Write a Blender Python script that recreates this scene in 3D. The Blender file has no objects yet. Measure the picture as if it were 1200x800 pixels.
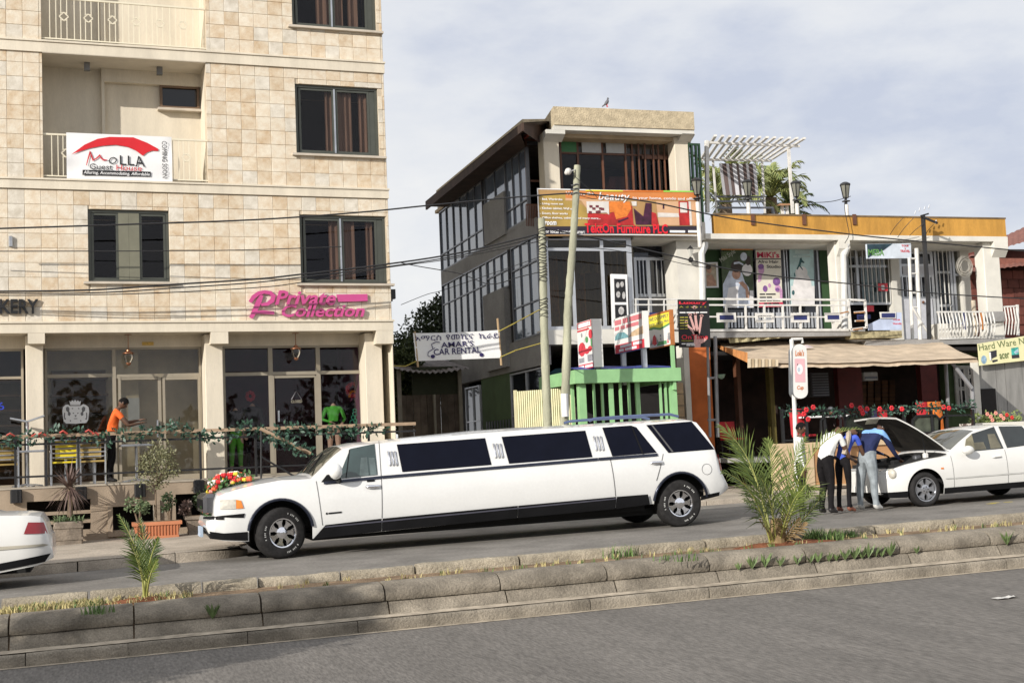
import bpy, bmesh, math, random
from mathutils import Matrix, Vector, noise

SC = bpy.context.scene
COL = SC.collection
R = math.radians
rnd = random.Random(7)

# ------------------------------------------------------------------ camera
FPX, YAW, PITCH, ROLL = 1540.0, R(17.5), R(4.78), R(2.4)   # focal length in pixels of a 1200-wide frame
CAM = Vector((0, 0, 1.7))
def _basis():
    cy, sy, cp, sp, cr, sr = math.cos(YAW), math.sin(YAW), math.cos(PITCH), math.sin(PITCH), math.cos(ROLL), math.sin(ROLL)
    r, fw, u = Vector((cy, -sy, 0)), Vector((sy, cy, 0)), Vector((0, 0, 1))
    f2, u2 = fw*cp + u*sp, u*cp - fw*sp
    return r*cr - u2*sr, u2*cr + r*sr, f2
BR, BU, BF = _basis()
cam_d = bpy.data.cameras.new('camera')
cam = bpy.data.objects.new('camera', cam_d); COL.objects.link(cam)
cam_d.sensor_width = 36.0; cam_d.lens = 36.0*FPX/1200.0; cam_d.clip_start = 0.1; cam_d.clip_end = 3000
_m = Matrix((BR, BU, -BF)).transposed().to_4x4(); _m.translation = CAM
cam.matrix_world = _m
SC.camera = cam

# ------------------------------------------------------------------ sun, sky, exposure
SUN_AZ, SUN_EL = 55.5, 22.0      # degrees from the facade normal (towards the left), degrees above the horizon
sun_dir = Vector((-math.sin(R(SUN_AZ))*math.cos(R(SUN_EL)), -math.cos(R(SUN_AZ))*math.cos(R(SUN_EL)), math.sin(R(SUN_EL))))
sd = bpy.data.lights.new('sun', 'SUN'); sd.energy = 4.9; sd.angle = R(0.5); sd.color = (1.0, 0.945, 0.865)
so = bpy.data.objects.new('sun', sd); COL.objects.link(so)
so.rotation_euler = (-sun_dir).to_track_quat('-Z', 'Y').to_euler()
w = bpy.data.worlds.new('World'); SC.world = w; w.use_nodes = True
nt = w.node_tree; nt.nodes.clear()
out = nt.nodes.new('ShaderNodeOutputWorld'); bg = nt.nodes.new('ShaderNodeBackground')
sky = nt.nodes.new('ShaderNodeTexSky'); sky.sky_type = 'NISHITA'; sky.sun_disc = False
sky.sun_elevation = R(SUN_EL); sky.sun_rotation = math.atan2(sun_dir.x, sun_dir.y)
sky.air_density = 1.0; sky.dust_density = 2.0
tc = nt.nodes.new('ShaderNodeTexCoord'); mp = nt.nodes.new('ShaderNodeMapping')
mp.inputs['Scale'].default_value = (1.0, 1.0, 2.3); mp.inputs['Location'].default_value = (0.35, 0.1, 0.2)
n1 = nt.nodes.new('ShaderNodeTexNoise'); n1.inputs['Scale'].default_value = 2.9; n1.inputs['Detail'].default_value = 9; n1.inputs['Roughness'].default_value = .57
n2 = nt.nodes.new('ShaderNodeTexNoise'); n2.inputs['Scale'].default_value = 8.0; n2.inputs['Detail'].default_value = 6; n2.inputs['Roughness'].default_value = .55
cr1 = nt.nodes.new('ShaderNodeValToRGB'); cr1.color_ramp.elements[0].position = .34; cr1.color_ramp.elements[1].position = .66
mixn = nt.nodes.new('ShaderNodeMath'); mixn.operation = 'MULTIPLY_ADD'; mixn.inputs[1].default_value = .42; 
cr2 = nt.nodes.new('ShaderNodeValToRGB')
e = cr2.color_ramp.elements
SKYK = 10.0
e[0].position = .40; e[0].color = (.66, .71, .84, 1)
e[1].position = .72; e[1].color = (1.0, 1.0, 1.0, 1)
m_ = cr2.color_ramp.elements.new(.555); m_.color = (.87, .895, .95, 1)
mul = nt.nodes.new('ShaderNodeVectorMath'); mul.operation = 'SCALE'; mul.inputs['Scale'].default_value = SKYK*1.1
mx = nt.nodes.new('ShaderNodeMix'); mx.data_type = 'RGBA'; mx.inputs[0].default_value = .90
L = nt.links.new
L(tc.outputs['Generated'], mp.inputs['Vector']); L(mp.outputs[0], n1.inputs['Vector']); L(mp.outputs[0], n2.inputs['Vector'])
L(n2.outputs[0], mixn.inputs[0]); L(n1.outputs[0], mixn.inputs[2])
sub = nt.nodes.new('ShaderNodeMath'); sub.operation = 'SUBTRACT'; sub.inputs[1].default_value = .13
L(mixn.outputs[0], sub.inputs[0]); L(sub.outputs[0], cr2.inputs[0]); L(cr2.outputs[0], mul.inputs[0])
L(sky.outputs[0], mx.inputs[6]); L(mul.outputs[0], mx.inputs[7]); L(mx.outputs[2], bg.inputs[0]); L(bg.outputs[0], out.inputs[0])
bg.inputs[1].default_value = 0.085
SC.view_settings.view_transform = 'Standard'; SC.view_settings.look = 'None'
SC.view_settings.exposure = 0.02; SC.view_settings.gamma = 1.0
SC.render.engine = 'CYCLES'
SC.cycles.use_denoising = True
SC.cycles.max_bounces = 8; SC.cycles.diffuse_bounces = 3; SC.cycles.glossy_bounces = 4; SC.cycles.transparent_max_bounces = 16
SC.cycles.caustics_reflective = False; SC.cycles.caustics_refractive = False
SC.cycles.sample_clamp_indirect = 6.0

# ------------------------------------------------------------------ from photograph pixels to places
def ray(x, y): return BR*((x-600)/FPX) - BU*((y-400)/FPX) + BF
GR = 0.0166                                       # the street climbs to the right
def road_near(x): return GR*x
def road_far(x): return 0.29 + GR*x
class Plane:
    """A vertical working plane: origin (ox, oy), turned by ang; u runs along it, v into depth, z up."""
    def __init__(s, ox, oy, ang=0.0):
        s.M = Matrix.Translation((ox, oy, 0)) @ Matrix.Rotation(ang, 4, 'Z'); s.I = s.M.inverted()
        s.c = s.I @ CAM
    def uz(s, x, y, v=0.0):
        d = s.I.to_3x3() @ ray(x, y); t = (v - s.c.y)/d.y; p = s.c + d*t
        return p.x, p.z
    def rect(s, x0, y0, x1, y1, v=0.0):
        mx_, my_ = (x0+x1)/2, (y0+y1)/2
        return s.uz(x0, my_, v)[0], s.uz(x1, my_, v)[0], s.uz(mx_, y1, v)[1], s.uz(mx_, y0, v)[1]
    def p(s, x, y, v=0.0):
        u, z = s.uz(x, y, v); return s.M @ Vector((u, v, z))
def at(x, y, Y):
    d = ray(x, y); return CAM + d*((Y - CAM.y)/d.y)
def on_road(x, y, z0):
    d = ray(x, y); t = (z0 - CAM.z)/(d.z - GR*d.x); return CAM + d*t

# ------------------------------------------------------------------ objects
WM = {}
def wm(o): return WM.get(o.name, Matrix())
def tag(o, label=None, cat=None, group=None, kind=None):
    if label: o['label'] = label
    if cat: o['category'] = cat
    if group: o['group'] = group
    if kind: o['kind'] = kind
    return o
def thing(name, label, cat, loc=(0, 0, 0), rot=(0, 0, 0), group=None):
    o = bpy.data.objects.new(name, None); COL.objects.link(o)
    o.location = loc; o.rotation_euler = rot; o.empty_display_size = .2
    from mathutils import Euler
    WM[o.name] = Matrix.Translation(loc) @ Euler(rot).to_matrix().to_4x4()
    return tag(o, label, cat, group)
def copy_tree(o, parent=None):
    c = o.copy(); COL.objects.link(c)
    if parent: c.parent = parent
    for ch in [x for x in KIDS.get(o.name, [])]:
        k = copy_tree(ch, c); KIDS.setdefault(c.name, []).append(k)
    return c
KIDS = {}
def adopt(o, parent):
    o.parent = parent; KIDS.setdefault(parent.name, []).append(o)

class MB:
    bars = False
    def __init__(s, M=None): s.v = []; s.f = []; s.mi = []; s.M = M
    def add(s, vs, fs, mi=0, M=None):
        n = len(s.v); M = M if M is not None else s.M
        s.v += [(M @ Vector(p)) if M is not None else Vector(p) for p in vs]
        s.f += [[i+n for i in q] for q in fs]; s.mi += [mi]*len(fs); return s
    def box(s, x0, x1, y0, y1, z0, z1, mi=0, M=None):
        vs = [(x0,y0,z0),(x1,y0,z0),(x1,y1,z0),(x0,y1,z0),(x0,y0,z1),(x1,y0,z1),(x1,y1,z1),(x0,y1,z1)]
        return s.add(vs, [(0,3,2,1),(4,5,6,7),(0,1,5,4),(1,2,6,5),(2,3,7,6),(3,0,4,7)], mi, M)
    def bbox(s, x0, x1, y0, y1, z0, z1, b=.01, mi=0, M=None):
        """box with chamfered vertical and top edges"""
        pts = [(x0+b,y0),(x1-b,y0),(x1,y0+b),(x1,y1-b),(x1-b,y1),(x0+b,y1),(x0,y1-b),(x0,y0+b)]
        cx, cy = (x0+x1)/2, (y0+y1)/2
        ins = [(px+(b if px < cx else -b), py+(b if py < cy else -b)) for px, py in pts]
        vs = [(p[0],p[1],z0) for p in pts]+[(p[0],p[1],z1-b) for p in pts]+[(p[0],p[1],z1) for p in ins]
        fs = [tuple(reversed(range(8)))]+[(i,(i+1)%8,(i+1)%8+8,i+8) for i in range(8)]+[(i+8,(i+1)%8+8,(i+1)%8+16,i+16) for i in range(8)]+[tuple(range(16,24))]
        return s.add(vs, fs, mi, M)
    def quad(s, a, b, c, d, mi=0): return s.add([a,b,c,d], [(0,1,2,3)], mi)
    def prism(s, pts, vec, mi=0, M=None):
        n = len(pts); vec = Vector(vec); P = [Vector(p) for p in pts]
        return s.add(P+[p+vec for p in P], [tuple(range(n)), tuple(reversed(range(n,2*n)))]+[(i,i+n,(i+1)%n+n,(i+1)%n) for i in range(n)], mi, M)
    def frame(s, u0, u1, z0, z1, v0, v1, t, mi=0, M=None, tb=None):
        tb = t if tb is None else tb
        s.box(u0,u0+t,v0,v1,z0,z1,mi,M); s.box(u1-t,u1,v0,v1,z0,z1,mi,M)
        s.box(u0+t,u1-t,v0,v1,z0,z0+tb,mi,M); s.box(u0+t,u1-t,v0,v1,z1-tb,z1,mi,M); return s
    def bar(s, a, b, w, h=None, mi=0, up=(0,0,1)):
        """square bar from a to b"""
        a, b = Vector(a), Vector(b); d = (b-a); ln = d.length
        if ln < 1e-6: return s
        d /= ln; up = Vector(up)
        if abs(d.dot(up)) > .95: up = Vector((0,1,0))
        x = d.cross(up).normalized()*(w/2); y = x.normalized().cross(d)*((h or w)/2)
        vs = [a-x-y,a+x-y,a+x+y,a-x+y,b-x-y,b+x-y,b+x+y,b-x+y]
        return s.add(vs, [(0,3,2,1),(4,5,6,7),(0,1,5,4),(1,2,6,5),(2,3,7,6),(3,0,4,7)], mi)
    def tube(s, path, r, n=8, mi=0, cap=True):
        P = [Vector(p) for p in path]; m = len(P); vs = []; fs = []
        rr = r if isinstance(r, (list, tuple)) else [r]*m
        t0 = (P[1]-P[0]).normalized(); ref = Vector((0,0,1)) if abs(t0.z) < .9 else Vector((0,1,0))
        x = t0.cross(ref).normalized()
        for i in range(m):
            t = (P[min(i+1,m-1)]-P[max(i-1,0)]).normalized()
            x = (x - t*x.dot(t)).normalized(); y = t.cross(x)
            for k in range(n):
                a = 2*math.pi*k/n; vs.append(P[i]+(x*math.cos(a)+y*math.sin(a))*rr[i])
        for i in range(m-1):
            for k in range(n): fs.append((i*n+k, i*n+(k+1)%n, (i+1)*n+(k+1)%n, (i+1)*n+k))
        if cap: fs += [tuple(reversed(range(n))), tuple(range((m-1)*n, m*n))]
        return s.add(vs, fs, mi)
    def lathe(s, prof, n=12, M=None, mi=0):
        m = len(prof); vs = [(r*math.cos(2*math.pi*k/n), r*math.sin(2*math.pi*k/n), z) for r, z in prof for k in range(n)]
        fs = [(i*n+k, i*n+(k+1)%n, (i+1)*n+(k+1)%n, (i+1)*n+k) for i in range(m-1) for k in range(n)]
        fs += [tuple(reversed(range(n))), tuple(range((m-1)*n, m*n))]
        return s.add(vs, fs, mi, M)
    def grid(s, fn, nu, nv, mi=0, M=None):
        vs = [fn(i/nu, j/nv) for i in range(nu+1) for j in range(nv+1)]
        fs = [(i*(nv+1)+j, (i+1)*(nv+1)+j, (i+1)*(nv+1)+j+1, i*(nv+1)+j+1) for i in range(nu) for j in range(nv)]
        return s.add(vs, fs, mi, M)
    def ball(s, c, r, n=10, m=6, mi=0):
        c = Vector(c); rx, ry, rz = r if isinstance(r, (tuple, list)) else (r, r, r)
        prof = [(math.sin(math.pi*i/m), -math.cos(math.pi*i/m)) for i in range(m+1)]
        prof[0] = (.01, -1); prof[-1] = (.01, 1)
        vs = [c+Vector((a*math.cos(2*math.pi*k/n)*rx, a*math.sin(2*math.pi*k/n)*ry, z*rz)) for a, z in prof for k in range(n)]
        fs = [(i*n+k, i*n+(k+1)%n, (i+1)*n+(k+1)%n, (i+1)*n+k) for i in range(m) for k in range(n)]
        fs += [tuple(reversed(range(n))), tuple(range(m*n, (m+1)*n))]
        return s.add(vs, fs, mi)
    def text(s, body, O, Rv, Uv, w_, h_, mi=0, extrude=0.0, shear=0.0, offset=0.0, keep=False):
        """lettering fitted into a w x h box whose lower left corner is O"""
        if body[0] == '#':                            # print too small to read: one bar per word
            ws = [int(q) for q in body[1:].split()]; vs, fs, x = [], [], 0
            for q in ws: n = len(vs); vs += [(x,0,0),(x+q,0,0),(x+q,1,0),(x,1,0)]; fs.append((n,n+1,n+2,n+3)); x += q+.8
            bb = (0, 0, x-.8, 1); s.bars = True
        else: vs, fs, bb = text_geo(body, shear, offset, extrude > 0)
        O, Rv, Uv = Vector(O), Vector(Rv).normalized(), Vector(Uv).normalized(); Nv = Rv.cross(Uv)
        sx, sy = w_/max(bb[2]-bb[0], 1e-5), h_/max(bb[3]-bb[1], 1e-5)
        if keep: sx = sy = min(sx, sy)
        return s.add([O + Rv*((p[0]-bb[0])*sx) + Uv*((p[1]-bb[1])*sy) + Nv*(p[2]*extrude) for p in vs], fs, mi)
    def build(s, name, mats, parent=None, smooth=None, label=None):
        me = bpy.data.meshes.new(name)
        vs = s.v
        if parent is not None:
            I = wm(parent).inverted(); vs = [I @ p for p in vs]
        me.from_pydata([tuple(p) for p in vs], [], s.f)
        if not isinstance(mats, (list, tuple)): mats = [mats]
        for m in mats: me.materials.append(m)
        if len(mats) > 1: me.polygons.foreach_set('material_index', s.mi)
        if smooth:
            me.polygons.foreach_set('use_smooth', [True]*len(me.polygons))
            if smooth < 180: me.set_sharp_from_angle(angle=R(smooth))
        me.update()
        o = bpy.data.objects.new(name, me); COL.objects.link(o)
        if parent is not None:
            adopt(o, parent); WM[o.name] = wm(parent)
        if label: o['label'] = label
        if s.bars: o['kind'] = 'stuff'
        return o
_TG = {}
def text_geo(body, shear=0, offset=0, thick=False):
    k = (body, shear, offset, thick)
    if k not in _TG:
        cu = bpy.data.curves.new('lettering', 'FONT'); cu.body = body; cu.size = 1; cu.resolution_u = 2; cu.shear = shear; cu.offset = offset
        if thick: cu.extrude = .5
        ob = bpy.data.objects.new('lettering', cu); COL.objects.link(ob)
        dg = bpy.context.evaluated_depsgraph_get(); dg.update()
        me = bpy.data.meshes.new_from_object(ob.evaluated_get(dg))
        vs = [tuple(v.co) for v in me.vertices]; fs = [tuple(p.vertices) for p in me.polygons]
        bpy.data.objects.remove(ob); bpy.data.curves.remove(cu); bpy.data.meshes.remove(me)
        xs = [v[0] for v in vs] or [0, 1]; ys = [v[1] for v in vs] or [0, 1]
        _TG[k] = (vs, fs, (min(xs), min(ys), max(xs), max(ys)))
    return _TG[k]
def place_copy(src_mesh, name, parent, M, mats=None):
    o = bpy.data.objects.new(name, src_mesh); COL.objects.link(o)
    if parent is not None:
        adopt(o, parent); M = wm(parent).inverted() @ M
    o.matrix_local = M
    return o

# ------------------------------------------------------------------ materials
MATS = {}
def lin(c):
    """sRGB 0-255 -> linear"""
    return tuple(((x/255)/12.92 if x/255 <= .04045 else ((x/255+.055)/1.055)**2.4) for x in c)
def pm(name, col, rough=.6, metal=0.0, var=.12, vscale=4.0, bump=0.0, bscale=60.0, col2=None, objrand=0.0, coat=0.0, spec=.5, lo=.35, hi=.65, stretch=None, emit=0.0, rvar=0.0, fine=0.0):
    if name in MATS: return MATS[name]
    m = bpy.data.materials.new(name); m.use_nodes = True; n = m.node_tree.nodes; l = m.node_tree.links.new
    b = n['Principled BSDF']; b.inputs['Roughness'].default_value = rough; b.inputs['Metallic'].default_value = metal
    b.inputs['Coat Weight'].default_value = coat; b.inputs['Coat Roughness'].default_value = .04; b.inputs['Specular IOR Level'].default_value = spec
    g = n.new('ShaderNodeNewGeometry'); vec = g.outputs['Position']
    if stretch:
        mpn = n.new('ShaderNodeMapping'); mpn.inputs['Scale'].default_value = stretch; l(vec, mpn.inputs[0]); vec = mpn.outputs[0]
    nz = n.new('ShaderNodeTexNoise'); nz.inputs['Scale'].default_value = vscale; nz.inputs['Detail'].default_value = 6; nz.inputs['Roughness'].default_value = .6
    l(vec, nz.inputs['Vector'])
    rp = n.new('ShaderNodeValToRGB'); e = rp.color_ramp.elements; e[0].position = lo; e[1].position = hi
    c1 = [max(0, x*(1-var)) for x in col]; c2 = col2 or [min(1, x*(1+var)) for x in col]
    e[0].color = (*c1, 1); e[1].color = (*c2, 1); l(nz.outputs[0], rp.inputs[0]); colout = rp.outputs[0]
    if fine:
        nf = n.new('ShaderNodeTexNoise'); nf.inputs['Scale'].default_value = vscale*22; nf.inputs['Detail'].default_value = 4; l(vec, nf.inputs['Vector'])
        mr = n.new('ShaderNodeMapRange'); mr.inputs[1].default_value = .3; mr.inputs[2].default_value = .7; mr.inputs[3].default_value = 1-fine; mr.inputs[4].default_value = 1+fine; l(nf.outputs[0], mr.inputs[0])
        sc = n.new('ShaderNodeVectorMath'); sc.operation = 'SCALE'; l(colout, sc.inputs[0]); l(mr.outputs[0], sc.inputs['Scale']); colout = sc.outputs[0]
    if objrand:
        oi = n.new('ShaderNodeObjectInfo'); mr = n.new('ShaderNodeMapRange'); mr.inputs[3].default_value = 1-objrand; mr.inputs[4].default_value = 1+objrand*.6
        l(oi.outputs['Random'], mr.inputs[0]); sc = n.new('ShaderNodeVectorMath'); sc.operation = 'SCALE'; l(colout, sc.inputs[0]); l(mr.outputs[0], sc.inputs['Scale']); colout = sc.outputs[0]
    l(colout, b.inputs['Base Color'])
    if rvar:
        mr = n.new('ShaderNodeMapRange'); mr.inputs[3].default_value = rough-rvar; mr.inputs[4].default_value = rough+rvar; l(nz.outputs[0], mr.inputs[0]); l(mr.outputs[0], b.inputs['Roughness'])
    if emit:
        l(colout, b.inputs['Emission Color']); b.inputs['Emission Strength'].default_value = emit
    if bump:
        nb = n.new('ShaderNodeTexNoise'); nb.inputs['Scale'].default_value = bscale; nb.inputs['Detail'].default_value = 5; l(g.outputs['Position'], nb.inputs['Vector'])
        bp = n.new('ShaderNodeBump'); bp.inputs['Strength'].default_value = bump; bp.inputs['Distance'].default_value = .02; l(nb.outputs[0], bp.inputs['Height']); l(bp.outputs[0], b.inputs['Normal'])
    MATS[name] = m; return m
def glass(name, tint=(.5,.55,.55), refl=1.0, rough=.015, wav=0.0):
    if name in MATS: return MATS[name]
    m = bpy.data.materials.new(name); m.use_nodes = True; n = m.node_tree.nodes; l = m.node_tree.links.new; n.clear()
    o = n.new('ShaderNodeOutputMaterial'); mx_ = n.new('ShaderNodeMixShader'); t = n.new('ShaderNodeBsdfTransparent'); g = n.new('ShaderNodeBsdfGlossy'); f = n.new('ShaderNodeFresnel')
    t.inputs[0].default_value = (*tint, 1); g.inputs['Roughness'].default_value = rough; f.inputs[0].default_value = 1.52
    mu = n.new('ShaderNodeMath'); mu.operation = 'MULTIPLY'; mu.inputs[1].default_value = refl; mu.use_clamp = True
    l(f.outputs[0], mu.inputs[0]); l(mu.outputs[0], mx_.inputs[0]); l(t.outputs[0], mx_.inputs[1]); l(g.outputs[0], mx_.inputs[2]); l(mx_.outputs[0], o.inputs[0])
    if wav:
        ge = n.new('ShaderNodeNewGeometry'); nb = n.new('ShaderNodeTexNoise'); nb.inputs['Scale'].default_value = 1.3; nb.inputs['Detail'].default_value = 1; l(ge.outputs['Position'], nb.inputs['Vector'])
        bp = n.new('ShaderNodeBump'); bp.inputs['Strength'].default_value = wav; bp.inputs['Distance'].default_value = .05; l(nb.outputs[0], bp.inputs['Height']); l(bp.outputs[0], g.inputs['Normal'])
    MATS[name] = m; return m
# ------------------------------------------------------------------ common materials
M_ASPH = pm('asphalt', (.158,.145,.130), rough=.9, var=.10, vscale=2.2, bump=.35, bscale=70, fine=.30, stretch=(1,.16,1), spec=.3)
M_ASPH2 = pm('asphalt_far', (.20,.185,.165), rough=.9, var=.22, vscale=1.1, bump=.4, bscale=60, fine=.18, spec=.3)
M_KERB = pm('kerb_concrete', (.235,.205,.163), rough=.95, var=.30, vscale=3.2, bump=.7, bscale=38, objrand=.14, fine=.22, spec=.2)
M_KERBR = pm('kerb_rough_concrete', (.31,.27,.205), rough=.95, var=.22, vscale=4, bump=.9, bscale=30, objrand=.1, fine=.3, spec=.2)
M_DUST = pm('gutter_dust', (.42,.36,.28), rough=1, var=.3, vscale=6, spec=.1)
M_SOIL = pm('soil', (.24,.17,.11), rough=1, var=.35, vscale=5, bump=1, bscale=30, fine=.3, spec=.1)
M_RSOIL = pm('red_soil', (.21,.085,.045), rough=1, var=.3, vscale=12, bump=1, bscale=30, spec=.1)
M_PAVE = pm('pavement_slabs', (.40,.345,.28), rough=.95, var=.18, vscale=1.5, bump=.5, bscale=40, fine=.2, spec=.2)
M_GROUND = pm('ground_earth', (.25,.21,.16), rough=1, var=.25, vscale=.3, spec=.1)
M_DRYGRASS = pm('dry_grass_blade', (.42,.36,.17), rough=.8, var=.35, vscale=5)
M_GREEN = pm('green_blade', (.10,.17,.045), rough=.6, var=.35, vscale=9)
M_BLACKCRACK = pm('joint_dirt', (.05,.042,.035), rough=1, var=.2)

# ------------------------------------------------------------------ ground, roads, pavements
def sheet(name, pts, zf, mats):
    mb = MB(); mb.add([(x, y, zf(x)) for x, y in pts], [tuple(range(len(pts)))])
    o = mb.build(name, mats); o['kind'] = 'structure'; return o
sheet('ground', [(-700,-300),(700,-300),(700,1500),(-700,1500)], lambda x: GR*x - .05, M_GROUND)
sheet('near_road', [(-60,-9),(80,-9),(80,12.6),(-60,12.6)], road_near, M_ASPH)
sheet('far_road', [(-60,13.95),(80,13.95),(80,24.2),(-60,24.2)], road_far, M_ASPH2)
sheet('gutter_dust', [(-20,12.50),(60,12.46),(60,12.6),(-20,12.6)], lambda x: GR*x+.004, M_DUST)['kind'] = 'structure'

def block(x0, x1, prof, zf, name, parent, mat, amp=.006, seed=0, seg=9, gap=.008, yf=None):
    """one kerb stone: a profile of (y, z) swept along the street, with worn edges"""
    mb = MB(); n = len(prof); vs = []; xs = [x0+gap]+[x0+gap+.02+(x1-x0-2*gap-.04)*i/seg for i in range(seg+1)]+[x1-gap]
    cy = sum(p[0] for p in prof)/n; cz = sum(p[1] for p in prof)/n
    for i, x in enumerate(xs):
        k = .965 if i in (0, len(xs)-1) else 1
        for y, z in prof:
            q = noise.noise_vector(Vector((x*3.1, y*5+seed, z*7)))*amp + noise.noise_vector(Vector((x*14, y*14+seed, z*14)))*amp*.7
            vs.append((x+q.x*.6, cy+(y-cy)*k+q.y+(yf(x) if yf else 0), cz+(z-cz)*k+q.z+zf(x)))
    m = len(xs)
    fs = [(i*n+k, (i+1)*n+k, (i+1)*n+(k+1)%n, i*n+(k+1)%n) for i in range(m-1) for k in range(n)]
    fs += [tuple(range(n)), tuple(reversed(range((m-1)*n, m*n)))]
    mb.add(vs, fs); return mb.build(name, mat, parent, smooth=50)

med = MB(); med.box(-60, 80, 12.80, 13.9, -1.2, -1.0)
med = MB(); med.add([(x, y, road_near(x)+z) for x in (-60, 80) for y, z in ((12.84,-.1),(12.84,.08),(12.97,.22),(13.1,.385),(13.92,.385),(13.92,-.1))],
                    [(i, i+6, (i+1)%6+6, (i+1)%6) for i in range(6)])
med_o = med.build('median', M_SOIL); med_o['kind'] = 'structure'
def xs_from(pxs, ys, Y, lo, hi, step):
    a = [at(px, py, Y).x for px, py in zip(pxs, ys)]
    while a[0] > lo: a.insert(0, a[0]-step)
    while a[-1] < hi: a.append(a[-1]+step)
    return a
lin_y = lambda px, a, b: a + (b-a)*px/1200
# lower kerb course with a narrow ledge
P1 = [(12.57,-.05),(12.572,.085),(12.585,.108),(12.60,.113),(12.86,.118),(12.88,-.05)]
px1 = [-90, 30, 150, 290, 420, 560, 692, 832, 1000, 1180]
X1 = xs_from(px1, [lin_y(p, 775, 657) for p in px1], 12.57, -4.5, 16, 1.15)
for i in range(len(X1)-1): block(X1[i], X1[i+1], P1, road_near, 'kerb_stone', med_o, M_KERB, .004, i, gap=.001 if i % 3 else .007)
mb = MB(); mb.grid(lambda s, t: (-5+24*s, 12.615+.2*t+.03*noise.noise(Vector((s*60,t*2,5))), road_near(-5+24*s)+.121+.004*t), 120, 2); mb.build('lit_ledge_dust', M_DUST, med_o)  # pale dust strip added to give the ledge its sunlit tone
# middle sloping course
P2 = [(12.845,.09),(12.85,.125),(12.915,.225),(12.935,.238),(13.0,.238),(13.02,.09)]
px2 = [-140, 10, 157, 308, 456, 594, 722, 842, 957, 1067, 1172]
X2 = xs_from(px2, [lin_y(p, 750, 640) for p in px2], 12.87, -4.5, 16, 1.1)
for i in range(len(X2)-1): block(X2[i], X2[i+1], P2, road_near, 'kerb_stone', med_o, M_KERB, .0045, 20+i)
# rounded top course
P3 = [(12.915,.243),(12.902,.275),(12.912,.32),(12.945,.362),(13.0,.392),(13.08,.408),(13.2,.414),(13.24,.40),(13.24,.243)]
px3 = [-140, 10, 157, 306, 451, 586, 711, 831, 944, 1054, 1160]
X3 = xs_from(px3, [lin_y(p, 735, 628) for p in px3], 12.92, -4.5, 16, 1.1)
for i in range(len(X3)-1): block(X3[i], X3[i+1], P3, road_near, 'kerb_stone', med_o, M_KERB, .0045, 40+i)
# rough kerb at the back of the median
P4 = [(13.86,.30),(13.87,.44),(13.885,.475),(13.92,.492),(14.0,.49),(14.05,.47),(14.06,.2),(13.9,.2)]
px4 = [-100, 0, 104, 204+33, 303, 400, 488, 609, 720, 827, 930, 1026, 1118, 1210]
X4 = xs_from(px4, [lin_y(p, 712, 604) for p in px4], 13.88, -4.5, 18, 1.0)
for i in range(len(X4)-1):
    P = [(y + (.06 if i in (7, 8) and y < 13.95 else 0), z - (.015 if i in (7, 8) and z > .42 else 0)) for y, z in P4]
    block(X4[i], X4[i+1], P, road_near, 'kerb_stone', med_o, M_KERBR, .010, 60+i, seg=14, gap=.012)
# dry grass, green tufts and red earth along the soil strip
def blades(mb, cx, cy, cz, n, h, spread, w_=.006, lean=.5, r=rnd):
    for _ in range(n):
        a = r.uniform(0, 6.283); d = r.uniform(0, spread); x, y = cx+math.cos(a)*d, cy+math.sin(a)*d*.8
        hh = h*r.uniform(.5, 1.15); b = r.uniform(0, 6.283); lx, ly = math.cos(b)*hh*lean*r.random(), math.sin(b)*hh*lean*r.random()
        ww = w_*r.uniform(.6, 1.4); c = r.uniform(0, 3.14); dx, dy = math.cos(c)*ww, math.sin(c)*ww
        mb.add([(x-dx,y-dy,cz),(x+dx,y+dy,cz),(x+lx*.5+dx*.8,y+ly*.5+dy*.8,cz+hh*.6),(x+lx*.5-dx*.8,y+ly*.5-dy*.8,cz+hh*.6),(x+lx*1.2,y+ly*1.2,cz+hh)], [(0,1,2,3),(3,2,4)])
dg_ = MB(); gg_ = MB()
for i in range(900):
    x = rnd.choice((rnd.uniform(-3, .9), rnd.uniform(-3, 0), rnd.uniform(1.6, 14)))
    y = rnd.uniform(13.26, 13.84)
    if x > 1 and rnd.random() < .75: continue
    blades(dg_, x, y, road_near(x)+.38, 7, .07, .05)
    if rnd.random() < .22: blades(gg_, x, y, road_near(x)+.38, 6, .07, .03)
for px, py, n, h in ((115,716,70,.10),(720,652,16,.16),(735,650,30,.14),(806,655,20,.10),(955,632,160,.16),(975,632,120,.14),(990,628,60,.1),(1000,627,40,.08),(780,655,12,.08)):
    p = on_road(px, py, .40); blades(gg_, p.x, p.y, road_near(p.x)+.38, n, h, .15)
for px in range(560, 1180, 14):
    p = on_road(px, 672-.088*(px-540), .42); 
    if rnd.random() < .5: blades(gg_, p.x, 13.27, road_near(p.x)+.39, 8, .07, .06)
tag(dg_.build('dry_grass', M_DRYGRASS), kind='stuff'); tag(gg_.build('green_grass', M_GREEN), kind='stuff')
rs = MB()
for px, py, rr in ((168,703,.42),(935,637,.75),(905,640,.4)):
    p = on_road(px, py, .40); 
    rs.grid(lambda s, t: (p.x+math.cos(6.283*t)*rr*s*(1+.25*noise.noise(Vector((t*9, px, 0)))), 13.52+math.sin(6.283*t)*rr*.45*s, road_near(p.x)+.37+.06*(1-s*s)+.012*noise.noise(Vector((s*5,t*20,px)))), 6, 26)
tag(rs.build('red_earth', M_RSOIL, smooth=180), kind='stuff')
ORD = 'first second third fourth fifth sixth seventh eighth ninth tenth eleventh twelfth thirteenth fourteenth fifteenth sixteenth'.split()
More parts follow.
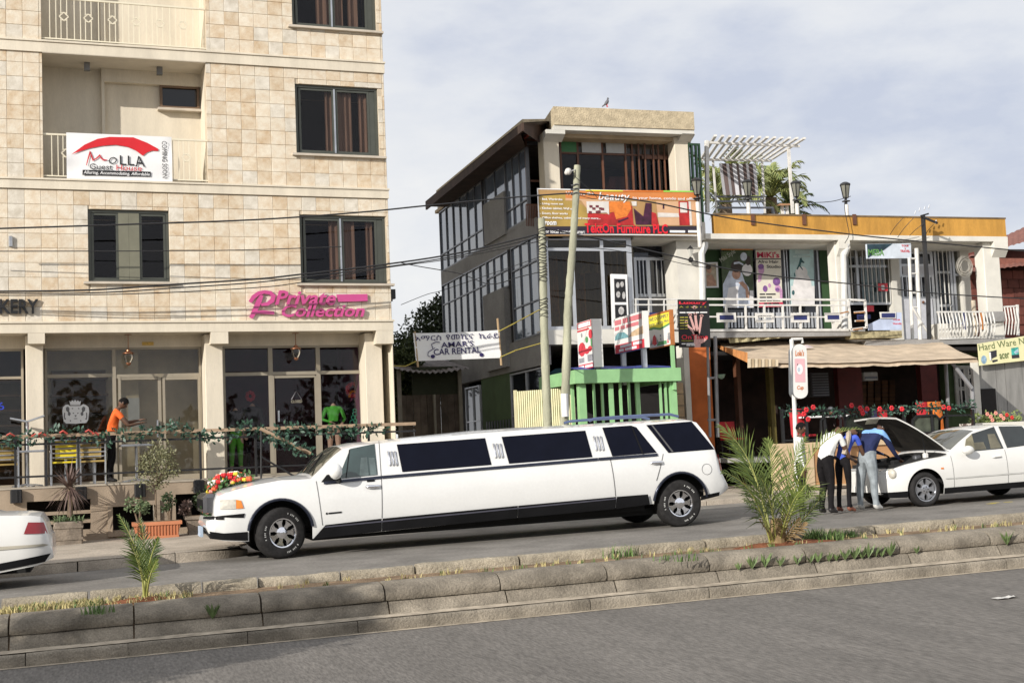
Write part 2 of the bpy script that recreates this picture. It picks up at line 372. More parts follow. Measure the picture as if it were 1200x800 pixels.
# weeds growing out of the joint between the courses
M_WEED = pm('weed_leaf', (.13,.19,.07), rough=.6, var=.3, vscale=20)
def weed(px, py, h, n, label, group=None):
    p = at(px, py, 12.88); t = thing('weed', label, 'weed', (p.x, 12.885, road_near(p.x)+.225), group=group)
    mb = MB(t.matrix_basis.copy()); mb.M = wm(t)
    for k in range(n):
        a = rnd.uniform(0, 6.28); l = h*rnd.uniform(.6, 1.1); d = Vector((math.cos(a)*.55, -abs(math.sin(a))*.35, .9)).normalized()*l; w2 = l*.11
        s = Vector((-math.sin(a), math.cos(a), 0))*w2
        mb.add([(0,0,0), d*.5+s, d, d*.5-s], [(0,1,2),(0,2,3)])
    mb.build('leaf', M_WEED, t)
weed(249, 716, .16, 34, 'small bushy green weed alone on the left of the lower kerb course')
for k, px in enumerate((865, 881, 896, 914, 934, 949, 958, 971, 980, 990, 1001, 1010, 1017, 1026, 1033, 1043)):
    weed(px, 657-.092*(px-865), rnd.uniform(.10, .19), 9, ORD[k]+' thin weed from the left in the row below the large palm', 'weeds along the median kerb')
weed(1074, 640, .10, 14, 'low green weed beside the red soil in the kerb joint')
weed(1180, 632, .2, 12, 'grey tufted weed against the kerb near the right end')

# far kerb: on the left it bulges towards the road, then turns away; on the right it lies further back
M_KERBF = pm('far_kerb_concrete', (.36,.31,.25), rough=.95, var=.2, vscale=3, bump=.5, bscale=40, objrand=.1, fine=.2)
def kerb_y(x): return 19.45 + .1*(x+1.3)
side_l = []
for i in range(25):
    x = -40 + (1.35+40)*i/24; side_l.append((x, kerb_y(x)))
for i in range(1, 9):
    a = math.pi/2*i/8; side_l.append((1.35+.75*math.sin(a), kerb_y(1.35)+.75*(1-math.cos(a))))
side_l += [(2.1, 21.5), (2.1, 24.0)]
sw = sheet('pavement', side_l+[(4.2,24.0),(4.2,31),(-40,31)], lambda x: .29+.145+GR*x, M_PAVE)
kx = [-6, -4.9, -3.8, -2.7]+[at(91,664,kerb_y(-.3)).x, 1.0]
for i in range(len(kx)-1):
    block(kx[i], kx[i+1], [(-.012,-.1),(-.008,.12),(.02,.149),(.24,.153),(.26,-.1)], road_far, 'kerb_stone', sw, M_KERBF, .004, 90+i, yf=kerb_y)
mb = MB(); pts = [(x, y) for x, y in side_l if x > .99]; pts.insert(0, (1.0, kerb_y(1.0)))
n_ = len(pts); vs = []
for i, (x, y) in enumerate(pts):
    a = Vector(pts[max(i-1,0)]); b = Vector(pts[min(i+1,n_-1)]); d = (b-a).normalized(); nrm = Vector((d.y, -d.x)); h = .15*(1-.6*min(1, i/9))
    vs += [(x+nrm.x*.01, y+nrm.y*.01, road_far(x)-.1), (x+nrm.x*.005, y+nrm.y*.005, road_far(x)+h*.8+.02), (x-nrm.x*.03, y-nrm.y*.03, road_far(x)+h+.004), (x-nrm.x*.2, y-nrm.y*.2, road_far(x)+.15)]
mb.add(vs, [(i*4+k, (i+1)*4+k, (i+1)*4+k+1, i*4+k+1) for i in range(n_-1) for k in range(3)])
mb.build('kerb_stone', M_KERBF, sw, smooth=50)
sw2 = sheet('pavement', [(2.3,23.95),(70,23.95),(70,34),(2.3,34)], lambda x: .29+.10+GR*x, M_PAVE)
for i in range(26):
    block(2.2+i*1.15, 3.35+i*1.15, [(23.82,-.1),(23.824,.08),(23.845,.105),(23.97,.108),(23.98,-.1)], road_far, 'kerb_stone', sw2, M_KERBF, .006, 120+i, seg=4)
# brown oil stain on the pavement behind the limousine, yellow flecks of paint on the road
M_STAIN = pm('stain', (.075,.055,.04), rough=.9, var=.3, vscale=6)
for (px, py, rx, ry, nm) in ((866, 566, 1.1, 1.6, 'pavement_stain'),):
    p = on_road(px, py, .40); mb = MB()
    mb.add([(p.x+rx*math.cos(k*.3142)*(1+.3*noise.noise(Vector((k*1.7,1,0)))), 25.6+ry*math.sin(k*.3142)*(1+.25*noise.noise(Vector((k*2.1,4,0)))), .29+.10+GR*p.x+.01) for k in range(20)], [tuple(range(20))])
    mb.build(nm, M_STAIN)['kind'] = 'structure'
M_YEL = pm('yellow_paint', (.75,.6,.1), rough=.8)
for px, py in ((1162,590),(1182,588),(1166,589)):
    p = on_road(px, py, .29); mb = MB(); mb.add([(p.x+.1*math.cos(k)*(1+.4*math.sin(k*3)), p.y+.05*math.sin(k), road_far(p.x)+.004) for k in range(6)], [tuple(range(6))])
    mb.build('road_markings', M_YEL)['kind'] = 'structure'
M_PAPER = pm('litter', (.6,.58,.54), rough=.8)
p = on_road(1178, 701, 0); mb = MB(); mb.grid(lambda s, t: (p.x-.12+.24*s, p.y-.05+.1*t, road_near(p.x)+.01+.03*abs(noise.noise(Vector((s*4,t*3,2))))), 6, 3)
tag(mb.build('paper_scrap', M_PAPER), 'crumpled pale paper scrap lying on the near road', 'litter')
# ------------------------------------------------------------------ the tiled building on the left
M_TILE = pm('travertine_tile', (.62,.50,.36), rough=.75, vscale=6.5, var=.0, col2=(.72,.65,.53), bump=.3, bscale=30, objrand=.06, lo=.3, hi=.62, fine=.12, spec=.3)
M_TILE2 = pm('ochre_travertine_tile', (.61,.45,.285), rough=.75, vscale=6, col2=(.71,.625,.49), bump=.3, bscale=30, objrand=.06, lo=.3, hi=.7, fine=.12, spec=.3)
M_TILE3 = pm('pale_travertine_tile', (.62,.56,.46), rough=.75, vscale=6, col2=(.72,.67,.58), bump=.25, bscale=30, objrand=.035, fine=.08, spec=.3)
M_GROUT = pm('grout', (.54,.46,.35), rough=.95)
M_CREAM = pm('cream_render', (.67,.605,.49), rough=.85, var=.09, vscale=1.1, stretch=(2.5,2.5,.5), fine=.04, bump=.12, bscale=80, spec=.3)
M_SOFFIT = pm('soffit_render', (.66,.60,.50), rough=.9, var=.05)
M_OLIVE = pm('olive_aluminium', (.085,.09,.075), rough=.4, metal=.3, var=.08)
M_OLIVEP = pm('olive_panel', (.19,.185,.135), rough=.45, metal=.2, var=.08)
M_TAN_AL = pm('tan_aluminium', (.33,.29,.225), rough=.45, metal=.2, var=.06)
M_CURT = pm('brown_curtain', (.40,.27,.17), rough=.9, var=.2, vscale=3, stretch=(9, 9, .4))
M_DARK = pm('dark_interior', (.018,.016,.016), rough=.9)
M_SILL = pm('window_sill', (.52,.46,.38), rough=.7, var=.1)
M_GLASSD = glass('window_glass', (.78,.76,.78), .5, wav=.05)
M_GLASSS = glass('shop_glass', (.93,.93,.91), .75)
M_GLASSB = glass('boutique_glass', (.92,.90,.91), .55)
M_BLACK = pm('black_paint', (.014,.014,.015), rough=.45)
M_IRON = pm('dark_iron', (.03,.03,.032), rough=.5, metal=.4)
M_STEEL = pm('brushed_steel', (.55,.56,.58), rough=.3, metal=.9)
M_RAILCREAM = pm('cream_rail_paint', (.74,.68,.53), rough=.55, var=.04)
M_PINK = pm('magenta_acrylic', (.56,.07,.25), rough=.35, var=.05, coat=.3)
M_WOODRAIL = pm('handrail_wood', (.38,.27,.18), rough=.5, var=.15)

def wall_open(mb, u0, u1, z0, z1, v0, v1, ops, M, mi=0):
    us = sorted({u0, u1, *[min(max(o[k], u0), u1) for o in ops for k in (0, 1)]}); zs = sorted({z0, z1, *[min(max(o[k], z0), z1) for o in ops for k in (2, 3)]})
    for i in range(len(us)-1):
        j = 0
        while j < len(zs)-1:
            uc = (us[i]+us[i+1])/2; ok = lambda q: not any(o[0] < uc < o[1] and o[2] < (zs[q]+zs[q+1])/2 < o[3] for o in ops)
            if not ok(j): j += 1; continue
            k = j
            while k+1 < len(zs)-1 and ok(k+1): k += 1
            mb.box(us[i], us[i+1], v0, v1, zs[j], zs[k+1], mi, M); j = k+1

p0 = at(225, 376, 26.5)
LB = Plane(p0.x, p0.y, R(2.9)); LM = LB.M
guest = thing('tiled_building', 'four-storey pale stone-tiled building with cream bands and ground floor shops', 'building', (p0.x, p0.y, .4), (0, 0, R(2.9)))
uL, uR = LB.uz(-70, 300)[0], (LB.uz(447.5, 74, 0)[0]+LB.uz(453.7, 221, 0)[0]+LB.uz(460, 374, 0)[0])/3
zT = LB.uz(225, -120)[1]
zb1t, zb1b = LB.uz(240, 60)[1], LB.uz(240, 73.5)[1]
zb2t, zb2b = LB.uz(225, 214.5)[1], LB.uz(225, 226.5)[1]
zbmt, zbmb = LB.uz(225, 376)[1], LB.uz(225, 389)[1]
WINS = {}
def win_rect(a): return LB.rect(*a, 0)
win_px = [(103.5,246,198.5,330.5), (352,252.5,452.8,332.5), (346.7,101,443.5,182), (342,-30,440,34)]
wins = [win_rect(a) for a in win_px]
bal1 = LB.rect(50, 61, 242, 213, 0); bal1 = (bal1[0], bal1[1], zb2t, zb1b)
bal0 = LB.rect(47.5, -110, 239.5, 54, 0); bal0 = (bal0[0], bal0[1], zb1t, zT)
ops = wins + [bal1, bal0]
BT = .25                                              # wall thickness
mb = MB(LM); wall_open(mb, uL, uR, zbmt, zT, .006, BT, ops, None)
mb.box(uR-.02, uR, BT, 17, zbmb, zT); mb.box(uL, uL+.1, BT, 17, zbmb, zT)
wall = mb.build('facade_wall', [M_GROUT], guest)
mb = MB(LM); mb.box(uL, uR+.004, 17, 17.2, .3, zT); mb.box(uL, uR+.004, .3, 17.2, zT-.15, zT+.1)
mb.box(uR-.01, uR+.006, .004, 17, .3, zT)
mb.build('side_wall', M_CREAM, guest)
# cream bands between the storeys
def band(z0, z1, v, name='string_course'):
    b = MB(LM); b.box(uL, uR+.02, -v, .2, z0, z1-.035); b.box(uL, uR+.035, -v-.025, .2, z1-.035, z1); return b.build(name, M_CREAM, guest)
band(zb1b, zb1t, .045); band(zb2b, zb2t, .045)
# --- tiles, one object each
def unit_tile():
    b = MB(); e = .022
    b.add([(0,1,0),(1,1,0),(1,1,1),(0,1,1),(0,.35,0),(1,.35,0),(1,.35,1),(0,.35,1),(e,0,e),(1-e,0,e),(1-e,0,1-e),(e,0,1-e)],
          [(4,5,1,0),(5,6,2,1),(6,7,3,2),(7,4,0,3),(8,9,5,4),(9,10,6,5),(10,11,7,6),(11,8,4,7),(8,11,10,9)][:8]+[(8,9,10,11)])
    me = bpy.data.meshes.new('tile'); me.from_pydata([tuple(p) for p in b.v], [], b.f); return me
tmesh = []
for m in (M_TILE, M_TILE, M_TILE2, M_TILE3):
    me = unit_tile(); me.materials.append(m); tmesh.append(me)
cells = []
TW, TH = .296, .282
rtile = random.Random(11)
def row_cells(za, zb_, first_full_from_bottom=True):
    z = za
    while z < zb_-.02:
        zz = min(z+TH, zb_); u = uL
        while u < uR-.01:
            uu = min(u+TW, uR); r = [u, uu, z, zz]; keep = True
            for o in ops:
                if r[0] < o[1]-1e-4 and r[1] > o[0]+1e-4 and r[2] < o[3]-1e-4 and r[3] > o[2]+1e-4:
                    c = [(o[0]-r[0], [r[0], o[0], r[2], r[3]]), (r[1]-o[1], [o[1], r[1], r[2], r[3]]), ]
                    d = [(o[2]-r[2], [r[0], r[1], r[2], o[2]]), (r[3]-o[3], [r[0], r[1], o[3], r[3]])]
                    if r[0] >= o[0]-1e-4 and r[1] <= o[1]+1e-4: c = d
                    elif not (r[2] >= o[2]-1e-4 and r[3] <= o[3]+1e-4): c = c + d
                    best = max(c, key=lambda q: q[0])
                    if best[0] < .03: keep = False; break
                    r = best[1]
            if keep: cells.append(tuple(r))
            u = uu
        z = zz
row_cells(zbmt, zb2b); row_cells(zb2t, zb1b); row_cells(zb1t, zT)
def tile_key(c):
    p = LM @ Vector(((c[0]+c[1])/2, 0, (c[2]+c[3])/2)); d = p - CAM
    vis = 1 if (LB.uz(-3, 200)[0] < c[1] and p.z < LB.uz(225, -2)[1]) else 0
    return -(vis*(c[1]-c[0])*(c[3]-c[2])/d.length_squared)
cells.sort(key=tile_key)
restmb = {0: MB(LM), 1: MB(LM), 2: MB(LM)}
for i, c in enumerate(cells):
    g = .0016; k = rtile.choices((0, 1, 2, 3), (4, 3, 3, 1.6))[0]
    th = .010+rtile.uniform(-.0015, .002)
    M = LM @ Matrix.Translation((c[0]+g, -th, c[2]+g)) @ Matrix.Diagonal((c[1]-c[0]-2*g, th+.012, c[3]-c[2]-2*g, 1))
    if i < 296:
        place_copy(tmesh[k], 'tile', guest, M)
    else:
        me = tmesh[k]; j = 0 if k < 2 else k-1
        restmb[j].add([M @ v.co for v in me.vertices], [tuple(p.vertices) for p in me.polygons], 0, Matrix())
for j, m in ((0, M_TILE), (1, M_TILE2), (2, M_TILE3)): restmb[j].build('tiles', m, guest)['kind'] = 'stuff'
# --- windows
def curtain(mb, u0, u1, z0, z1, v, M, folds=5, amp=.03):
    n = folds*6
    mb.add([(u0+(u1-u0)*i/n, v+amp*math.sin(i*1.05+1.3*math.sin(i*.37)), z) for i in range(n+1) for z in (z0, z1)], [(2*i, 2*i+2, 2*i+3, 2*i+1) for i in range(n)], 0, M)
def lb_window(rc, panes, mull, parted, dark=True, side_post=0):
    u0, u1, z0, z1 = rc
    f = MB(LM); f.frame(u0, u1, z0, z1, .05, .12, .055)
    f.box(u0+.055, u1-.055, .13, .16, z1-.075, z1-.055)
    for a, b in panes: f.frame(a, b, z0+.055, z1-.06, .07, .115, .045)
    if panes[-1][1] < u1-.1: f.box(panes[-1][1]+.003, u1-.055, .075, .12, z0+.055, z1-.06)
    fr = f.build('window', M_OLIVE, guest)
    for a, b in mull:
        b2 = MB(LM); b2.box(a, b, .045, .066, z0+.055, z1-.06); b2.build('mullion', M_OLIVEP if b-a > .12 else M_STEEL, fr)  # narrow mullion made pale to stand in for its sunlit edge
    for a, b in panes:
        g = MB(LM); g.box(a+.045, b-.045, .09, .096, z0+.1, z1-.105); g.build('pane', M_GLASSD, fr)
    s = MB(LM); s.box(u0-.10, u1+.13, -.09, .05, z0-.045, z0); s.build('sill', M_SILL, fr)
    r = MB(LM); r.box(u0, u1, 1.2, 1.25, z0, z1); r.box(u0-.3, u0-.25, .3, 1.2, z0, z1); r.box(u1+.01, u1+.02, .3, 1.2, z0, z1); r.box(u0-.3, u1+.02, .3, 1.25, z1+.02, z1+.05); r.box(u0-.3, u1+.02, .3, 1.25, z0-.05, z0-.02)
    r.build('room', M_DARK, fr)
    for a, b in parted:
        c = MB(); curtain(c, a, b, z0-.01, z1+.01, .19, LM, max(2, int((b-a)*9))); c.build('curtain', M_CURT, fr, smooth=180)
def frac(rc, t): return rc[0]+(rc[1]-rc[0])*t
rc = wins[0]; lb_window(rc, [(frac(rc,.04), frac(rc,.37)), (frac(rc,.63), frac(rc,.96))], [(frac(rc,.37)+.002, frac(rc,.50)-.003), (frac(rc,.50), frac(rc,.63)-.002)], [])
for k in (1, 2, 3):
    rc = wins[k]; lb_window(rc, [(frac(rc,.045), frac(rc,.47)), (frac(rc,.485), frac(rc,.90))], [(frac(rc,.462), frac(rc,.482))], [(frac(rc,.33+.02*k), frac(rc,.46)), (frac(rc,.49), frac(rc,.60+.05*k)), (frac(rc,.78), frac(rc,.84+.02*k))] if k != 3 else [(frac(rc,.30), frac(rc,.62)), (frac(rc,.68), frac(rc,.80))])
# --- balconies
def balcony(rc, zc, niche=True):
    u0, u1, z0, z1 = rc; D = .78
    b = MB(LM)
    b.box(u0-.2, u1+.2, D+.14, D+.25, z0, z1+.1)                        # back wall
    us = u0+(u1-u0)*.385
    b.box(us, u1, D, D+.14, z1-.28, z1+.0)                               # beam over the niche
    b.box(us-.06, us, D-.0, D+.14, z0, z1)
    b.box(u0-.14, u0, BT, D+.25, z0, z1); b.box(u1, u1+.03, BT, D+.25, z0, z1)
    b.box(u0-.2, u1+.2, 0.2, D+.25, z0-.15, z0+.0)
    wl = b.build('balcony_wall', M_CREAM, guest)
    c = MB(LM); c.box(u0, u1, -.04, D+.2, z1-.012, z1+.12); c.build('balcony_ceiling', M_SOFFIT, guest)
    return D
D = balcony(bal1, 0); balcony(bal0, 0)
# small brown window on the balcony
rc = LB.rect(187, 102, 233, 129, .92); f = MB(LM); f.frame(rc[0], rc[1], rc[2], rc[3], D+.05, D+.14, .05); fr = f.build('window', pm('brown_wood_frame', (.16,.10,.06), rough=.5), guest)
g = MB(LM); g.box(rc[0]+.05, rc[1]-.05, D+.11, D+.118, rc[2]+.05, rc[3]-.05); g.build('pane', pm('black_pane', (.012,.014,.02), rough=.05, var=0), fr)
s = MB(LM); s.box(rc[0]-.05, rc[1]+.05, D-.02, D+.14, rc[2]-.05, rc[2]); s.build('sill', M_SILL, fr)
M_LAMPG = pm('grey_downlight_metal', (.2,.2,.2), rough=.4, metal=.5)
for px, py in ((102, 77), (187, 81)):
    u, z = LB.uz(px, py, .45); d = MB(LM); d.box(u-.055, u+.055, .42, .53, bal1[3]-.17, bal1[3]); d.build('downlight', M_LAMPG, guest)
def rail_mesh(rc, h):
    u0, u1, z0, _ = rc; b = MB(LM); v0, v1 = .03, .055
    b.box(u0, u1, .025, .065, z0+h-.035, z0+h); b.box(u0, u1, .028, .058, z0+.05, z0+.075)
    t = .016; za, zb_ = z0+.075, z0+h-.035; zc = (za+zb_)/2+.05; u = u0+.02; P = .455; i = 0
    while u < u1-.02:
        for o in (.13, .245):
            if u+o < u1: b.box(u+o, u+o+t, v0, v1, za, zb_)
        c = u+.40; d = .085
        if c+d < u1:
            for s_ in (-.055, .055):
                b.box(c+s_-t/2, c+s_+t/2, v0, v1, zc+d*.55, zb_); b.box(c+s_-t/2, c+s_+t/2, v0, v1, za, zc-d*.55)
            b.box(c-.055, c+.055, v0+.002, v1-.002, zc+d-.02, zc+d-.005); b.box(c-.055, c+.055, v0+.002, v1-.002, zc-d+.005, zc-d+.02)
            for q in ((-1, 1), (1, 1), (1, -1), (-1, -1)):
                pass
            D4 = [(c, zc+d), (c+d, zc), (c, zc-d), (c-d, zc)]
            for k in range(4):
                a, e_ = D4[k], D4[(k+1) % 4]; b.bar((a[0], (v0+v1)/2, a[1]), (e_[0], (v0+v1)/2, e_[1]), .016, .02)
        u += P
    # bars were added in local coordinates by bar(); bring them to the wall
    return b
H_R = LB.uz(145, 160, .04)[1] - zb2t
rail_mesh(bal1, H_R).build('balcony_railing', M_RAILCREAM, guest)
rail_mesh(bal0, H_R).build('balcony_railing', M_RAILCREAM, guest)
# small fixtures on the wall
u, z = LB.uz(12.5, 283, 0); b = MB(LM); b.bbox(u-.035, u+.035, -.07, .0, z-.1, z+.1, .012); b.build('wall_lamp', M_STEEL, guest)
u, z = LB.uz(462, 345, .3); b = MB(LM); b.box(uR, uR+.16, .2, .32, z-.10, z+.10); b.box(uR, uR+.1, .22, .3, z-.15, z-.10); b.build('floodlight', M_BLACK, guest)
b = MB(LM); b.tube([(uR+.05,.5,zbmb),(uR+.05,.5,1.2)], .03, 8); b.build('downpipe', pm('brown_pipe', (.16,.1,.07), rough=.5), guest)

# --- ground floor: beam, columns, shopfronts
zF = LB.uz(150, 566, -1.4)[1]                           # terrace level
colx = [(30.5, 51.5), (241.5, 262.5), (430, 450)]
b = MB(LM); b.box(uL, uR+.02, -.05, .35, zbmb, zbmt-.035); b.box(uL, uR+.04, -.08, .35, zbmt-.035, zbmt); b.build('beam', M_CREAM, guest)
vG, vC = .72, .22
zlin = LB.uz(150, 407, vG)[1]
b = MB(LM); b.box(uL, uR-.05, .35, vG+.3, zbmb+.02, zbmb+.14); b.build('soffit', M_SOFFIT, guest)
b = MB(LM); b.box(uL, uR-.05, vG, vG+.25, zlin, zbmb+.02); b.build('lintel', M_CREAM, guest)
for k, (a, c) in enumerate(colx):
    u0, _ = LB.uz(a, 480, vC); u1, _ = LB.uz(c, 480, vC)
    b = MB(LM); b.bbox(u0, u1, vC, vG+.12, zF-.3, zbmb-.02, .012); co = b.build('column', M_CREAM, guest)
    x0, x1 = ((32.5, 52.5), (247, 267.5), (441, 461))[k]
    uc0, uc1 = LB.uz(x0, 395, -.04)[0], min(LB.uz(x1, 395, -.04)[0], uR+.015); zc = LB.uz((x0+x1)/2, 402.5, -.04)[1]
    q = MB(LM); q.prism([(uc0, -.045, zbmb), (uc0, -.045, zc), (uc0, vC-.002, zc-.0), (uc0, vC-.002, zbmb)], (uc1-uc0, 0, 0)); q.build('corbel', M_CREAM, co)
# shopfronts: frames, glass, doors
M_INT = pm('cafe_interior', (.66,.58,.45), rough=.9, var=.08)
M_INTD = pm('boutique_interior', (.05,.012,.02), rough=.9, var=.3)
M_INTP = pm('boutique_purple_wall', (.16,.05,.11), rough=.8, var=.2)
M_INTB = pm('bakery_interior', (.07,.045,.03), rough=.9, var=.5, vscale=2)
M_SHELF = pm('brown_shelf', (.11,.055,.025), rough=.6, var=.3)
def Lu(x, y=480, v=None): return LB.uz(x, y, vG if v is None else v)[0]
def Lz(x, y, v=None): return LB.uz(x, y, vG if v is None else v)[1]
def shopfront(x0, x1, label_name, verts, horiz, panes, mat_i, glassm, depth=3.0, dark_back=None):
    f = MB(LM); u0, u1 = Lu(x0), Lu(x1); zb = zF
    f.frame(u0, u1, zb, zlin, vG+.02, vG+.09, .045)
    for (x, ya, yb, t) in verts: f.box(Lu(x)-t/2, Lu(x)+t/2, vG+.015, vG+.085, max(zb+.03, Lz(x, yb)), min(zlin-.03, Lz(x, ya)))
    for (xa, xb, y, t) in horiz: f.box(Lu(xa)+.01, Lu(xb)-.01, vG+.025, vG+.08, Lz((xa+xb)/2, y)-t/2, Lz((xa+xb)/2, y)+t/2)
    fo = f.build('shop_window', M_TAN_AL, guest)
    for (xa, xb, ya, yb) in panes:
        g = MB(LM); xm, ym = (xa+xb)/2, (ya+yb)/2; g.box(Lu(xa), Lu(xb), vG+.05, vG+.058, max(zb+.05, Lz(xm, yb)), Lz(xm, ya)); g.build('pane', glassm, fo)
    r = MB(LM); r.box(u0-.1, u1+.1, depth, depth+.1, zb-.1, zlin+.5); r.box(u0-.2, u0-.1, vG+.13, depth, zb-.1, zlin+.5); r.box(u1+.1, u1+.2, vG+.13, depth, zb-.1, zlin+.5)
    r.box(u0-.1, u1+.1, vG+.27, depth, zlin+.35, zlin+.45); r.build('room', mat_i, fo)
    return fo
sA = shopfront(-60, 28, '', [(-15,407,560,.05)], [(-60,28,443,.05)], [(-60,-15,409,441),(-15,28,409,441),(-60,-15,445,562),(-15,28,445,562)], M_INTB, M_GLASSS)
sB = shopfront(53, 237, '', [(134.5,407,565,.07),(140.5,441,565,.05),(187.5,441,565,.06),(192.5,441,565,.05),(234,441,565,.05)],
   [(53,134,440,.07),(134,237,440,.08),(140,188,443,.05),(192,234,443,.05),(140,234,560,.12)],
   [(55,134,409,439),(136,236,409,438),(55,134,442,562),(142,187,445,558),(193,233,445,558)], M_INT, M_GLASSS, depth=1.9)
sC = shopfront(262.5, 427, '', [(318.5,407,565,.09),(374.5,407,565,.09),(321.5,440,565,.03),(371,440,565,.04)],
   [(262,428,437,.07),(322,371,441,.05)], [(264,317,409,435),(320,373,409,435),(376,426,409,435),(264,317,439,562),(324,370,443,562),(376,426,439,562)], M_INTD, M_GLASSB, depth=3.2)
b = MB(LM); b.box(Lu(424), Lu(424)+.05, vG+.14, 2.9, zF, zlin+.3); b.build('side_partition', M_INTP, sC)
b = MB(LM); b.box(Lu(139), Lu(165), 1.2, 1.25, zF, zlin); b.build('partition', pm('cafe_beige', (.68,.58,.42), rough=.9), sB)  # set close to the glass to catch sun and brighten the cafe interior
b = MB(LM)
for k in range(6): b.box(Lu(60), Lu(130), 1.5, 1.8, zF+.4+k*.34, zF+.44+k*.34)
b.box(Lu(62), Lu(128), 1.82, 1.87, zF, zF+2.3); b.build('shelf', M_SHELF, sB)
b = MB(LM)
for k in range(7): b.box(Lu(-40), Lu(27), 1.8, 2.2, zF+.3+k*.3, zF+.34+k*.3)
b.build('shelf', M_SHELF, sA)
b = MB(LM); b.box(Lu(157)-.11, Lu(157)+.11, vG+.062, vG+.066, Lz(157,500), Lz(157,466)); b.build('notice', pm('paper_notice', (.5,.5,.48), rough=.8), sB)
q = MB(LM); q.box(Lu(326)-.015, Lu(326)+.015, vG-.06, vG+.0, Lz(326,494), Lz(326,481)); q.build('door_handle', M_STEEL, sC)
q = MB(LM); q.box(Lu(184)-.015, Lu(184)+.015, vG-.06, vG+.0, Lz(184,512), Lz(184,492)); q.build('door_handle', M_STEEL, sB)
b = MB(LM); a0 = LB.rect(166.5, 400.5, 180, 404.5, vG-.01); b.box(a0[0], a0[1], vG-.014, vG, a0[2], a0[3]); b.build('plaque', pm('brass', (.55,.35,.08), rough=.4, metal=.5, var=.3, vscale=30), guest)
# lettering on the wall
def ltext(mb, body, x0, y0, x1, y1, v, mi=0, pl=LB, **kw):
    """lettering with its lower-left and upper-right corners at photo points on a wall plane"""
    u0, u1, z0, z1 = pl.rect(x0, y0, x1, y1, v); M3 = pl.M
    mb.text(body, M3 @ Vector((u0, v, z0)), M3.to_3x3() @ Vector((1,0,0)), (0,0,1), u1-u0, z1-z0, mi, **kw)
b = MB(); ltext(b, 'BAKERY', -24, 350.5, 45, 367.5, -.05, extrude=.05, offset=.022)
tag(b.build('shop_sign', M_BLACK), 'black raised capital letters reading bakery on the stone tiles, cut by the left edge', 'sign')
ps = thing('shop_sign', 'magenta raised script letters with a large looped initial on the stone tiles', 'sign', LB.p(360, 357, -.02), (0,0,R(2.9)))
b = MB(); ltext(b, 'Private', 322, 340.5, 393, 357.5, -.06, extrude=.05, shear=.28, offset=.022); ltext(b, 'Collection', 330, 356.5, 427, 371.5, -.06, extrude=.05, shear=.28, offset=.022)
b.build('lettering', M_PINK, ps)
def poly(mb, pl, pts, v, mi=0, thick=0):
    P = [pl.p(x, y, v) for x, y in pts]
    if thick: mb.prism(P, pl.M.to_3x3() @ Vector((0, thick, 0)), mi)
    else: mb.add(P, [tuple(range(len(P)))], mi)
b = MB(); poly(b, LB, [(394.5,345),(430.5,344.5),(431,353),(396.5,353.5)], -.06, thick=.04); b.build('bar', M_PINK, ps)
def stroke(mb, pl, pts, v, w_, mi=0):
    P = [pl.p(x, y, v) for x, y in pts]; mb.tube(P, w_, 6, mi)
def ribbon(mb, pl, pts, wd, v, thick, mi=0):
    """a brush stroke of changing width along photo points, standing proud of the wall"""
    n = len(pts); P = []
    for i, (x, y) in enumerate(pts):
        a = pts[max(0, i-1)]; c = pts[min(n-1, i+1)]; dx, dy = c[0]-a[0], c[1]-a[1]; l_ = math.hypot(dx, dy) or 1
        P.append(((x-dy/l_*wd[i]/2, y+dx/l_*wd[i]/2), (x+dy/l_*wd[i]/2, y-dx/l_*wd[i]/2)))
    ring = [p[0] for p in P]+[p[1] for p in reversed(P)]
    F_ = [pl.p(x, y, v) for x, y in ring]; B_ = [pl.p(x, y, v+thick) for x, y in ring]; m = len(ring)
    fs = [(i, i+1, m-2-i, m-1-i) for i in range(n-1)] + [(i, (i+1) % m, (i+1) % m+m, i+m) for i in range(m)]
    mb.add(F_+B_, fs, mi)
b = MB(); ribbon(b, LB, [(294,372.5),(298.5,364),(303,354),(307,345.5)], [4.5,6,6.5,4], -.06, .04)
ribbon(b, LB, [(293,354),(297,348),(303,343.5),(310,342),(317,343),(320.5,347),(319,352),(313.5,356),(306,357)], [4,5,4.5,4,4.5,5.5,5.5,4.5,3], -.065, .04)
ribbon(b, LB, [(296,366),(308,365.5),(321.5,366.5)], [3,4,3.5], -.067, .04)
b.build('initial_letter', M_PINK, ps, label='large looped initial with swash')

# --- banner on the balcony railing
M_BANNER = pm('banner_vinyl', (.80,.80,.80), rough=.5, var=.03, spec=.4)
M_RED = pm('red_print', (.62,.012,.02), rough=.5, var=.05)
M_INK = pm('black_print', (.012,.012,.014), rough=.6, var=0)
M_REDINK = pm('red_ink', (.55,.02,.03), rough=.5, var=0)
M_WHITEINK = pm('white_print', (.82,.82,.82), rough=.6, var=0)
def cloth(pl, x0, y0, x1, y1, v, amp=.012, nu=36, nv=10, sag=0.0, thick=.004, seed=0, skew=0.0):
    u0, u1, z0, z1 = pl.rect(x0, y0, x1, y1, v); mb = MB()
    def f(off):
        def g(s, t):
            q = noise.noise(Vector((s*4+seed, t*2.2, seed))); e_ = (2*s-1)**4
            return pl.M @ Vector((u0+(u1-u0)*s, v-off-.003+amp*q*(.35+2.2*e_)+amp*1.5*e_*math.sin(t*9), z0+(z1-z0)*t - sag*math.sin(math.pi*s)*(1) + skew*(s-.5)))
        return g
    mb.grid(f(0), nu, nv); mb.grid(f(-thick), nu, nv); return mb
bn = thing('banner', 'white guest house banner with a red arc tied to the balcony railing', 'banner', LB.p(139, 211, -.03), (0,0,R(2.9)))
cloth(LB, 78, 158, 201.5, 211, -.045, .014).build('cloth', M_BANNER, bn, smooth=180)
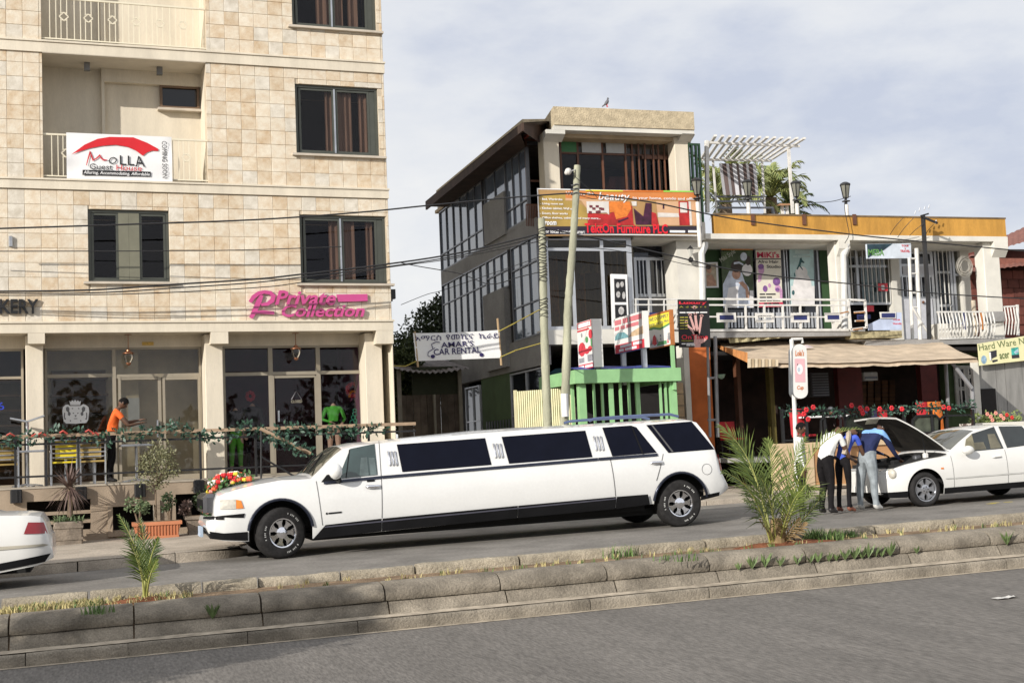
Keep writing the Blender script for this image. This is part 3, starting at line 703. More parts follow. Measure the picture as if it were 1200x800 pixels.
Zm = lambda x, y: (70+x/8.571, 150+y/8.571)
b = MB(); poly(b, LB, [Zm(*q) for q in ((118,265),(250,168),(380,110),(500,90),(740,95),(880,150),(990,210),(990,232),(930,228),(880,245),(835,280),(760,225),(680,190),(560,170),(430,180),(300,205),(200,235))], -.066, 0)
b.build('red_arc', M_RED, bn)
b = MB(); ribbon(b, LB, [Zm(*q) for q in ((268,375),(285,310),(308,235),(320,280),(335,325),(370,305),(405,272),(415,300),(440,322),(478,322))], [.8,1.4,2.2,1.9,1.9,1.5,2.2,1.8,1.6,.8], -.068, .001, 0)
ltext(b, 'House', 136.5, 193.6, 166.3, 200, -.067, 0)
b.build('red_lettering', M_REDINK, bn)
b = MB(); ltext(b, 'O', 127.5, 184, 137, 192.3, -.067, 0, shear=.2); ltext(b, 'LL', 140.5, 182.5, 157.5, 193.5, -.067, 0); ltext(b, 'A', 159, 183, 170, 195.5, -.067, 0, shear=-.15)
ltext(b, 'Guest', 105, 192, 132, 198.8, -.067, 0); poly(b, LB, [Zm(230,420),Zm(915,440),Zm(912,488),Zm(228,472)], -.066)
u0_, z0_ = LB.uz(189.5, 209, -.067); u1_, z1_ = LB.uz(195.5, 165, -.067)
b.text('COMING SOON', LM @ Vector((LB.uz(190, 187, -.067)[0], -.067, LB.uz(192, 165.5, -.067)[1])), (0,0,-1), LM.to_3x3() @ Vector((1,0,0)), LB.uz(192,165.5,-.067)[1]-LB.uz(192,208.5,-.067)[1], LB.uz(196,187,-.067)[0]-LB.uz(190,187,-.067)[0])
b.build('black_lettering', M_INK, bn)
b = MB(); ltext(b, 'Alluring, Accommodating, Affordable', 98, 201.2, 175.5, 206, -.069, 0, shear=.2, offset=.01); b.build('white_lettering', M_WHITEINK, bn)

# --- hanging lamps under the soffit
M_COPPER = pm('copper', (.35,.16,.09), rough=.35, metal=.8)
M_LGLASS = glass('lamp_glass', (.85,.83,.78), 1.0)
def hang_lamp(px, y0, y1, label):
    u, z1 = LB.uz(px, y1, .3); zt = zbmb+.02
    t = thing('hanging_lamp', label, 'lamp', LM @ Vector((u, .38, z1)), (0,0,R(2.9)), group='hanging lamps under the shop beam')
    Mx = wm(t); h = zt-z1
    b = MB(Mx); b.lathe([(.0,h-.03),(.07,h-.03),(.07,h-.005),(.0,h-.005)], 12); b.build('ceiling_rose', M_COPPER, t)
    b = MB(Mx); b.lathe([(.008,.32),(.008,h-.03)], 6); b.build('rod', M_COPPER, t)
    b = MB(Mx); b.lathe([(.01,.33),(.04,.31),(.045,.285),(.11,.25),(.115,.235),(.01,.24)], 14); b.build('cap', M_COPPER, t, smooth=40)
    b = MB(Mx); b.lathe([(.085,.235),(.10,.19),(.085,.12),(.05,.06),(.045,.055)], 14); b.build('lamp_shade', M_LGLASS, t, smooth=60)
    b = MB(Mx); b.lathe([(.05,.06),(.045,.03),(.01,0)], 10); b.build('finial', M_COPPER, t)
hang_lamp(151, 391, 428, 'lantern hanging on a rod in front of the cafe door by the brass plaque')
hang_lamp(348, 389, 422, 'lantern hanging on a rod above the closed boutique door')
# --- lion crest and closed sign
M_DECAL = pm('white_decal', (.78,.78,.76), rough=.6, var=.02)
cr = thing('crest_decal', 'white crowned lion crest stuck to the cafe window', 'decal', LB.p(88.5, 497, vG), (0,0,R(2.9)))
Zc = lambda x, y: (60+x/6.957, 460+y/6.957)
b = MB()
poly(b, LB, [Zc(*q) for q in ((148,65),(160,75),(172,60),(184,72),(195,55),(206,72),(218,60),(228,74),(243,64),(238,95),(232,104),(160,104),(154,95))], vG+.045)
poly(b, LB, [Zc(*q) for q in ((155,108),(235,108),(262,92),(285,100),(305,118),(310,150),(305,185),(300,225),(285,245),(200,252),(120,250),(102,232),(95,190),(90,150),(96,118),(118,98),(138,96))], vG+.046)
b.build('shield', M_DECAL, cr)
M_DGREY = pm('decal_grey', (.16,.16,.16), rough=.7, var=.1)
b = MB()
for sgn in (-1, 1):
    for pts in (((120,120),(138,112),(150,130),(146,150),(160,170),(150,190),(135,180),(138,160),(122,145)), ((106,160),(114,165),(112,200),(122,215),(110,220),(103,195)), ((165,128),(180,122),(176,134))):
        poly(b, LB, [Zc(199+sgn*(x-199), y) for x, y in pts], vG+.043)
    poly(b, LB, [Zc(199+sgn*x, y) for x, y in ((12,165),(22,160),(24,168),(14,172))], vG+.042); poly(b, LB, [Zc(199+sgn*x, 228+y) for x, y in ((38,-5),(46,-5),(46,5),(38,5))], vG+.042)
poly(b, LB, [Zc(*q) for q in ((190,182),(208,182),(204,192),(199,197),(194,192))], vG+.042); poly(b, LB, [Zc(*q) for q in ((184,208),(214,208),(212,213),(186,213))], vG+.042)
poly(b, LB, [Zc(*q) for q in ((160,97),(232,97),(231,100),(161,100))], vG+.0425)
b.build('crest_drawing', M_DGREY, cr)
cs = thing('closed_sign', 'small pale closed sign hanging inside the boutique door', 'sign', LB.p(347, 471, vG+.06), (0,0,R(2.9)))
b = MB(); ltext(b, 'CLOSED', 341, 468.5, 354, 471.8, vG+.085, 0, offset=.03); b.build('lettering', pm('pale_yellow_print', (.75,.72,.5), rough=.6), cs)
b = MB(); stroke(b, LB, [(341.5,468),(347,458),(353.5,468)], vG+.09, .008); b.build('chain', M_STEEL, cs)
b = MB(); ltext(b, '6', -3, 471, 5, 480, vG+.045, 0); tag(b.build('window_decal', pm('blue_print', (.02,.05,.5), rough=.5)), 'small blue mark on the bakery window, cut by the left edge', 'decal')

# --- raised terrace with its front wall
vT = -1.40
M_TERR = pm('terrace_render', (.33,.26,.19), rough=.9, var=.14, vscale=1.6, bump=.25, bscale=40)
uT1 = LB.uz(249, 580, vT)[0]; zbase = .25
ter = thing('terrace', 'beige rendered shop terrace wall with dark cellar openings below the railing', 'terrace', LB.p(130, 632, vT), (0,0,R(2.9)))
tops = []
def trect(a): return LB.rect(*a, vT)
top_ = [trect((31.5,586,106.5,622)), trect((132,592.5,181.5,620)), trect((206,578,247,617))]
b = MB(LM); wall_open(b, uL, LB.uz(430,560,vT)[0], zbase, zF-.02, vT, vT+.2, top_, None)
b.build('front_wall', M_TERR, ter)
b = MB(LM); b.box(uL, uR+.3, vT-.015, vG+.6, zF-.02, zF+.012); b.build('floor_slab', pm('terrace_floor', (.40,.35,.28), rough=.8, var=.12), ter)
r = trect((126,587,187.5,627)); o = top_[1]
b = MB(LM); b.frame(r[0], r[1], r[2], r[3], vT-.05, vT, o[0]-r[0], tb=(r[3]-r[2])*.13); b.build('vent_surround', M_TERR, ter)
b = MB(LM)
for q in top_: b.box(q[0]-.05, q[1]+.05, vT+.9, vT+.95, q[2]-.1, q[3]+.1)
b.build('cellar_back', M_DARK, ter)
b = MB(LM)
for yy in (601, 612): b.box(top_[0][0], top_[0][1], vT+.05, vT+.12, LB.uz(70,yy,vT)[1]-.03, LB.uz(70,yy,vT)[1]+.03)
b.build('cellar_bar', M_TERR, ter)
for px, py in ((19,580.5),(95,577),(164,573.5),(233,569)):
    u, z = LB.uz(px, py, vT-.06); b = MB(LM); b.bbox(u-.1, u+.1, vT-.13, vT-.02, z-.13, z+.11, .02); b.box(u-.02, u+.02, vT-.15, vT-.13, z-.12, z+.1); b.build('wall_lamp', M_BLACK, ter)
# railing of the terrace
rl = thing('terrace_railing', 'iron terrace railing with a wooden handrail in front of the shops', 'railing', LB.p(150, 566, vT+.05), (0,0,R(2.9)))
vr = vT+.07
hr = [LB.uz(x, y, vr) for x, y in ((0,510.5),(300,501),(440,500.5))]
zr_ = sum(h[1] for h in hr)/3
b = MB(LM); b.box(uL, uR+.05, vr-.03, vr+.03, zr_-.03, zr_+.03); b.build('handrail', M_WOODRAIL, rl)
for y in (521, 559):
    z = LB.uz(20, y, vr)[1]; b = MB(LM); b.box(uL, uR+.05, vr-.012, vr+.012, z-.018, z+.018); b.build('rail', M_IRON, rl)
for px in (-30, 18, 54, 92, 235, 300, 433):
    u = LB.uz(px, 540, vr)[0]; b = MB(LM); b.box(u-.02, u+.02, vr-.02, vr+.02, zF, zr_-.03); b.build('post', M_IRON, rl)
b = MB(); b.tube([LB.p(305,502,vr-.25), LB.p(364,531,vr-.25)], .035, 8); b.build('stair_handrail', M_WOODRAIL, rl)
b = MB(); b.tube([LB.p(306,535,vr-.25), LB.p(352,562,vr-.25)], .018, 8); b.tube([LB.p(306,502,vr-.25), LB.p(306,566,vr-.25)], .018, 8); b.build('stair_rail', M_IRON, rl)
# stair down to the pavement, behind the limousine's bonnet
for k in range(5):
    b = MB(LM); u = LB.uz(262,560,vT)[0]+k*.3; b.box(u, u+.3, vT-.55, vT-.015, .3, zF-.17*(k+.4)); b.build('step', M_TERR, ter)
# garlands of artificial fir
M_GARL = pm('garland_green', (.035,.085,.055), rough=.5, var=.4, vscale=25)
def leaf_spray(mb, c, n, rad, size, r=rnd, mi=0, mi_fn=None):
    for _ in range(n):
        d = Vector((r.gauss(0,1), r.gauss(0,1), r.gauss(0,1))).normalized(); p = Vector(c)+d*rad*r.uniform(.2, 1)
        ax = (d+Vector((r.uniform(-.6,.6), r.uniform(-.6,.6), r.uniform(-.4,.6)))).normalized(); s = ax.cross(Vector((r.uniform(-1,1), r.uniform(-1,1), .3))).normalized()*size*.28; l_ = ax*size*r.uniform(.7, 1.3)
        mb.add([p, p+l_*.5+s, p+l_, p+l_*.5-s], [(0,1,2,3)], mi if mi_fn is None else mi_fn())
def garland(mb, pts, rad, size, dens, mi_fn=None):
    for i in range(len(pts)-1):
        a, b_ = Vector(pts[i]), Vector(pts[i+1]); n = max(1, int((b_-a).length*dens))
        for k in range(n): leaf_spray(mb, a.lerp(b_, (k+rnd.random())/n), 5, rad, size, mi_fn=mi_fn)
gl = thing('garland', 'green fir garland with red ribbon wound along the cafe terrace handrail', 'garland', LB.p(100, 515, vr), (0,0,R(2.9)))
b = MB(); base = [(-6,515),(10,516),(25,513),(40,513),(52,511),(65,508),(75,508),(88,509),(100,509),(112,513),(123,516),(132,511),(142,509),(150,511),(160,512),(170,507),(178,502),(184,504)]
garland(b, [LB.p(x, y, vr-.04) for x, y in base], .11, .10, 26); 
b.build('fir_twigs', M_GARL, gl)['kind'] = 'stuff'
for x, y in ((8,510),(37,511),(45,509),(70,507),(100,506),(108,509)): b = MB(); b.tube([LB.p(x, y, vr-.08), LB.p(x+4, y-2.5, vr-.1), LB.p(x+9, y+1, vr-.08)], .018, 5); b.build('ribbon', pm('red_ribbon', (.5,.08,.06), rough=.6), gl)
gl = thing('garland', 'green garland looped along the boutique handrail and down the stair rail', 'garland', LB.p(300, 505, vr), (0,0,R(2.9)))
b = MB(); garland(b, [LB.p(x, y, vr-.04) for x, y in ((186,506),(196,499),(206,498),(214,504),(224,508),(236,510),(246,513),(258,511),(270,508),(280,504),(288,498),(296,503),(304,508),(318,512),(330,503),(345,503),(360,502),(375,507),(388,505),(400,504),(415,506),(428,504),(438,503),(447,505))], .12, .10, 28)
garland(b, [LB.p(x, y, vr-.28) for x, y in ((318,512),(330,517),(340,522),(352,526),(364,531))], .12, .10, 30)
b.build('fir_twigs', M_GARL, gl)['kind'] = 'stuff'
# ------------------------------------------------------------------ the glazed building in the middle
M_ROUGH = pm('roughcast', (.50,.42,.29), rough=.95, var=.18, vscale=6, bump=1.0, bscale=26, fine=.25, spec=.2)
M_WHITE = pm('white_render', (.66,.64,.58), rough=.85, var=.10, vscale=1.4, bump=.15, bscale=50, spec=.3)
M_CONC = pm('grey_concrete', (.29,.283,.275), rough=.9, var=.16, vscale=1.2, bump=.3, bscale=30, fine=.1)
M_BROWN = pm('brown_frame', (.13,.055,.03), rough=.5, var=.15)
M_FASC = pm('fascia_wood', (.06,.035,.025), rough=.8, var=.3, vscale=3)
M_ALU = pm('pale_aluminium', (.55,.57,.60), rough=.35, metal=.5, var=.06)
M_ALUD = pm('grey_aluminium', (.15,.155,.17), rough=.4, metal=.5, var=.08)
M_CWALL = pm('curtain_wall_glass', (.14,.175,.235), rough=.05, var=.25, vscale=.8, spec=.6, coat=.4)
M_PANED = pm('dark_pane', (.012,.014,.022), rough=.05, var=.2, spec=.7)
M_PGREEN = pm('green_panel', (.05,.20,.07), rough=.5, var=.1)
M_PWHITE = pm('pale_blind', (.50,.52,.52), rough=.6, var=.06)
M_GREENW = pm('green_wall_paint', (.075,.12,.05), rough=.8, var=.2, vscale=2, bump=.2)
M_KIOSK = pm('kiosk_green_paint', (.27,.50,.24), rough=.55, var=.08, vscale=3)
M_TARP = pm('blue_tarpaulin', (.03,.06,.28), rough=.6, var=.15)
M_ORANGE = pm('orange_wall_paint', (.50,.13,.03), rough=.8, var=.15, vscale=2)
M_ROOFM = pm('roof_sheet', (.16,.13,.115), rough=.6, metal=.2, var=.25, vscale=3)
M_CREAMF = pm('cream_fence_paint', (.66,.62,.40), rough=.6, var=.08)
MP = Plane(0, 30.0); MPM = MP.M
XS = 10.25; YB = 39.5
def sx(px, py, X=XS):
    d = ray(px, py); p = CAM + d*(X/d.x); return p.y, p.z
def sp(px, py, X=XS): 
    y, z = sx(px, py, X); return Vector((X, y, z))
XR = MP.uz(824, 250)[0]
gb = thing('glazed_building', 'three-storey building with a roughcast parapet and a long glass-panelled flank', 'building', (11.5, 31, .5))
M0 = Matrix()
def bx(name, mat, parent, *boxes, smooth=None):
    for q in boxes: b = MB(M0); b.box(*q); o = b.build(name, mat, parent, smooth)
    return o
zp1, zp0 = MP.uz(730, 128, -.3)[1], MP.uz(730, 149, -.3)[1]; zb0 = MP.uz(730, 154.5, -.3)[1]; zso = MP.uz(730, 166, .3)[1]
xa, xb = MP.uz(649, 138, -.3)[0], MP.uz(813.5, 142, -.3)[0]
plan = [(at(612.5,150,31).x, 31), (at(639,150,30.9).x, 30.9), (xa, 29.7), (xb, 29.7), (xb+.02, 30.9), (XR+.25, 31.0), (XR+.25, 40), (at(612.5,150,31).x, 40)]
# the front of the parapet is a prism in plan
b = MB(M0); b.prism([(x, y, zp0) for x, y in plan], (0, 0, zp1-zp0)); b.build('parapet', M_ROUGH, gb)
pl2 = [(x+(.03 if i in (0,7) else 0), y+.03) for i, (x, y) in enumerate(plan)]
b = MB(M0); b.prism([(x, y, zb0) for x, y in pl2], (0, 0, zp0-zb0)); b.build('beam', M_WHITE, gb)
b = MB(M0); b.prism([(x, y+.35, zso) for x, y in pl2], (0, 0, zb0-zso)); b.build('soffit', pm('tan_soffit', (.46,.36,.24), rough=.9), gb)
for x0, x1, xc0, xc1 in ((637.6,656,640,662), (791.4,807.5,799,814)):
    u0, u1, _, _ = MP.rect(x0, 160, x1, 222, 0); z0 = MP.uz(700, 280)[1]
    b = MB(MPM); b.bbox(u0, u1, 0, .42, z0, zb0, .015); co = b.build('column', M_CREAM, gb)
    c0, c1, cz, _ = MP.rect(xc0, 150, xc1, 162.5, -.25)
    b = MB(MPM); b.prism([(c0,-.27,zb0+.002),(c0,-.27,cz+.12),(c0,0,cz-.02),(c0,0,zb0+.002)], (c1-c0,0,0)); b.build('corbel', M_WHITE, co)
def glazing(name, pl, x0, x1, y0, y1, v, vx, hy, frame_mat, pane_mat, parent, t=.05, panes=True, d=.06):
    u0, u1, z0, z1 = pl.rect(x0, y0, x1, y1, v); f = MB(pl.M); f.frame(u0, u1, z0, z1, v, v+d, t)
    for x in vx: u = pl.uz(x, (y0+y1)/2, v)[0]; f.box(u-t/2, u+t/2, v-.004, v+d-.004, z0+t, z1-t)
    for y in hy: z = pl.uz((x0+x1)/2, y, v)[1]; f.box(u0+t, u1-t, v+.004, v+d-.008, z-t/2, z+t/2)
    fo = f.build(name, frame_mat, parent)
    if panes:
        us = [u0]+[pl.uz(x, (y0+y1)/2, v)[0] for x in vx]+[u1]; zs = [z0]+sorted(pl.uz((x0+x1)/2, y, v)[1] for y in hy)+[z1]
        for i in range(len(us)-1):
            for j in range(len(zs)-1):
                g = MB(pl.M); tl = .0 ; g.box(us[i]+t*.4, us[i+1]-t*.4, v+d*.5, v+d*.5+.006, zs[j]+t*.4, zs[j+1]-t*.4); g.build('pane', pane_mat, fo)
    return fo
M_GLTOP = glass('upper_glass', (.65,.66,.70), .5, wav=.05)
fo = glazing('window', MP, 657, 790, 163, 240, .5, [678,707,734,742], [181], M_BROWN, M_GLTOP, gb)
for x0, x1, m in ((658,677.5,M_PGREEN), (682,706,M_PWHITE), (710.5,734,M_PWHITE)):
    r = MP.rect(x0, 165.5, x1, 179.5, .5); b = MB(MPM); b.box(r[0], r[1], .505, .525, r[2], r[3]); b.build('panel', m, fo)
for x in (749, 756.5, 766, 772, 779): 
    u = MP.uz(x, 195, .46)[0]; z0, z1 = MP.uz(x, 235, .46)[1], MP.uz(x, 168, .46)[1]; b = MB(MPM); b.box(u-.018, u+.018, .44, .47, z0, z1); b.build('grille_bar', M_BROWN, fo)
r = MP.rect(752, 184, 790, 186, .48); b = MB(MPM); b.box(r[0], r[1], .46, .5, r[2]-.02, r[3]+.02); b.build('rail', M_BROWN, fo)
r = MP.rect(715, 207, 738, 240, .9); b = MB(MPM); b.box(r[0], r[1], .9, 1.3, r[2], r[3]); b.build('cabinet', pm('red_brown_cabinet', (.14,.04,.025), rough=.5), fo)
glazing('window', MP, 617, 637, 163, 262, .75, [], [212], M_BROWN, M_GLTOP, gb)
glazing('window', MP, 808, 823, 168, 262, .9, [813,818], [], pm('green_frame', (.05,.14,.06), rough=.5), M_GLTOP, gb)
# little iron balcony rail on the upper left corner
b = MB(MPM); r = MP.rect(617, 239, 632, 265, .2)
b.box(r[0], r[1], .2, .23, r[3]-.03, r[3])
for k in range(9): u = r[0]+(r[1]-r[0])*k/8; b.box(u-.012, u+.012, .2, .22, r[2], r[3]-.03)
b.build('balcony_railing', M_BROWN, gb)
# floors and back walls
z2 = sx(631, 274)[1]; z2t = sx(631, 258)[1]; z1_ = MP.uz(690, 402)[1]; z1t = MP.uz(690, 386)[1]
bx('floor_slab', M_CONC, gb, (XS+.02, XR, 30.02, YB, z2+.02, z2t-.1), (XS+.02, XR, 30.02, YB, z1_+.02, z1t-.02))
bx('core_wall', M_DARK, gb, (XS+2.0, XR-.1, 33.5, 33.7, .5, zb0), (XS+2, XS+2.1, 33.7, YB, .5, zb0), (XR-.15, XR, 31.2, 33.5, z2t, zb0), (XS+.1, XR, YB-.2, YB, .5, zb0))
# --- side wall of glass and concrete, seen at a shallow angle
SP = Plane(XS, 30.0, R(90))          # u runs away from the street, positive v towards the left
def srect(x0, y0, x1, y1):           # points on the side wall: near and far pixel columns
    ya, _ = sx(x0, (y0+y1)/2); yb, _ = sx(x1, (y0+y1)/2); return ya, yb
zR = 9.26
def side_panel(name, ya, yb, za, zb_, mat, parent, o=.0, th=.2): return bx(name, mat, parent, (XS-o, XS+th, ya, yb, za, zb_))
def side_glass(ya, yb, za, zb_, n, hz, mat=M_CWALL, fm=M_ALUD):
    f = MB(M0); t = .038
    f.box(XS-.03, XS+.06, ya, ya+t, za, zb_); f.box(XS-.03, XS+.06, yb-t, yb, za, zb_); f.box(XS-.03, XS+.06, ya+t, yb-t, za, za+t); f.box(XS-.03, XS+.06, ya+t, yb-t, zb_-t, zb_)
    ys = [ya+(yb-ya)*i/n for i in range(n+1)]; zs = [za]+list(hz)+[zb_]
    for y in ys[1:-1]: f.box(XS-.025, XS+.05, y-t/2, y+t/2, za+t, zb_-t)
    for z in hz: f.box(XS-.02, XS+.045, ya+t, yb-t, z-t/2, z+t/2)
    fo = f.build('window', fm, gb)
    for i in range(n):
        for j in range(len(zs)-1):
            g = MB(M0); tilt = rnd.uniform(-.004, .004)
            g.add([(XS+.012+tilt, ys[i]+.02, zs[j]+.02), (XS+.012-tilt, ys[i+1]-.02, zs[j]+.02), (XS+.012-tilt, ys[i+1]-.02, zs[j+1]-.02), (XS+.012+tilt, ys[i]+.02, zs[j+1]-.02)], [(0,1,2,3)])
            g.build('pane', mat, fo)
    return fo
ysl = lambda px, py=300: sx(px, py)[0]
bandb, bandt = sx(570, 305)[1]-.02, sx(566, 300)[1]+.42
zlow = sx(631, 274)[1]
side_panel('concrete_band', 30.05, YB, zlow, zlow+.42, M_CONC, gb, .03)
side_glass(ysl(566,240), YB, zlow+.42, zR, 6, [zlow+.95])
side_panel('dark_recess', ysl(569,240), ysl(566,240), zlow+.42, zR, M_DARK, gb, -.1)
side_glass(ysl(593,220), ysl(569,240), zlow+1.55, zR, 2, [zR-.75])
side_panel('concrete_panel', ysl(593,220), ysl(569,240), zlow+.42, zlow+1.55, M_CONC, gb, .08)
side_glass(30.65, ysl(593,220), zlow+.50, zR, 3, [zlow+1.0])
side_panel('concrete_band', 30.65, ysl(593,220), zlow+.42, zlow+.50, M_CONC, gb, .035)
# lower storey
zL0 = sx(632, 392)[1]
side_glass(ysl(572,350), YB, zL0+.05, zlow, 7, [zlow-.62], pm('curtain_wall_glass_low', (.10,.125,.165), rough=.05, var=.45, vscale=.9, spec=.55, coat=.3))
side_panel('concrete_panel', ysl(596,360), ysl(571,360), zL0-.6, zlow-.95, M_CONC, gb, .12)
side_glass(ysl(598,350), ysl(572,350), zlow-.95, zlow, 3, [zlow-.5])
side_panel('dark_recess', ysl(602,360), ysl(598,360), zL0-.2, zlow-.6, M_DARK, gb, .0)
side_glass(30.08, ysl(602,360), zL0, zlow, 3, [zlow-.62, zL0+.85])
side_panel('concrete_band', 30.05, YB, zL0-.75, zL0, M_CONC, gb, .02)
# ground storey of the side: steel doors, green wall, windows
zG = .55
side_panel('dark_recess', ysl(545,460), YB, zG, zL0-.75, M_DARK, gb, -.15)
side_glass(ysl(563,460), ysl(546,460), zG, zL0-.9, 2, [zL0-1.9], M_PANED, M_ALU)
side_panel('green_wall', ysl(598,450), ysl(564,450), zG, zL0-.75, M_GREENW, gb, .0)
b = MB(M0)
for k in range(9): y = ysl(598,450)+.1+k*.26; b.box(XS-.05, XS-.02, y, y+.05, zG, zG+2.0)
b.build('window_grille', M_ALUD, gb)
side_glass(30.1, ysl(599,450), zG, zL0-.8, 2, [zL0-1.9], M_PANED, M_ALU)
# pitched eave above the side wall
XE = 9.6
b = MB(M0); b.prism([(XE,28.95,9.22),(XE,28.95,9.42),(XE-.02,30.6,9.42),(XE-.02,38.6,9.42),(XE-.02,38.6,9.16),(XE,30.6,9.22)], (.05,0,0)); 
b.build('fascia', M_FASC, gb)
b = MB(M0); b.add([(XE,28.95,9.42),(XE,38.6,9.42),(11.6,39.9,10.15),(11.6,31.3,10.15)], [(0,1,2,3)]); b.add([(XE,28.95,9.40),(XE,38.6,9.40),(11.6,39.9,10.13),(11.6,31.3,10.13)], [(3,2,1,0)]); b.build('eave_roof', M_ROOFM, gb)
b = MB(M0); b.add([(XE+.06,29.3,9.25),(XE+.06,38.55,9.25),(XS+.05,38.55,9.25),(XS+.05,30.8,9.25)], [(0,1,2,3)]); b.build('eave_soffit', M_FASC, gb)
b = MB(M0); b.add([(XE,28.95,9.22),(XE,28.95,9.42),(at(640,150,30.9).x,30.88,9.95),(at(640,150,30.9).x,30.88,9.3)], [(0,1,2,3)]); b.build('barge_board', M_FASC, gb)
b = MB(); b.tube([at(615,161,30.5), at(622.5,154.5,29.9)], .05, 8); b.build('rain_spout', pm('red_pipe', (.35,.08,.05), rough=.5), gb)
# --- first floor front
M_GLF1 = glass('first_floor_glass', (.75,.70,.58), .9, wav=.04)
fo = glazing('window', MP, 640, 742, 277.5, 386, 0, [672,707,738], [292], M_ALU, M_GLF1, gb, t=.085)
bx('front_lintel', M_WHITE, gb, (MP.uz(636,300)[0], MP.uz(743,300)[0], .002+30, 30.25, MP.uz(690,277)[1], z2t))
r = MP.rect(636, 386, 744, 403, -.03); b = MB(MPM); b.box(r[0], MP.uz(795,395)[0], -.05, .4, r[2], r[3]); b.build('floor_band', M_WHITE, gb)
b = MB(MPM); r = MP.rect(645, 292, 735, 386, 1.6); b.box(r[0]-.3, r[1]+.3, 1.9, 1.95, r[2]-.1, r[3]+.6); b.build('room', pm('brown_room', (.10,.06,.025), rough=.9, var=.6, vscale=2, stretch=(3,3,.3)), fo)
for x0, x1, yb in ((645,668,384), (678,701,320), (712,734,335), (674,700,384)):
    r = MP.rect(x0, 294, x1, yb, .6); b = MB(); curtain(b, r[0], r[1], r[2], r[3], .6 if yb < 380 else 1.4, MPM, 4, .05); b.build('curtain', pm('olive_brown_curtain', (.15,.11,.055), rough=.9, var=.4, vscale=4) if yb < 380 else pm('amber_curtain', (.22,.10,.02), rough=.9, var=.4), fo, smooth=180)
# poster column standing at the first-floor window
pc = thing('photo_poster', 'tall narrow white board with two black and white portraits leaning at the first-floor window', 'poster', MP.p(725, 376, -.12))
b = MB(); P4_ = [(716,321),(735,321.5),(737,384),(718,384)]; poly(b, MP, P4_, -.12, thick=.06); b.build('board', M_WHITEINK, pc)
b = MB(); poly(b, MP, [(719.5,326.5),(732.5,327),(734,354),(720.5,354)], -.124); poly(b, MP, [(720.5,357),(734,357),(735.5,384),(721.5,384)], -.124); b.build('photograph', M_INK, pc)
b = MB()
for x, y, rx, ry in ((724,334,2.2,3.5),(729,333,2.2,3.5),(724.5,345,2.5,4),(731,346,2,4.5),(728,364,3.5,5),(727,376,4.5,5)): poly(b, MP, [(x+rx*math.cos(k*.785), y+ry*math.sin(k*.785)) for k in range(8)], -.128)
b.build('portrait', pm('grey_print', (.45,.44,.43), rough=.6, var=.3, vscale=20), pc)
# recessed balcony door and white wall with a sconce
def mrect(a, v): return MP.rect(*a, v)
r = mrect((742,276,797,396), .95); bx('back_wall', M_WHITE, gb, (r[0]-.1, r[1]+.1, 31.03, 31.2, r[2], r[3]+.5)); bx('ground_floor_back', M_DARK, gb, (XS+1.2, XR, 31.6, 31.7, .4, r[2]))
r = mrect((743.5,287.5,793,301.5), .95); bx('transom_window', M_PANED, gb, (r[0], r[1], 30.99, 31.02, r[2], r[3]))
fo = glazing('door', MP, 744.5, 792, 301.5, 386, .9, [761.5], [346], M_ALU, M_PANED, gb, t=.08)
for x in (750,754.5,758.5,770,776,782,787.5):
    u = MP.uz(x, 325, .86)[0]; b = MB(MPM); b.box(u-.012, u+.012, .86, .88, MP.uz(x,347,.86)[1], MP.uz(x,305,.86)[1]); b.build('grille_bar', M_ALU, fo)
r = mrect((795,283,823,388), .1); bx('pilaster', M_WHITE, gb, (r[0], r[1], 30.1, 31.2, r[2], r[3]+.1))
r = mrect((743,275,823,283), -.1); bx('balcony_soffit', M_WHITE, gb, (r[0], XR, 29.92, 31.2, r[3]-.12, z2t))
sc = thing('wall_sconce', 'dark ornate wall lantern on the white wall beside the balcony door', 'lamp', MP.p(810, 306, 0))
b = MB(); b.tube([MP.p(809,303,.1), MP.p(808,305,-.02), MP.p(809,301,-.1)], .015, 6); b.ball(MP.p(809.5,304.5,-.02), .07, 8, 6); b.build('bracket', M_IRON, sc)
b = MB(Matrix.Translation(MP.p(809.5,300,-.1))); b.lathe([(.03,0),(.085,.16),(.09,.17)], 6); b.build('lamp_shade', pm('frosted_glass', (.5,.5,.46), rough=.3), sc)
b = MB(Matrix.Translation(MP.p(809.5,300,-.1))); b.lathe([(.10,.17),(.03,.24),(.005,.27)], 6); b.build('cap', M_IRON, sc)
# balcony railing in front of the door
br = thing('balcony_railing', 'white pipe balcony railing with a blue panel in front of the recessed door', 'railing', MP.p(768, 386, -.1))
M_WPIPE = pm('white_pipe_paint', (.66,.65,.62), rough=.5, var=.12, vscale=8)
M_BLUEP = pm('blue_panel', (.022,.03,.13), rough=.5, var=.1)
b = MB()
for ya in (350.5, 357, 368, 385): b.bar(MP.p(744, ya, -.1), MP.p(797, ya+.2, -.1), .035)
for x in (745, 760, 778, 792): b.bar(MP.p(x, 350.5, -.1), MP.p(x+.6, 386, -.1), .03)
b.build('rail', M_WPIPE, br)
b = MB(); poly(b, MP, [(761,366),(778,366),(778.3,377),(761.3,377)], -.13, thick=.02); b.build('panel', M_BLUEP, br)

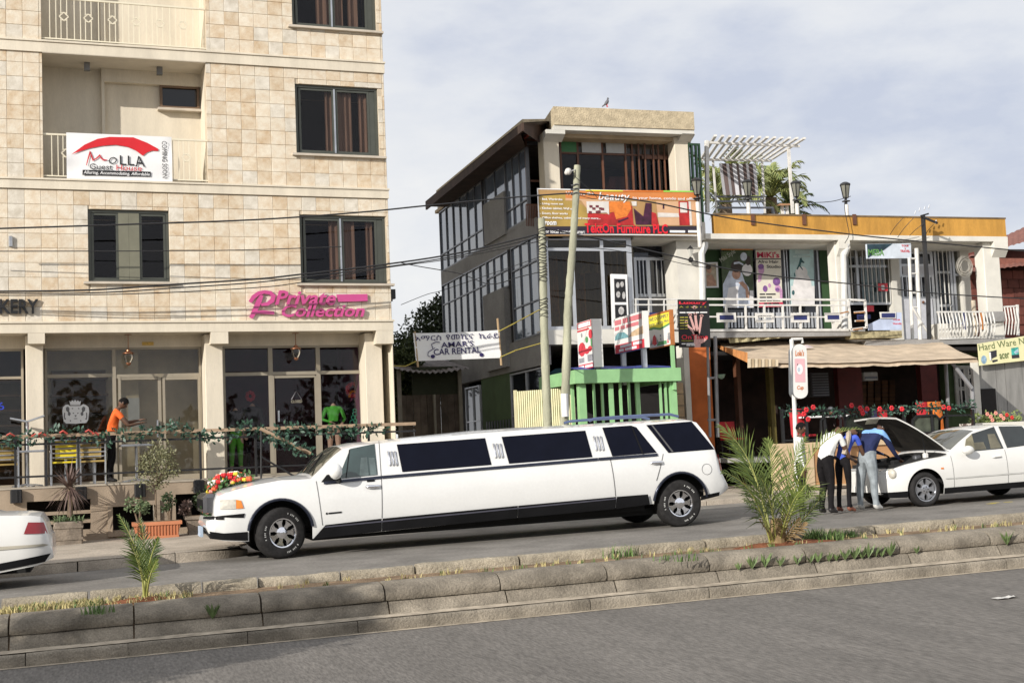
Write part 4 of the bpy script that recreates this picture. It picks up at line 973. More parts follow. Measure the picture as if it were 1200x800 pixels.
# --- the big furniture banner
tb = thing('banner', 'wide brown and red furniture shop banner below the top-floor windows', 'banner', MP.p(726, 275, -.28))
vb = -.28
b = MB(); poly(b, MP, [(630.5,222),(820.5,223.8),(822.5,274.5),(631.5,276.5)], vb, thick=.03); b.build('board', pm('banner_tan', (.42,.25,.10), rough=.5, var=.06), tb)
Zt1 = lambda x, y: (625+x/11.43, 215+y/11.43)
Zt2 = lambda x, y: (725+x/11.43, 215+y/11.43)
def pr(name, mat, polys, v, parent, pl=MP):
    for i, q in enumerate(polys): b = MB(); poly(b, pl, q, v-.0006*i); o = b.build(name, mat, parent)
    return o
def inkm(n, c, **k): return pm(n, c, rough=.6, **({'var': .05} | k))
pr('olive_field', inkm('print_olive', (.36,.24,.06), var=.25, vscale=1.0), [[Zt1(80,150),Zt1(420,150),Zt1(720,330),Zt1(725,575),Zt1(80,575)]], vb-.003, tb)
pr('orange_field', inkm('print_orange', (.62,.22,.06)), [[Zt1(430,100),Zt2(1080,110),Zt2(1078,235),Zt1(430,200)]], vb-.0035, tb)
pr('peach_field', inkm('print_peach', (.62,.38,.22)), [[Zt1(430,195),Zt2(0,235),Zt2(0,300),Zt1(720,340),Zt1(640,230),Zt1(430,230)], [Zt2(500,240),Zt2(800,240),Zt2(815,560),Zt2(540,560)], [Zt2(960,240),Zt2(1075,240),Zt2(1100,560),Zt2(960,560)]], vb-.006, tb)
pr('red_field', inkm('print_red', (.40,.02,.02), var=.3, vscale=4), [[Zt1(730,400),Zt1(1010,410),Zt1(1200,300),Zt2(180,300),Zt2(200,560),Zt1(730,560)], [Zt2(440,380),Zt2(500,400),Zt2(540,560),Zt2(440,560)], [Zt2(800,240),Zt2(935,240),Zt2(955,560),Zt2(815,560)]], vb-.009, tb)
pr('white_field', inkm('print_white', (.66,.62,.58), var=.1, vscale=6), [[Zt1(710,240),Zt1(1010,240),Zt1(1015,420),Zt1(980,390),Zt1(720,400)], [Zt2(820,255),Zt2(915,255),Zt2(920,390),Zt2(825,390)], [Zt2(520,390),Zt2(800,400),Zt2(812,450),Zt2(525,450)], [Zt2(935,240),Zt2(965,240),Zt2(985,560),Zt2(955,560)], [Zt2(170,240),Zt2(240,240),Zt2(240,300),Zt2(185,300)]], vb-.012, tb)
pr('sofa_print', inkm('print_sofa', (.70,.20,.03), var=.25, vscale=7), [[Zt1(1010,240),Zt2(150,245),Zt2(170,340),Zt2(110,440),Zt1(1110,480),Zt1(1080,380),Zt1(1020,390)]], vb-.0125, tb)
pr('dark_print', inkm('print_dark', (.05,.008,.03), var=.5, vscale=9), [[Zt2(360,260),Zt2(440,265),Zt2(440,550),Zt2(230,550),Zt2(200,330),Zt2(330,440)], [Zt2(590,270),Zt2(610,270),Zt2(610,340),Zt2(590,340)], [Zt1(1130,500),Zt2(130,450),Zt2(130,470),Zt1(1140,525)]], vb-.015, tb)
sq = [(835,290),(880,320),(790,320),(860,360),(740,370),(835,365),(905,325),(750,290)]
pr('checker_print', inkm('print_maroon', (.16,.03,.04)), [[Zt1(x,y),Zt1(x+42,y+2),Zt1(x+42,y+34),Zt1(x,y+32)] for x, y in sq], vb-.016, tb)
pr('dark_strip', inkm('print_navy', (.022,.016,.03)), [[Zt1(80,575),Zt2(1110,570),Zt2(1112,665),Zt1(80,680)]], vb-.018, tb)
pr('yellow_stripe', inkm('print_yellow', (.75,.62,.03)), [[Zt1(700,85),Zt2(55,92),Zt2(55,110),Zt1(700,103)]], vb-.018, tb)
pr('orange_stripe', inkm('print_bright_orange', (.75,.20,.03)), [[Zt2(55,92),Zt2(600,95),Zt2(600,113),Zt2(55,110)]], vb-.018, tb)
pr('green_stripe', inkm('print_lime', (.35,.70,.08)), [[Zt2(600,95),Zt2(1080,100),Zt2(1080,116),Zt2(600,113)]], vb-.018, tb)
b = MB()
def tz(Z, body, x0, y0, x1, y1, **k):
    p, q = Z(x0, y0), Z(x1, y1); ltext(b, body, p[0], p[1], q[0], q[1], vb-.022, 0, MP, **k)
tz(Zt1, 'We give the', 435, 115, 815, 165, offset=.03)
p, q = Zt1(870, 120), Zt2(150, 255); ltext(b, 'beauty', p[0], p[1], q[0], q[1], vb-.022, 0, MP, shear=.25, offset=.01)
tz(Zt2, 'to your home, condo and office', 185, 180, 1050, 228, offset=.015)
for s_, y, x1 in (('- Bed, Wardrobe', 195, 390), ('- Living room set', 257, 400), ('- Kitchen cabinet, Wall unit', 318, 560), ('- Doors, floor works', 385, 460), ('- Office shelves, cabinets and many more...', 447, 900)): tz(Zt1, s_, 90, y, x1, y+36, offset=.02)
tz(Zt1, 'room', 150, 505, 310, 560, shear=.2, offset=.03); tz(Zt1, 'For local manufacturer:', 130, 620, 690, 668, offset=.02)
tz(Zt2, '#10', 685, 628, 890, 658, offset=.02); tz(Zt2, '#10', 930, 628, 1105, 658, offset=.02)
b.build('white_lettering', M_WHITEINK, tb)
b = MB(); p, q = Zt1(690, 535), Zt2(655, 660); ltext(b, 'TektOn Furniture PLC', p[0], 262.0, q[0], 273.5, vb-.024, 0, MP, offset=.03); b.build('red_lettering', pm('bright_red_print', (.75,.015,.03), rough=.5, var=0), tb)
b = MB(); b.frame(*MP.rect(630.5,222.8,821.5,275.5,vb), vb-.008, vb-.001, .025, M=MPM); b.build('frame', M_WHITEINK, tb)

# --- signs standing on poles above the kiosk: their printed faces look along the street
def street_sign(name, label, Yn, xe0, xe1, xfar, ytop, ybot, end_mat, group=None):
    """xe0..xe1: photo columns of the end towards the camera, xfar: of the far edge of the printed face"""
    ym = (ytop+ybot)/2; X0 = at(xe0, ym, Yn).x; X1 = at(xe1, ym, Yn).x; Yf = sx(xfar, ym, X0)[0]
    z1, z0 = at(xe0, ytop, Yn).z, at(xe0, ybot, Yn).z
    t = thing(name, label, 'sign', (X0, Yn, z0), group=group)
    bx('sign_box', end_mat, t, (X0, X1, Yn, Yf, z0, z1))
    def fp(s, h, o=.004): return Vector((X0-o, Yf+(Yn-Yf)*s, z0+(z1-z0)*h))     # s: 0 left .. 1 right as printed, h: 0 bottom .. 1 top
    return t, fp, (X0, X1, Yn, Yf, z0, z1)
def fpoly(name, mat, fp, polys, o, parent):
    for i, q in enumerate(polys): b = MB(); b.add([fp(s, h, o+.0005*i) for s, h in q], [tuple(range(len(q)))]); r = b.build(name, mat, parent)
    return r
def ftext(b, body, fp, s0, h0, s1, h1, o, **k):
    a, c, d = fp(s0, h0, o), fp(s1, h0, o), fp(s0, h1, o); b.text(body, a, c-a, d-a, (c-a).length, (d-a).length, **k)
RC = lambda s0, h0, s1, h1: [(s0,h0),(s1,h0),(s1,h1),(s0,h1)]
EL = lambda s, h, a, c, n=10: [(s+a*math.cos(6.283*k/n), h+c*math.sin(6.283*k/n)) for k in range(n)]
M_PR = inkm('sign_red', (.62,.05,.07)); M_PW = pm('sign_white', (.78,.77,.74), rough=.4, var=.04); M_PGR = inkm('sign_grey', (.3,.3,.32), var=.4, vscale=30)
t1, fp, d1 = street_sign('box_sign', 'upright white box sign with red flowers printed on its side above the kiosk corner', 26.95, 695, 706, 677, 373.5, 430, M_PW)
fpoly('printed_face', M_PW, fp, [RC(0,0,1,1)], .003, t1)
fpoly('red_print', M_PR, fp, [RC(.02,.0,.98,.10), RC(.02,.86,.95,.99), EL(.28,.42,.24,.15), EL(.60,.36,.16,.06), EL(.8,.40,.14,.06), EL(.88,.70,.13,.10), RC(.03,.80,.8,.835)], .006, t1)
fpoly('grey_print', M_PGR, fp, [RC(.05,.14,.4,.24), RC(.62,.14,.95,.28), EL(.3,.72,.05,.05)], .006, t1)
fpoly('green_print', inkm('sign_green', (.10,.30,.12)), fp, [EL(.62,.60,.10,.07), RC(.86,.42,.95,.6)], .0065, t1)
b = MB(); ftext(b, '#7', fp, .08, .88, .90, .97, .008); ftext(b, '#4 6', fp, .05, .02, .93, .075, .008); b.build('white_lettering', M_WHITEINK, t1)
bx('post', M_CONC, t1, (d1[0]+.05, d1[1]-.05, d1[2]+.05, d1[2]+.15, d1[4]-.25, d1[4]))
t2, fp, d2 = street_sign('box_sign', 'wide white box sign with pale red lettering on posts above the kiosk', 26.9, 754.5, 760.5, 719.5, 364, 407, M_PW)
fpoly('printed_face', M_PW, fp, [RC(0,0,1,1)], .003, t2)
fpoly('red_print', M_PR, fp, [RC(.02,.0,1,.24)], .006, t2)
fpoly('scenery_print', inkm('sign_teal', (.16,.33,.36), var=.3, vscale=6), fp, [[(.02,.38),(.04,.5),(.15,.58),(.35,.56),(.48,.44),(.5,.38)]], .006, t2)
fpoly('sand_print', inkm('sign_sand', (.55,.40,.25), var=.3, vscale=6), fp, [[(.5,.38),(.6,.5),(.8,.56),(.98,.6),(.98,.38)]], .006, t2)
b = MB(); ftext(b, '#4 3 7', fp, .04, .80, .95, .94, .008); ftext(b, '#3 3 8', fp, .04, .65, .85, .75, .008); b.build('red_lettering', inkm('sign_pale_red', (.62,.2,.22)), t2)
b = MB(); ftext(b, '#7 5', fp, .2, .13, .92, .21, .008); ftext(b, '#3 7', fp, .15, .03, .75, .10, .008); b.build('white_lettering', M_WHITEINK, t2)
bx('post', M_ALU, t2, (d2[0]+.03, d2[0]+.13, d2[3]-.35, d2[3]-.25, d2[4]-.75, d2[4]), (d2[0]+.03, d2[0]+.13, d2[2]+.2, d2[2]+.3, d2[4]-.5, d2[4]))
t3, fp, d3 = street_sign('board_sign', 'yellow and white advertising board in an orange wooden frame by the balcony', 26.85, 786, 790, 760, 362.5, 404, pm('orange_wood', (.42,.15,.04), rough=.6, var=.2))
fpoly('printed_face', M_PW, fp, [RC(.03,.03,.96,.94)], .003, t3)
fpoly('yellow_print', inkm('sign_yellow', (.80,.70,.06)), fp, [[(.03,.58),(.25,.6),(.55,.52),(.96,.6),(.96,.94),(.03,.94)]], .006, t3)
fpoly('green_print', inkm('sign_green', (.10,.30,.12)), fp, [[(.03,.60),(.25,.62),(.55,.55),(.96,.63),(.96,.58),(.55,.49),(.25,.56),(.03,.55)], [(.35,.06),(.8,.06),(.8,.16),(.45,.17)]], .009, t3)
fpoly('figure_print', M_PR, fp, [[(.15,.15),(.20,.34),(.27,.4),(.34,.3),(.36,.12),(.26,.08)], [(.83,.08),(.86,.22),(.9,.08)]], .0095, t3)
fpoly('dark_print', M_PGR, fp, [[(.06,.12),(.14,.28),(.15,.12)],[(.38,.1),(.36,.3),(.46,.12)], RC(.52,.3,.57,.36), RC(.52,.2,.57,.26), [(.86,.2),(.88,.35),(.96,.36),(.97,.18),(.92,.14)]], .01, t3)
b = MB(); ftext(b, 'WE DO SIMPLY', fp, .08, .80, .93, .90, .010); ftext(b, 'Interior, Sofa, Bike, More', fp, .05, .66, .93, .75, .010); b.build('lettering', inkm('sign_blue', (.03,.04,.16)), t3)
b = MB(M0); b.box(d3[0]+.01, d3[1]-.01, d3[2]+.02, d3[2]+.12, d3[4]-1.0, d3[4]); b.build('post', M_KIOSK, t3)

# --- black salon sign
ls = thing('board_sign', 'black salon sign with red lettering and raised pale hands', 'sign', at(814, 406, 27.6))
LP = Plane(0, 27.6); Zl = lambda x, y: (750+x/10.667, 345+y/10.667)
b = MB(); poly(b, LP, [Zl(482,62),Zl(860,66),Zl(885,655),Zl(500,660)], 0, thick=.06); b.build('board', M_INK, ls)
b = MB()
def tl(body, x0, y0, x1, y1, **k): p, q = Zl(x0, y0), Zl(x1, y1); ltext(b, body, p[0], p[1], q[0], q[1], -.012, 0, LP, **k)
tl('Luxury', 487, 82, 835, 130, offset=.04); tl('OnTime', 518, 500, 850, 560, offset=.01); b.build('red_lettering', pm('sign_bright_red', (.70,.03,.05), rough=.5, var=0), ls)
b = MB(); tl('A d v e r t', 490, 143, 830, 165); tl('Marketing', 520, 568, 665, 590, offset=.03)
for k in range(5): tl('#6 4', 498, 280+k*35, 600, 292+k*35)
b.build('yellow_lettering', inkm('sign_dull_yellow', (.40,.36,.05)), ls)
b = MB(); tl('#5 7 3 6', 495, 217, 840, 232, offset=.01); tl('#4 8', 520, 608, 680, 622); tl('#5 5', 580, 628, 690, 640); b.build('white_lettering', M_WHITEINK, ls)
M_HAND = inkm('hand_print', (.62,.36,.33), var=.15, vscale=20)
b = MB()
def zarm(pts, wd, v): ribbon(b, LP, [Zl(*q) for q in pts], wd, v, .002)
zarm([(720,660),(715,580),(712,520)], [7,8,6], -.008)
for pts, wd in (([(700,520),(660,450),(615,410),(590,375)],[4,3.4,2.6,2]), ([(705,500),(670,400),(640,310),(625,270)],[4,2.8,2.4,2.6]), ([(715,500),(705,380),(695,290),(692,260)],[4.5,3.2,2.8,3.2]), ([(725,500),(750,400),(762,310),(768,270)],[4,2.8,2.4,2.8]), ([(740,590),(790,575),(840,540)],[6,4.5,2.5])): zarm(pts, wd, -.009)
for cx, cy, rad in ((580,350,22),(625,262,28),(692,250,25),(770,275,28),(682,175,38)):
    for a in (-60, -25, 5, 35, 65): zarm([(cx,cy),(cx+rad*math.sin(R(a)), cy-rad*math.cos(R(a)))], [1.5,.8], -.0095)
b.build('hands_print', M_HAND, ls)

# --- green kiosk
KY = 27.0
ks = thing('kiosk', 'bright green wooden flower kiosk with barred front under a blue tarpaulin', 'kiosk', at(735, 505, KY))
kx0, kx1 = at(681, 470, KY).x, at(791, 470, KY).x; kz = .6; kzt0, kzt1 = at(735, 448, KY).z, at(735, 432.5, KY).z
KB = 29.3
bx('fascia', M_KIOSK, ks, (kx0-.18, kx1+.1, KY-.18, KY-.10, kzt0, kzt1), (kx0-.18, kx0-.10, KY-.10, KB, kzt0, kzt1), (kx1+.02, kx1+.1, KY-.10, KB, kzt0, kzt1))
bx('roof', M_KIOSK, ks, (kx0-.10, kx1+.02, KY-.10, KB, kzt0+.1, kzt1-.05))
b = MB(M0); b.grid(lambda s, t: (kx0-.1+(kx1-kx0+.1)*s, KY-.05+2.2*t, kzt1+.02+.10*math.sin(3.14*t)+.04*noise.noise(Vector((s*4,t*4,1)))), 16, 8); b.build('tarpaulin', M_TARP, ks)
for xa_ in (kx0-.05, kx1-.12): bx('post', M_KIOSK, ks, (xa_, xa_+.16, KY-.04, KY+.12, kz, kzt0+.1))
def kpost(px, wd): x = at(px, 470, KY).x; bx('bar', M_KIOSK, ks, (x-wd/2, x+wd/2, KY+.0, KY+.06, kz, kzt0+.1))
for px, wd in ((697,.045),(706.5,.05),(717,.10),(728,.05),(738,.05),(748,.10),(775,.045),(781,.045)): kpost(px, wd)
for i, y in enumerate((KY+.5, KY+.9, KY+1.3, KY+1.8)): bx('bar', M_KIOSK, ks, (kx0-.03, kx0+.03, y, y+.08, kz, kzt0+.1))
bx('back_wall', M_DARK, ks, (kx0, kx1, KB-.1, KB, kz, kzt0+.1)); bx('floor', M_CONC, ks, (kx0, kx1, KY, KB, kz-.2, kz+.02))
bx('counter', pm('brown_counter', (.12,.06,.03), rough=.7), ks, (kx0+.1, kx1-.9, KY+.35, KY+.75, kz, kz+1.05))
goods = [inkm('goods_red', (.5,.02,.03)), inkm('goods_yellow', (.65,.4,.04)), inkm('goods_white', (.6,.58,.54)), inkm('goods_brown', (.22,.11,.04))]
for k, px in enumerate((691, 701, 713, 722, 727, 733, 739, 744, 752)):
    x = at(px, 490, KY+.5).x; b = MB(M0)
    tt = thing('flower_bunch', ('red', 'yellow', 'white', 'red and brown')[k % 4]+' wrapped bunch on the kiosk counter, '+('first','second','third','fourth','fifth','sixth','seventh','eighth','ninth')[k]+' from the left post', 'flowers', (x, KY+.5, kz+1.06), group='bunches on the kiosk counter')
    q = MB(wm(tt)); q.lathe([(.03,0),(.05,.1),(.09,.26)], 8); q.build('wrapper', goods[(k+2) % 4], tt)
    q = MB(wm(tt))
    for _ in range(9): q.ball((rnd.uniform(-.09,.09), rnd.uniform(-.09,.09), .28+rnd.uniform(-.04,.08)), .04, 6, 4)
    q.build('flower_heads', goods[k % 4], tt)
# cream corrugated fence left of the kiosk
cf = thing('fence', 'cream painted corrugated sheet fence between the utility poles and the side doors', 'fence', at(630, 505, 28.2))
b = MB(M0); xa_, xb_ = at(606, 480, 28.2).x, at(674, 480, 28.2).x; z0, z1 = .5, at(640, 456, 28.2).z; n = 110
b.add([(xa_+(xb_-xa_)*i/n, 28.2+.012*math.sin(i*1.57), z) for i in range(n+1) for z in (z0, z1+.06*(i/n-.5))], [(2*i,2*i+2,2*i+3,2*i+1) for i in range(n)])
b.build('sheet', M_CREAMF, cf)
bx('post', M_CREAMF, cf, (xa_-.04, xa_+.02, 28.22, 28.3, .4, z1))
# orange wall, white post, scaffold-like sign frame and stone pier right of the kiosk
ow = thing('wall', 'orange painted wall strip with a white post beside the cafe entrance', 'wall', at(820, 510, 29.2))
x0, x1 = at(809, 450, 29.2).x, at(834, 450, 29.2).x; bx('panel', M_ORANGE, ow, (x0, x1, 29.2, 29.5, .4, at(820,404,29.2).z))
x0, x1 = at(802.5, 450, 29.1).x, at(809, 450, 29.1).x; bx('post', M_WHITE, ow, (x0, x1-.005, 29.08, 29.5, .4, at(806,404,29.1).z))
M_BRICK = pm('sandstone', (.40,.29,.18), rough=.9, var=.2, objrand=.15, bump=.4)
x0, x1 = at(791.5, 470, 29.0).x, at(802, 470, 29.0).x
pi_ = thing('stone_pier', 'narrow pier of tan stone blocks right of the green kiosk', 'pier', ((x0+x1)/2, 29.1, .4))
for k in range(10): bx('stone', M_BRICK, pi_, (x0+rnd.uniform(0,.02), x1-.01, 29.0, 29.3, .4+k*.28, .4+k*.28+.265))
sf = thing('sign_frame', 'grey steel ladder frame carrying the black sign beside the cafe entrance', 'frame', at(836, 512, 28.0))
b = MB()
for x in (829, 838): b.tube([at(x, 394, 28.0), at(x+3.2, 512, 28.0)], .045 if x > 830 else .035, 8)
for y in (443, 492): b.tube([at(829.5, y, 28.0), at(840, y-.4, 28.0)], .03, 8)
b.build('pole', pm('grey_steel_paint', (.28,.28,.29), rough=.5, metal=.3), sf)

# --- shack and trees in the gap
sh = thing('shack', 'dark low timber shack with a sagging corrugated roof in the gap between the buildings', 'shack', at(505, 500, 37.5))
sx0, sx1 = at(470, 470, 36).x, at(541, 470, 36).x
b = MB(M0); n = 48; zr = at(500, 433, 36).z
b.add([(sx0-.15+(sx1-sx0+.3)*i/n, y, zr+(.55 if y > 37 else 0)+.03*math.sin(i*1.7)-.12*math.sin(3.14*i/n)) for i in range(n+1) for y in (35.6, 39)], [(2*i,2*i+2,2*i+3,2*i+1) for i in range(n)])
b.build('roof', M_ROOFM, sh)
M_PLANK = pm('weathered_plank', (.13,.10,.075), rough=.9, var=.3, vscale=3, objrand=.25)
k = 0; x = sx0
while x < sx1-.05:
    bx('plank', M_PLANK, sh, (x, min(x+.19, sx1), 36.2+(k % 2)*.02, 36.25+(k % 2)*.02, .5, at(500,462,36).z)); x += .2; k += 1
bx('upper_panel', pm('dull_green_panel', (.05,.055,.03), rough=.8), sh, (at(486,450,36).x, sx1, 36.3, 36.35, at(500,462,36).z, zr+.1))
bx('post', pm('old_post', (.28,.25,.2), rough=.9), sh, (sx0-.1, sx0, 35.9, 36.0, .4, zr), (at(509,490,35.8).x, at(511.5,490,35.8).x, 35.8, 35.9, .4, at(510,462,35.8).z), (sx1-.1, sx1, 35.9, 36.0, .4, zr))
fp_ = thing('fence_post', 'pale pointed timber fence post at the corner of the tiled building', 'post', at(457, 512, 27.3))
x0, x1 = at(453.5, 480, 27.3).x, at(460, 480, 27.3).x; z1 = at(457, 463, 27.3).z
b = MB(M0); b.prism([(x0,27.3,.4),(x1,27.3,.4),(x1,27.3,z1),((x0+x1)/2,27.3,z1+.14),(x0,27.3,z1)], (0,.06,0)); b.build('pale', M_CREAMF, fp_)
# ------------------------------------------------------------------ the two-storey yellow-topped building on the right
RP = Plane(0, 30.0); RPM = RP.M
M_YELLOW = pm('ochre_parapet', (.50,.26,.05), rough=.85, var=.20, vscale=1.2, stretch=(2.2,2.2,.5), bump=.15, bscale=40, fine=.08)
M_WALLG = pm('dark_green_paint', (.035,.085,.03), rough=.8, var=.2, vscale=2)
M_CAPS = pm('parapet_cap', (.17,.12,.07), rough=.9, var=.3, vscale=3)
M_REDDK = pm('dark_red_paint', (.10,.014,.012), rough=.7, var=.2)
M_CANVAS = pm('awning_canvas', (.50,.40,.29), rough=.9, var=.2, vscale=2.5, fine=.08)
M_CANVO = pm('orange_canvas', (.62,.27,.09), rough=.9, var=.2)
M_TEALC = pm('teal_curtain', (.06,.17,.21), rough=.9, var=.5, vscale=4, stretch=(6,6,.8))
M_BLUEC = pm('blue_curtain', (.10,.15,.25), rough=.9, var=.6, vscale=4, stretch=(6,6,.7))
yb = thing('shop_building', 'two-storey white building with an ochre parapet, balconies and posters', 'building', (20, 31, .8))
def ubox(pl, name, mat, parent, px, v0, v1, v=None):
    r = pl.rect(*px, v0 if v is None else v); b = MB(pl.M); b.box(r[0], r[1], v0, v1, r[2], r[3]); return b.build(name, mat, parent)
uA = XR+.27; uB = RP.uz(1178.3, 262, -.1)[0]
zpt, zpb = RP.uz(1000, 252.8, -.1)[1], RP.uz(1000, 275.5, -.1)[1]; zbb = RP.uz(1000, 281.5, -.1)[1]; zcl = RP.uz(1000, 284, .2)[1]
bx('parapet', M_YELLOW, yb, (uA, uB, 29.9, 30.1, zpb, zpt-.03), (uB-.2, uB, 30.1, 39, zpb, zpt-.03), (uA, uB-.2, 38.8, 39, zpb, zpt-.03))
bx('parapet_cap', M_CAPS, yb, (uA-.01, uB+.015, 29.885, 30.12, zpt-.03, zpt+.012))
bx('beam', M_WHITE, yb, (uA-.3, uB+.02, 29.88, 30.25, zbb, zpb))
bx('roof_slab', M_WHITE, yb, (uA-.2, uB, 30.25, 39, zcl-.05, zpb))
for px in (882, 942, 1001):
    u, z = RP.uz(px, 252, -.12); b = MB(RPM); b.box(u-.05, u+.05, -.14, -.10, z-.26, z+.02); b.build('drain_spout', M_BROWN, yb)
def column(x0, x1, cx0, cx1, ytop, ybot):
    r = RP.rect(x0, ytop, x1, ybot, 0); b = MB(RPM); b.bbox(r[0], r[1], .02, .42, r[2]-.2, zbb, .02); co = b.build('column', M_WHITE, yb)
    c0, c1, cz, _ = RP.rect(cx0, 284, cx1, 292, -.12); b = MB(RPM); b.prism([(c0,-.13,zbb+.001),(c0,-.13,zbb-.22),(c0,.02,zbb-.42),(c0,.02,zbb+.001)], (c1-c0,0,0)); b.build('corbel', M_WHITE, co)
column(981.5, 992, 983, 996, 286, 390); column(1156, 1175, 1165, 1181, 286, 397)
r = RP.rect(1155,365,1178,397,-.02); bx('concrete_patch', M_CONC, yb, (r[0]+.02, r[1]-.02, 29.95, 30.01, (r[2]+r[3])/2+.1, r[3]))
M_PIPE = pm('white_pipe', (.60,.60,.58), rough=.5, var=.08)
for (xa_, ya, xb_, yb_) in ((821,284,826,284),(987,286,992,287)):
    b = MB(); p = RP.p(xb_, ya, -.05); q = RP.p(xb_-4, ya+14, -.08); s_ = RP.p(xb_-2, 396, -.08)
    b.tube([p, p+Vector((0,0,-.1)), q, q+Vector((0,0,-.2)), s_], .085, 10); b.build('downpipe', M_PIPE, yb)
vW = 1.25
r = RP.rect(825, 283, 1128, 402, vW); zw0, zw1 = r[2]-.6, zcl
bx('upper_wall', M_WALLG, yb, (XR-.1, RP.uz(846,330,vW)[0], 31.25, 31.4, zw0, zw1), (RP.uz(962,330,vW)[0], RP.uz(984,330,vW)[0], 31.25, 31.4, zw0, zw1))
bx('upper_wall', M_DARK, yb, (RP.uz(846,330,vW)[0], RP.uz(962,330,vW)[0], 31.6, 31.7, zw0, zw1), (RP.uz(992,330,vW)[0], RP.uz(1130,330,vW)[0], 32.4, 32.5, zw0, zw1))
ubox(RP, 'wall_pier', M_WHITE, yb, (984,283,993,400), vW, vW+.2); ubox(RP, 'wall_pier', M_WHITE, yb, (1046,283,1056,400), vW-.1, vW+.2); ubox(RP, 'wall_pier', M_WHITE, yb, (1128,283,1138,400), vW-.1, vW+.6)
# left part: aluminium shop front with posters hung on the grille
fo = glazing('window', RP, 846, 962, 288, 392, vW, [882,919,926,957], [304,372], M_ALUD, M_PANED, yb, t=.09)
for x in (887,893,899,905,911,921,924,960): 
    u0, u1, z0, z1 = RP.rect(x-.6, 290, x+.6, 388, vW-.06); b = MB(RPM); b.box(u0, u1, vW-.07, vW-.05, z0, z1); b.build('grille_bar', M_ALU, fo)
for k in range(26):
    x = 852+k*4.1; u0, u1, z0, z1 = RP.rect(x, 366, x+2.4, 384, vW-.03); b = MB(RPM); b.box(u0, u1, vW-.045, vW-.03, z0, z1); b.build('grille_slat', M_ALU, fo)
vp = vW-.14
def poster(name, label, quad, mat): 
    t = thing(name, label, 'poster', RP.p(quad[3][0], quad[3][1], vp)); b = MB(); poly(b, RP, quad, vp, thick=.025); b.build('board', mat, t); return t
Zk = lambda x, y: (835+x/9.6, 285+y/9.6)
def EPX(Z, cx, cy, rx, ry, n=14, rot=0): return [Z(cx+rx*math.cos(6.283*k/n)*math.cos(rot)-ry*math.sin(6.283*k/n)*math.sin(rot), cy+rx*math.cos(6.283*k/n)*math.sin(rot)+ry*math.sin(6.283*k/n)*math.cos(rot)) for k in range(n)]
M_SKINP = inkm('poster_skin', (.45,.26,.18), var=.2, vscale=12); M_HAIRP = inkm('poster_hair', (.045,.03,.025), var=.3, vscale=20); M_VEIL = inkm('poster_veil', (.55,.60,.70), var=.2, vscale=5)
bp_ = poster('bride_poster', 'tall dark green poster of a bride in a white veil', [Zk(95,90),Zk(450,60),Zk(465,725),Zk(120,725)], inkm('poster_green', (.06,.09,.04), var=.5, vscale=3))
pr('veil', M_VEIL, [[Zk(190,310),Zk(330,330),Zk(365,440),Zk(410,500),Zk(420,640),Zk(445,725),Zk(120,725),Zk(118,460)]], vp-.004, bp_, RP)
pr('dress', inkm('poster_white', (.72,.70,.70), var=.1, vscale=6), [[Zk(180,500),Zk(290,480),Zk(280,725),Zk(140,725)], EPX(Zk,390,300,60,70), [Zk(420,530),Zk(460,530),Zk(462,725),Zk(420,725)]], vp-.006, bp_, RP)
pr('face', M_SKINP, [EPX(Zk,268,345,48,62), [Zk(290,440),Zk(340,430),Zk(385,470),Zk(415,560),Zk(410,640),Zk(380,640),Zk(370,520)]], vp-.008, bp_, RP)
pr('dark_hair', M_HAIRP, [EPX(Zk,268,258,62,70), EPX(Zk,400,195,30,55)], vp-.0085, bp_, RP)
pr('head_band', M_VEIL, [[Zk(240,215),Zk(300,205),Zk(350,235),Zk(345,250),Zk(300,228),Zk(240,238)], EPX(Zk,350,150,38,48)], vp-.0095, bp_, RP)
b = MB(); p = RP.p(*Zk(108,230), vp-.01); q = RP.p(*Zk(270,120), vp-.01); d = (q-p); b.text('Miki Style', p, d, Vector((-d.z,0,d.x)), d.length, .16); b.build('lettering', inkm('poster_pale', (.5,.52,.45)), bp_)
# thin orange strip above
r = RP.rect(845,290,882,293,vp); bx('awning_strip', M_CANVO, yb, (r[0], r[1], 30+vp-.02, 30+vp, r[2], r[3]))
mk = poster('salon_sign', 'cream hair studio sign lettered in red with purple portraits on the balcony', [Zk(485,75),Zk(765,70),Zk(790,715),Zk(515,720)], inkm('poster_cream', (.72,.68,.58), var=.05))
b = MB()
def tk(body, x0, y0, x1, y1, **k): p, q = Zk(x0, y0), Zk(x1, y1); ltext(b, body, p[0], p[1], q[0], q[1], vp-.006, 0, RP, **k)
tk("MiKi's", 500, 97, 752, 165, offset=.03); b.build('red_lettering', inkm('salon_red', (.55,.03,.09)), mk)
b = MB(); tk('Afro Hair', 510, 192, 742, 224, offset=.02); tk('Studio', 608, 244, 768, 280, offset=.02); tk('#5 9', 530, 565, 710, 580); tk('#6 5', 530, 600, 668, 615); tk('#5 4 6', 530, 640, 760, 650)
for x, y in ((490,178),): poly(b, RP, [Zk(490,174),Zk(768,172),Zk(768,182),Zk(490,184)], vp-.006)
b.build('black_lettering', M_INK, mk)
M_PUR = inkm('poster_purple', (.20,.09,.28), var=.3, vscale=15); M_LIL = inkm('poster_lilac', (.55,.30,.50), var=.2, vscale=10)
pr('portrait', M_LIL, [EPX(Zk,548,300,34,52), EPX(Zk,640,475,16,24), EPX(Zk,735,510,34,42), [Zk(512,360),Zk(560,350),Zk(545,420),Zk(515,440)], [Zk(755,500),Zk(785,520),Zk(788,630),Zk(760,640)]], vp-.006, mk, RP)
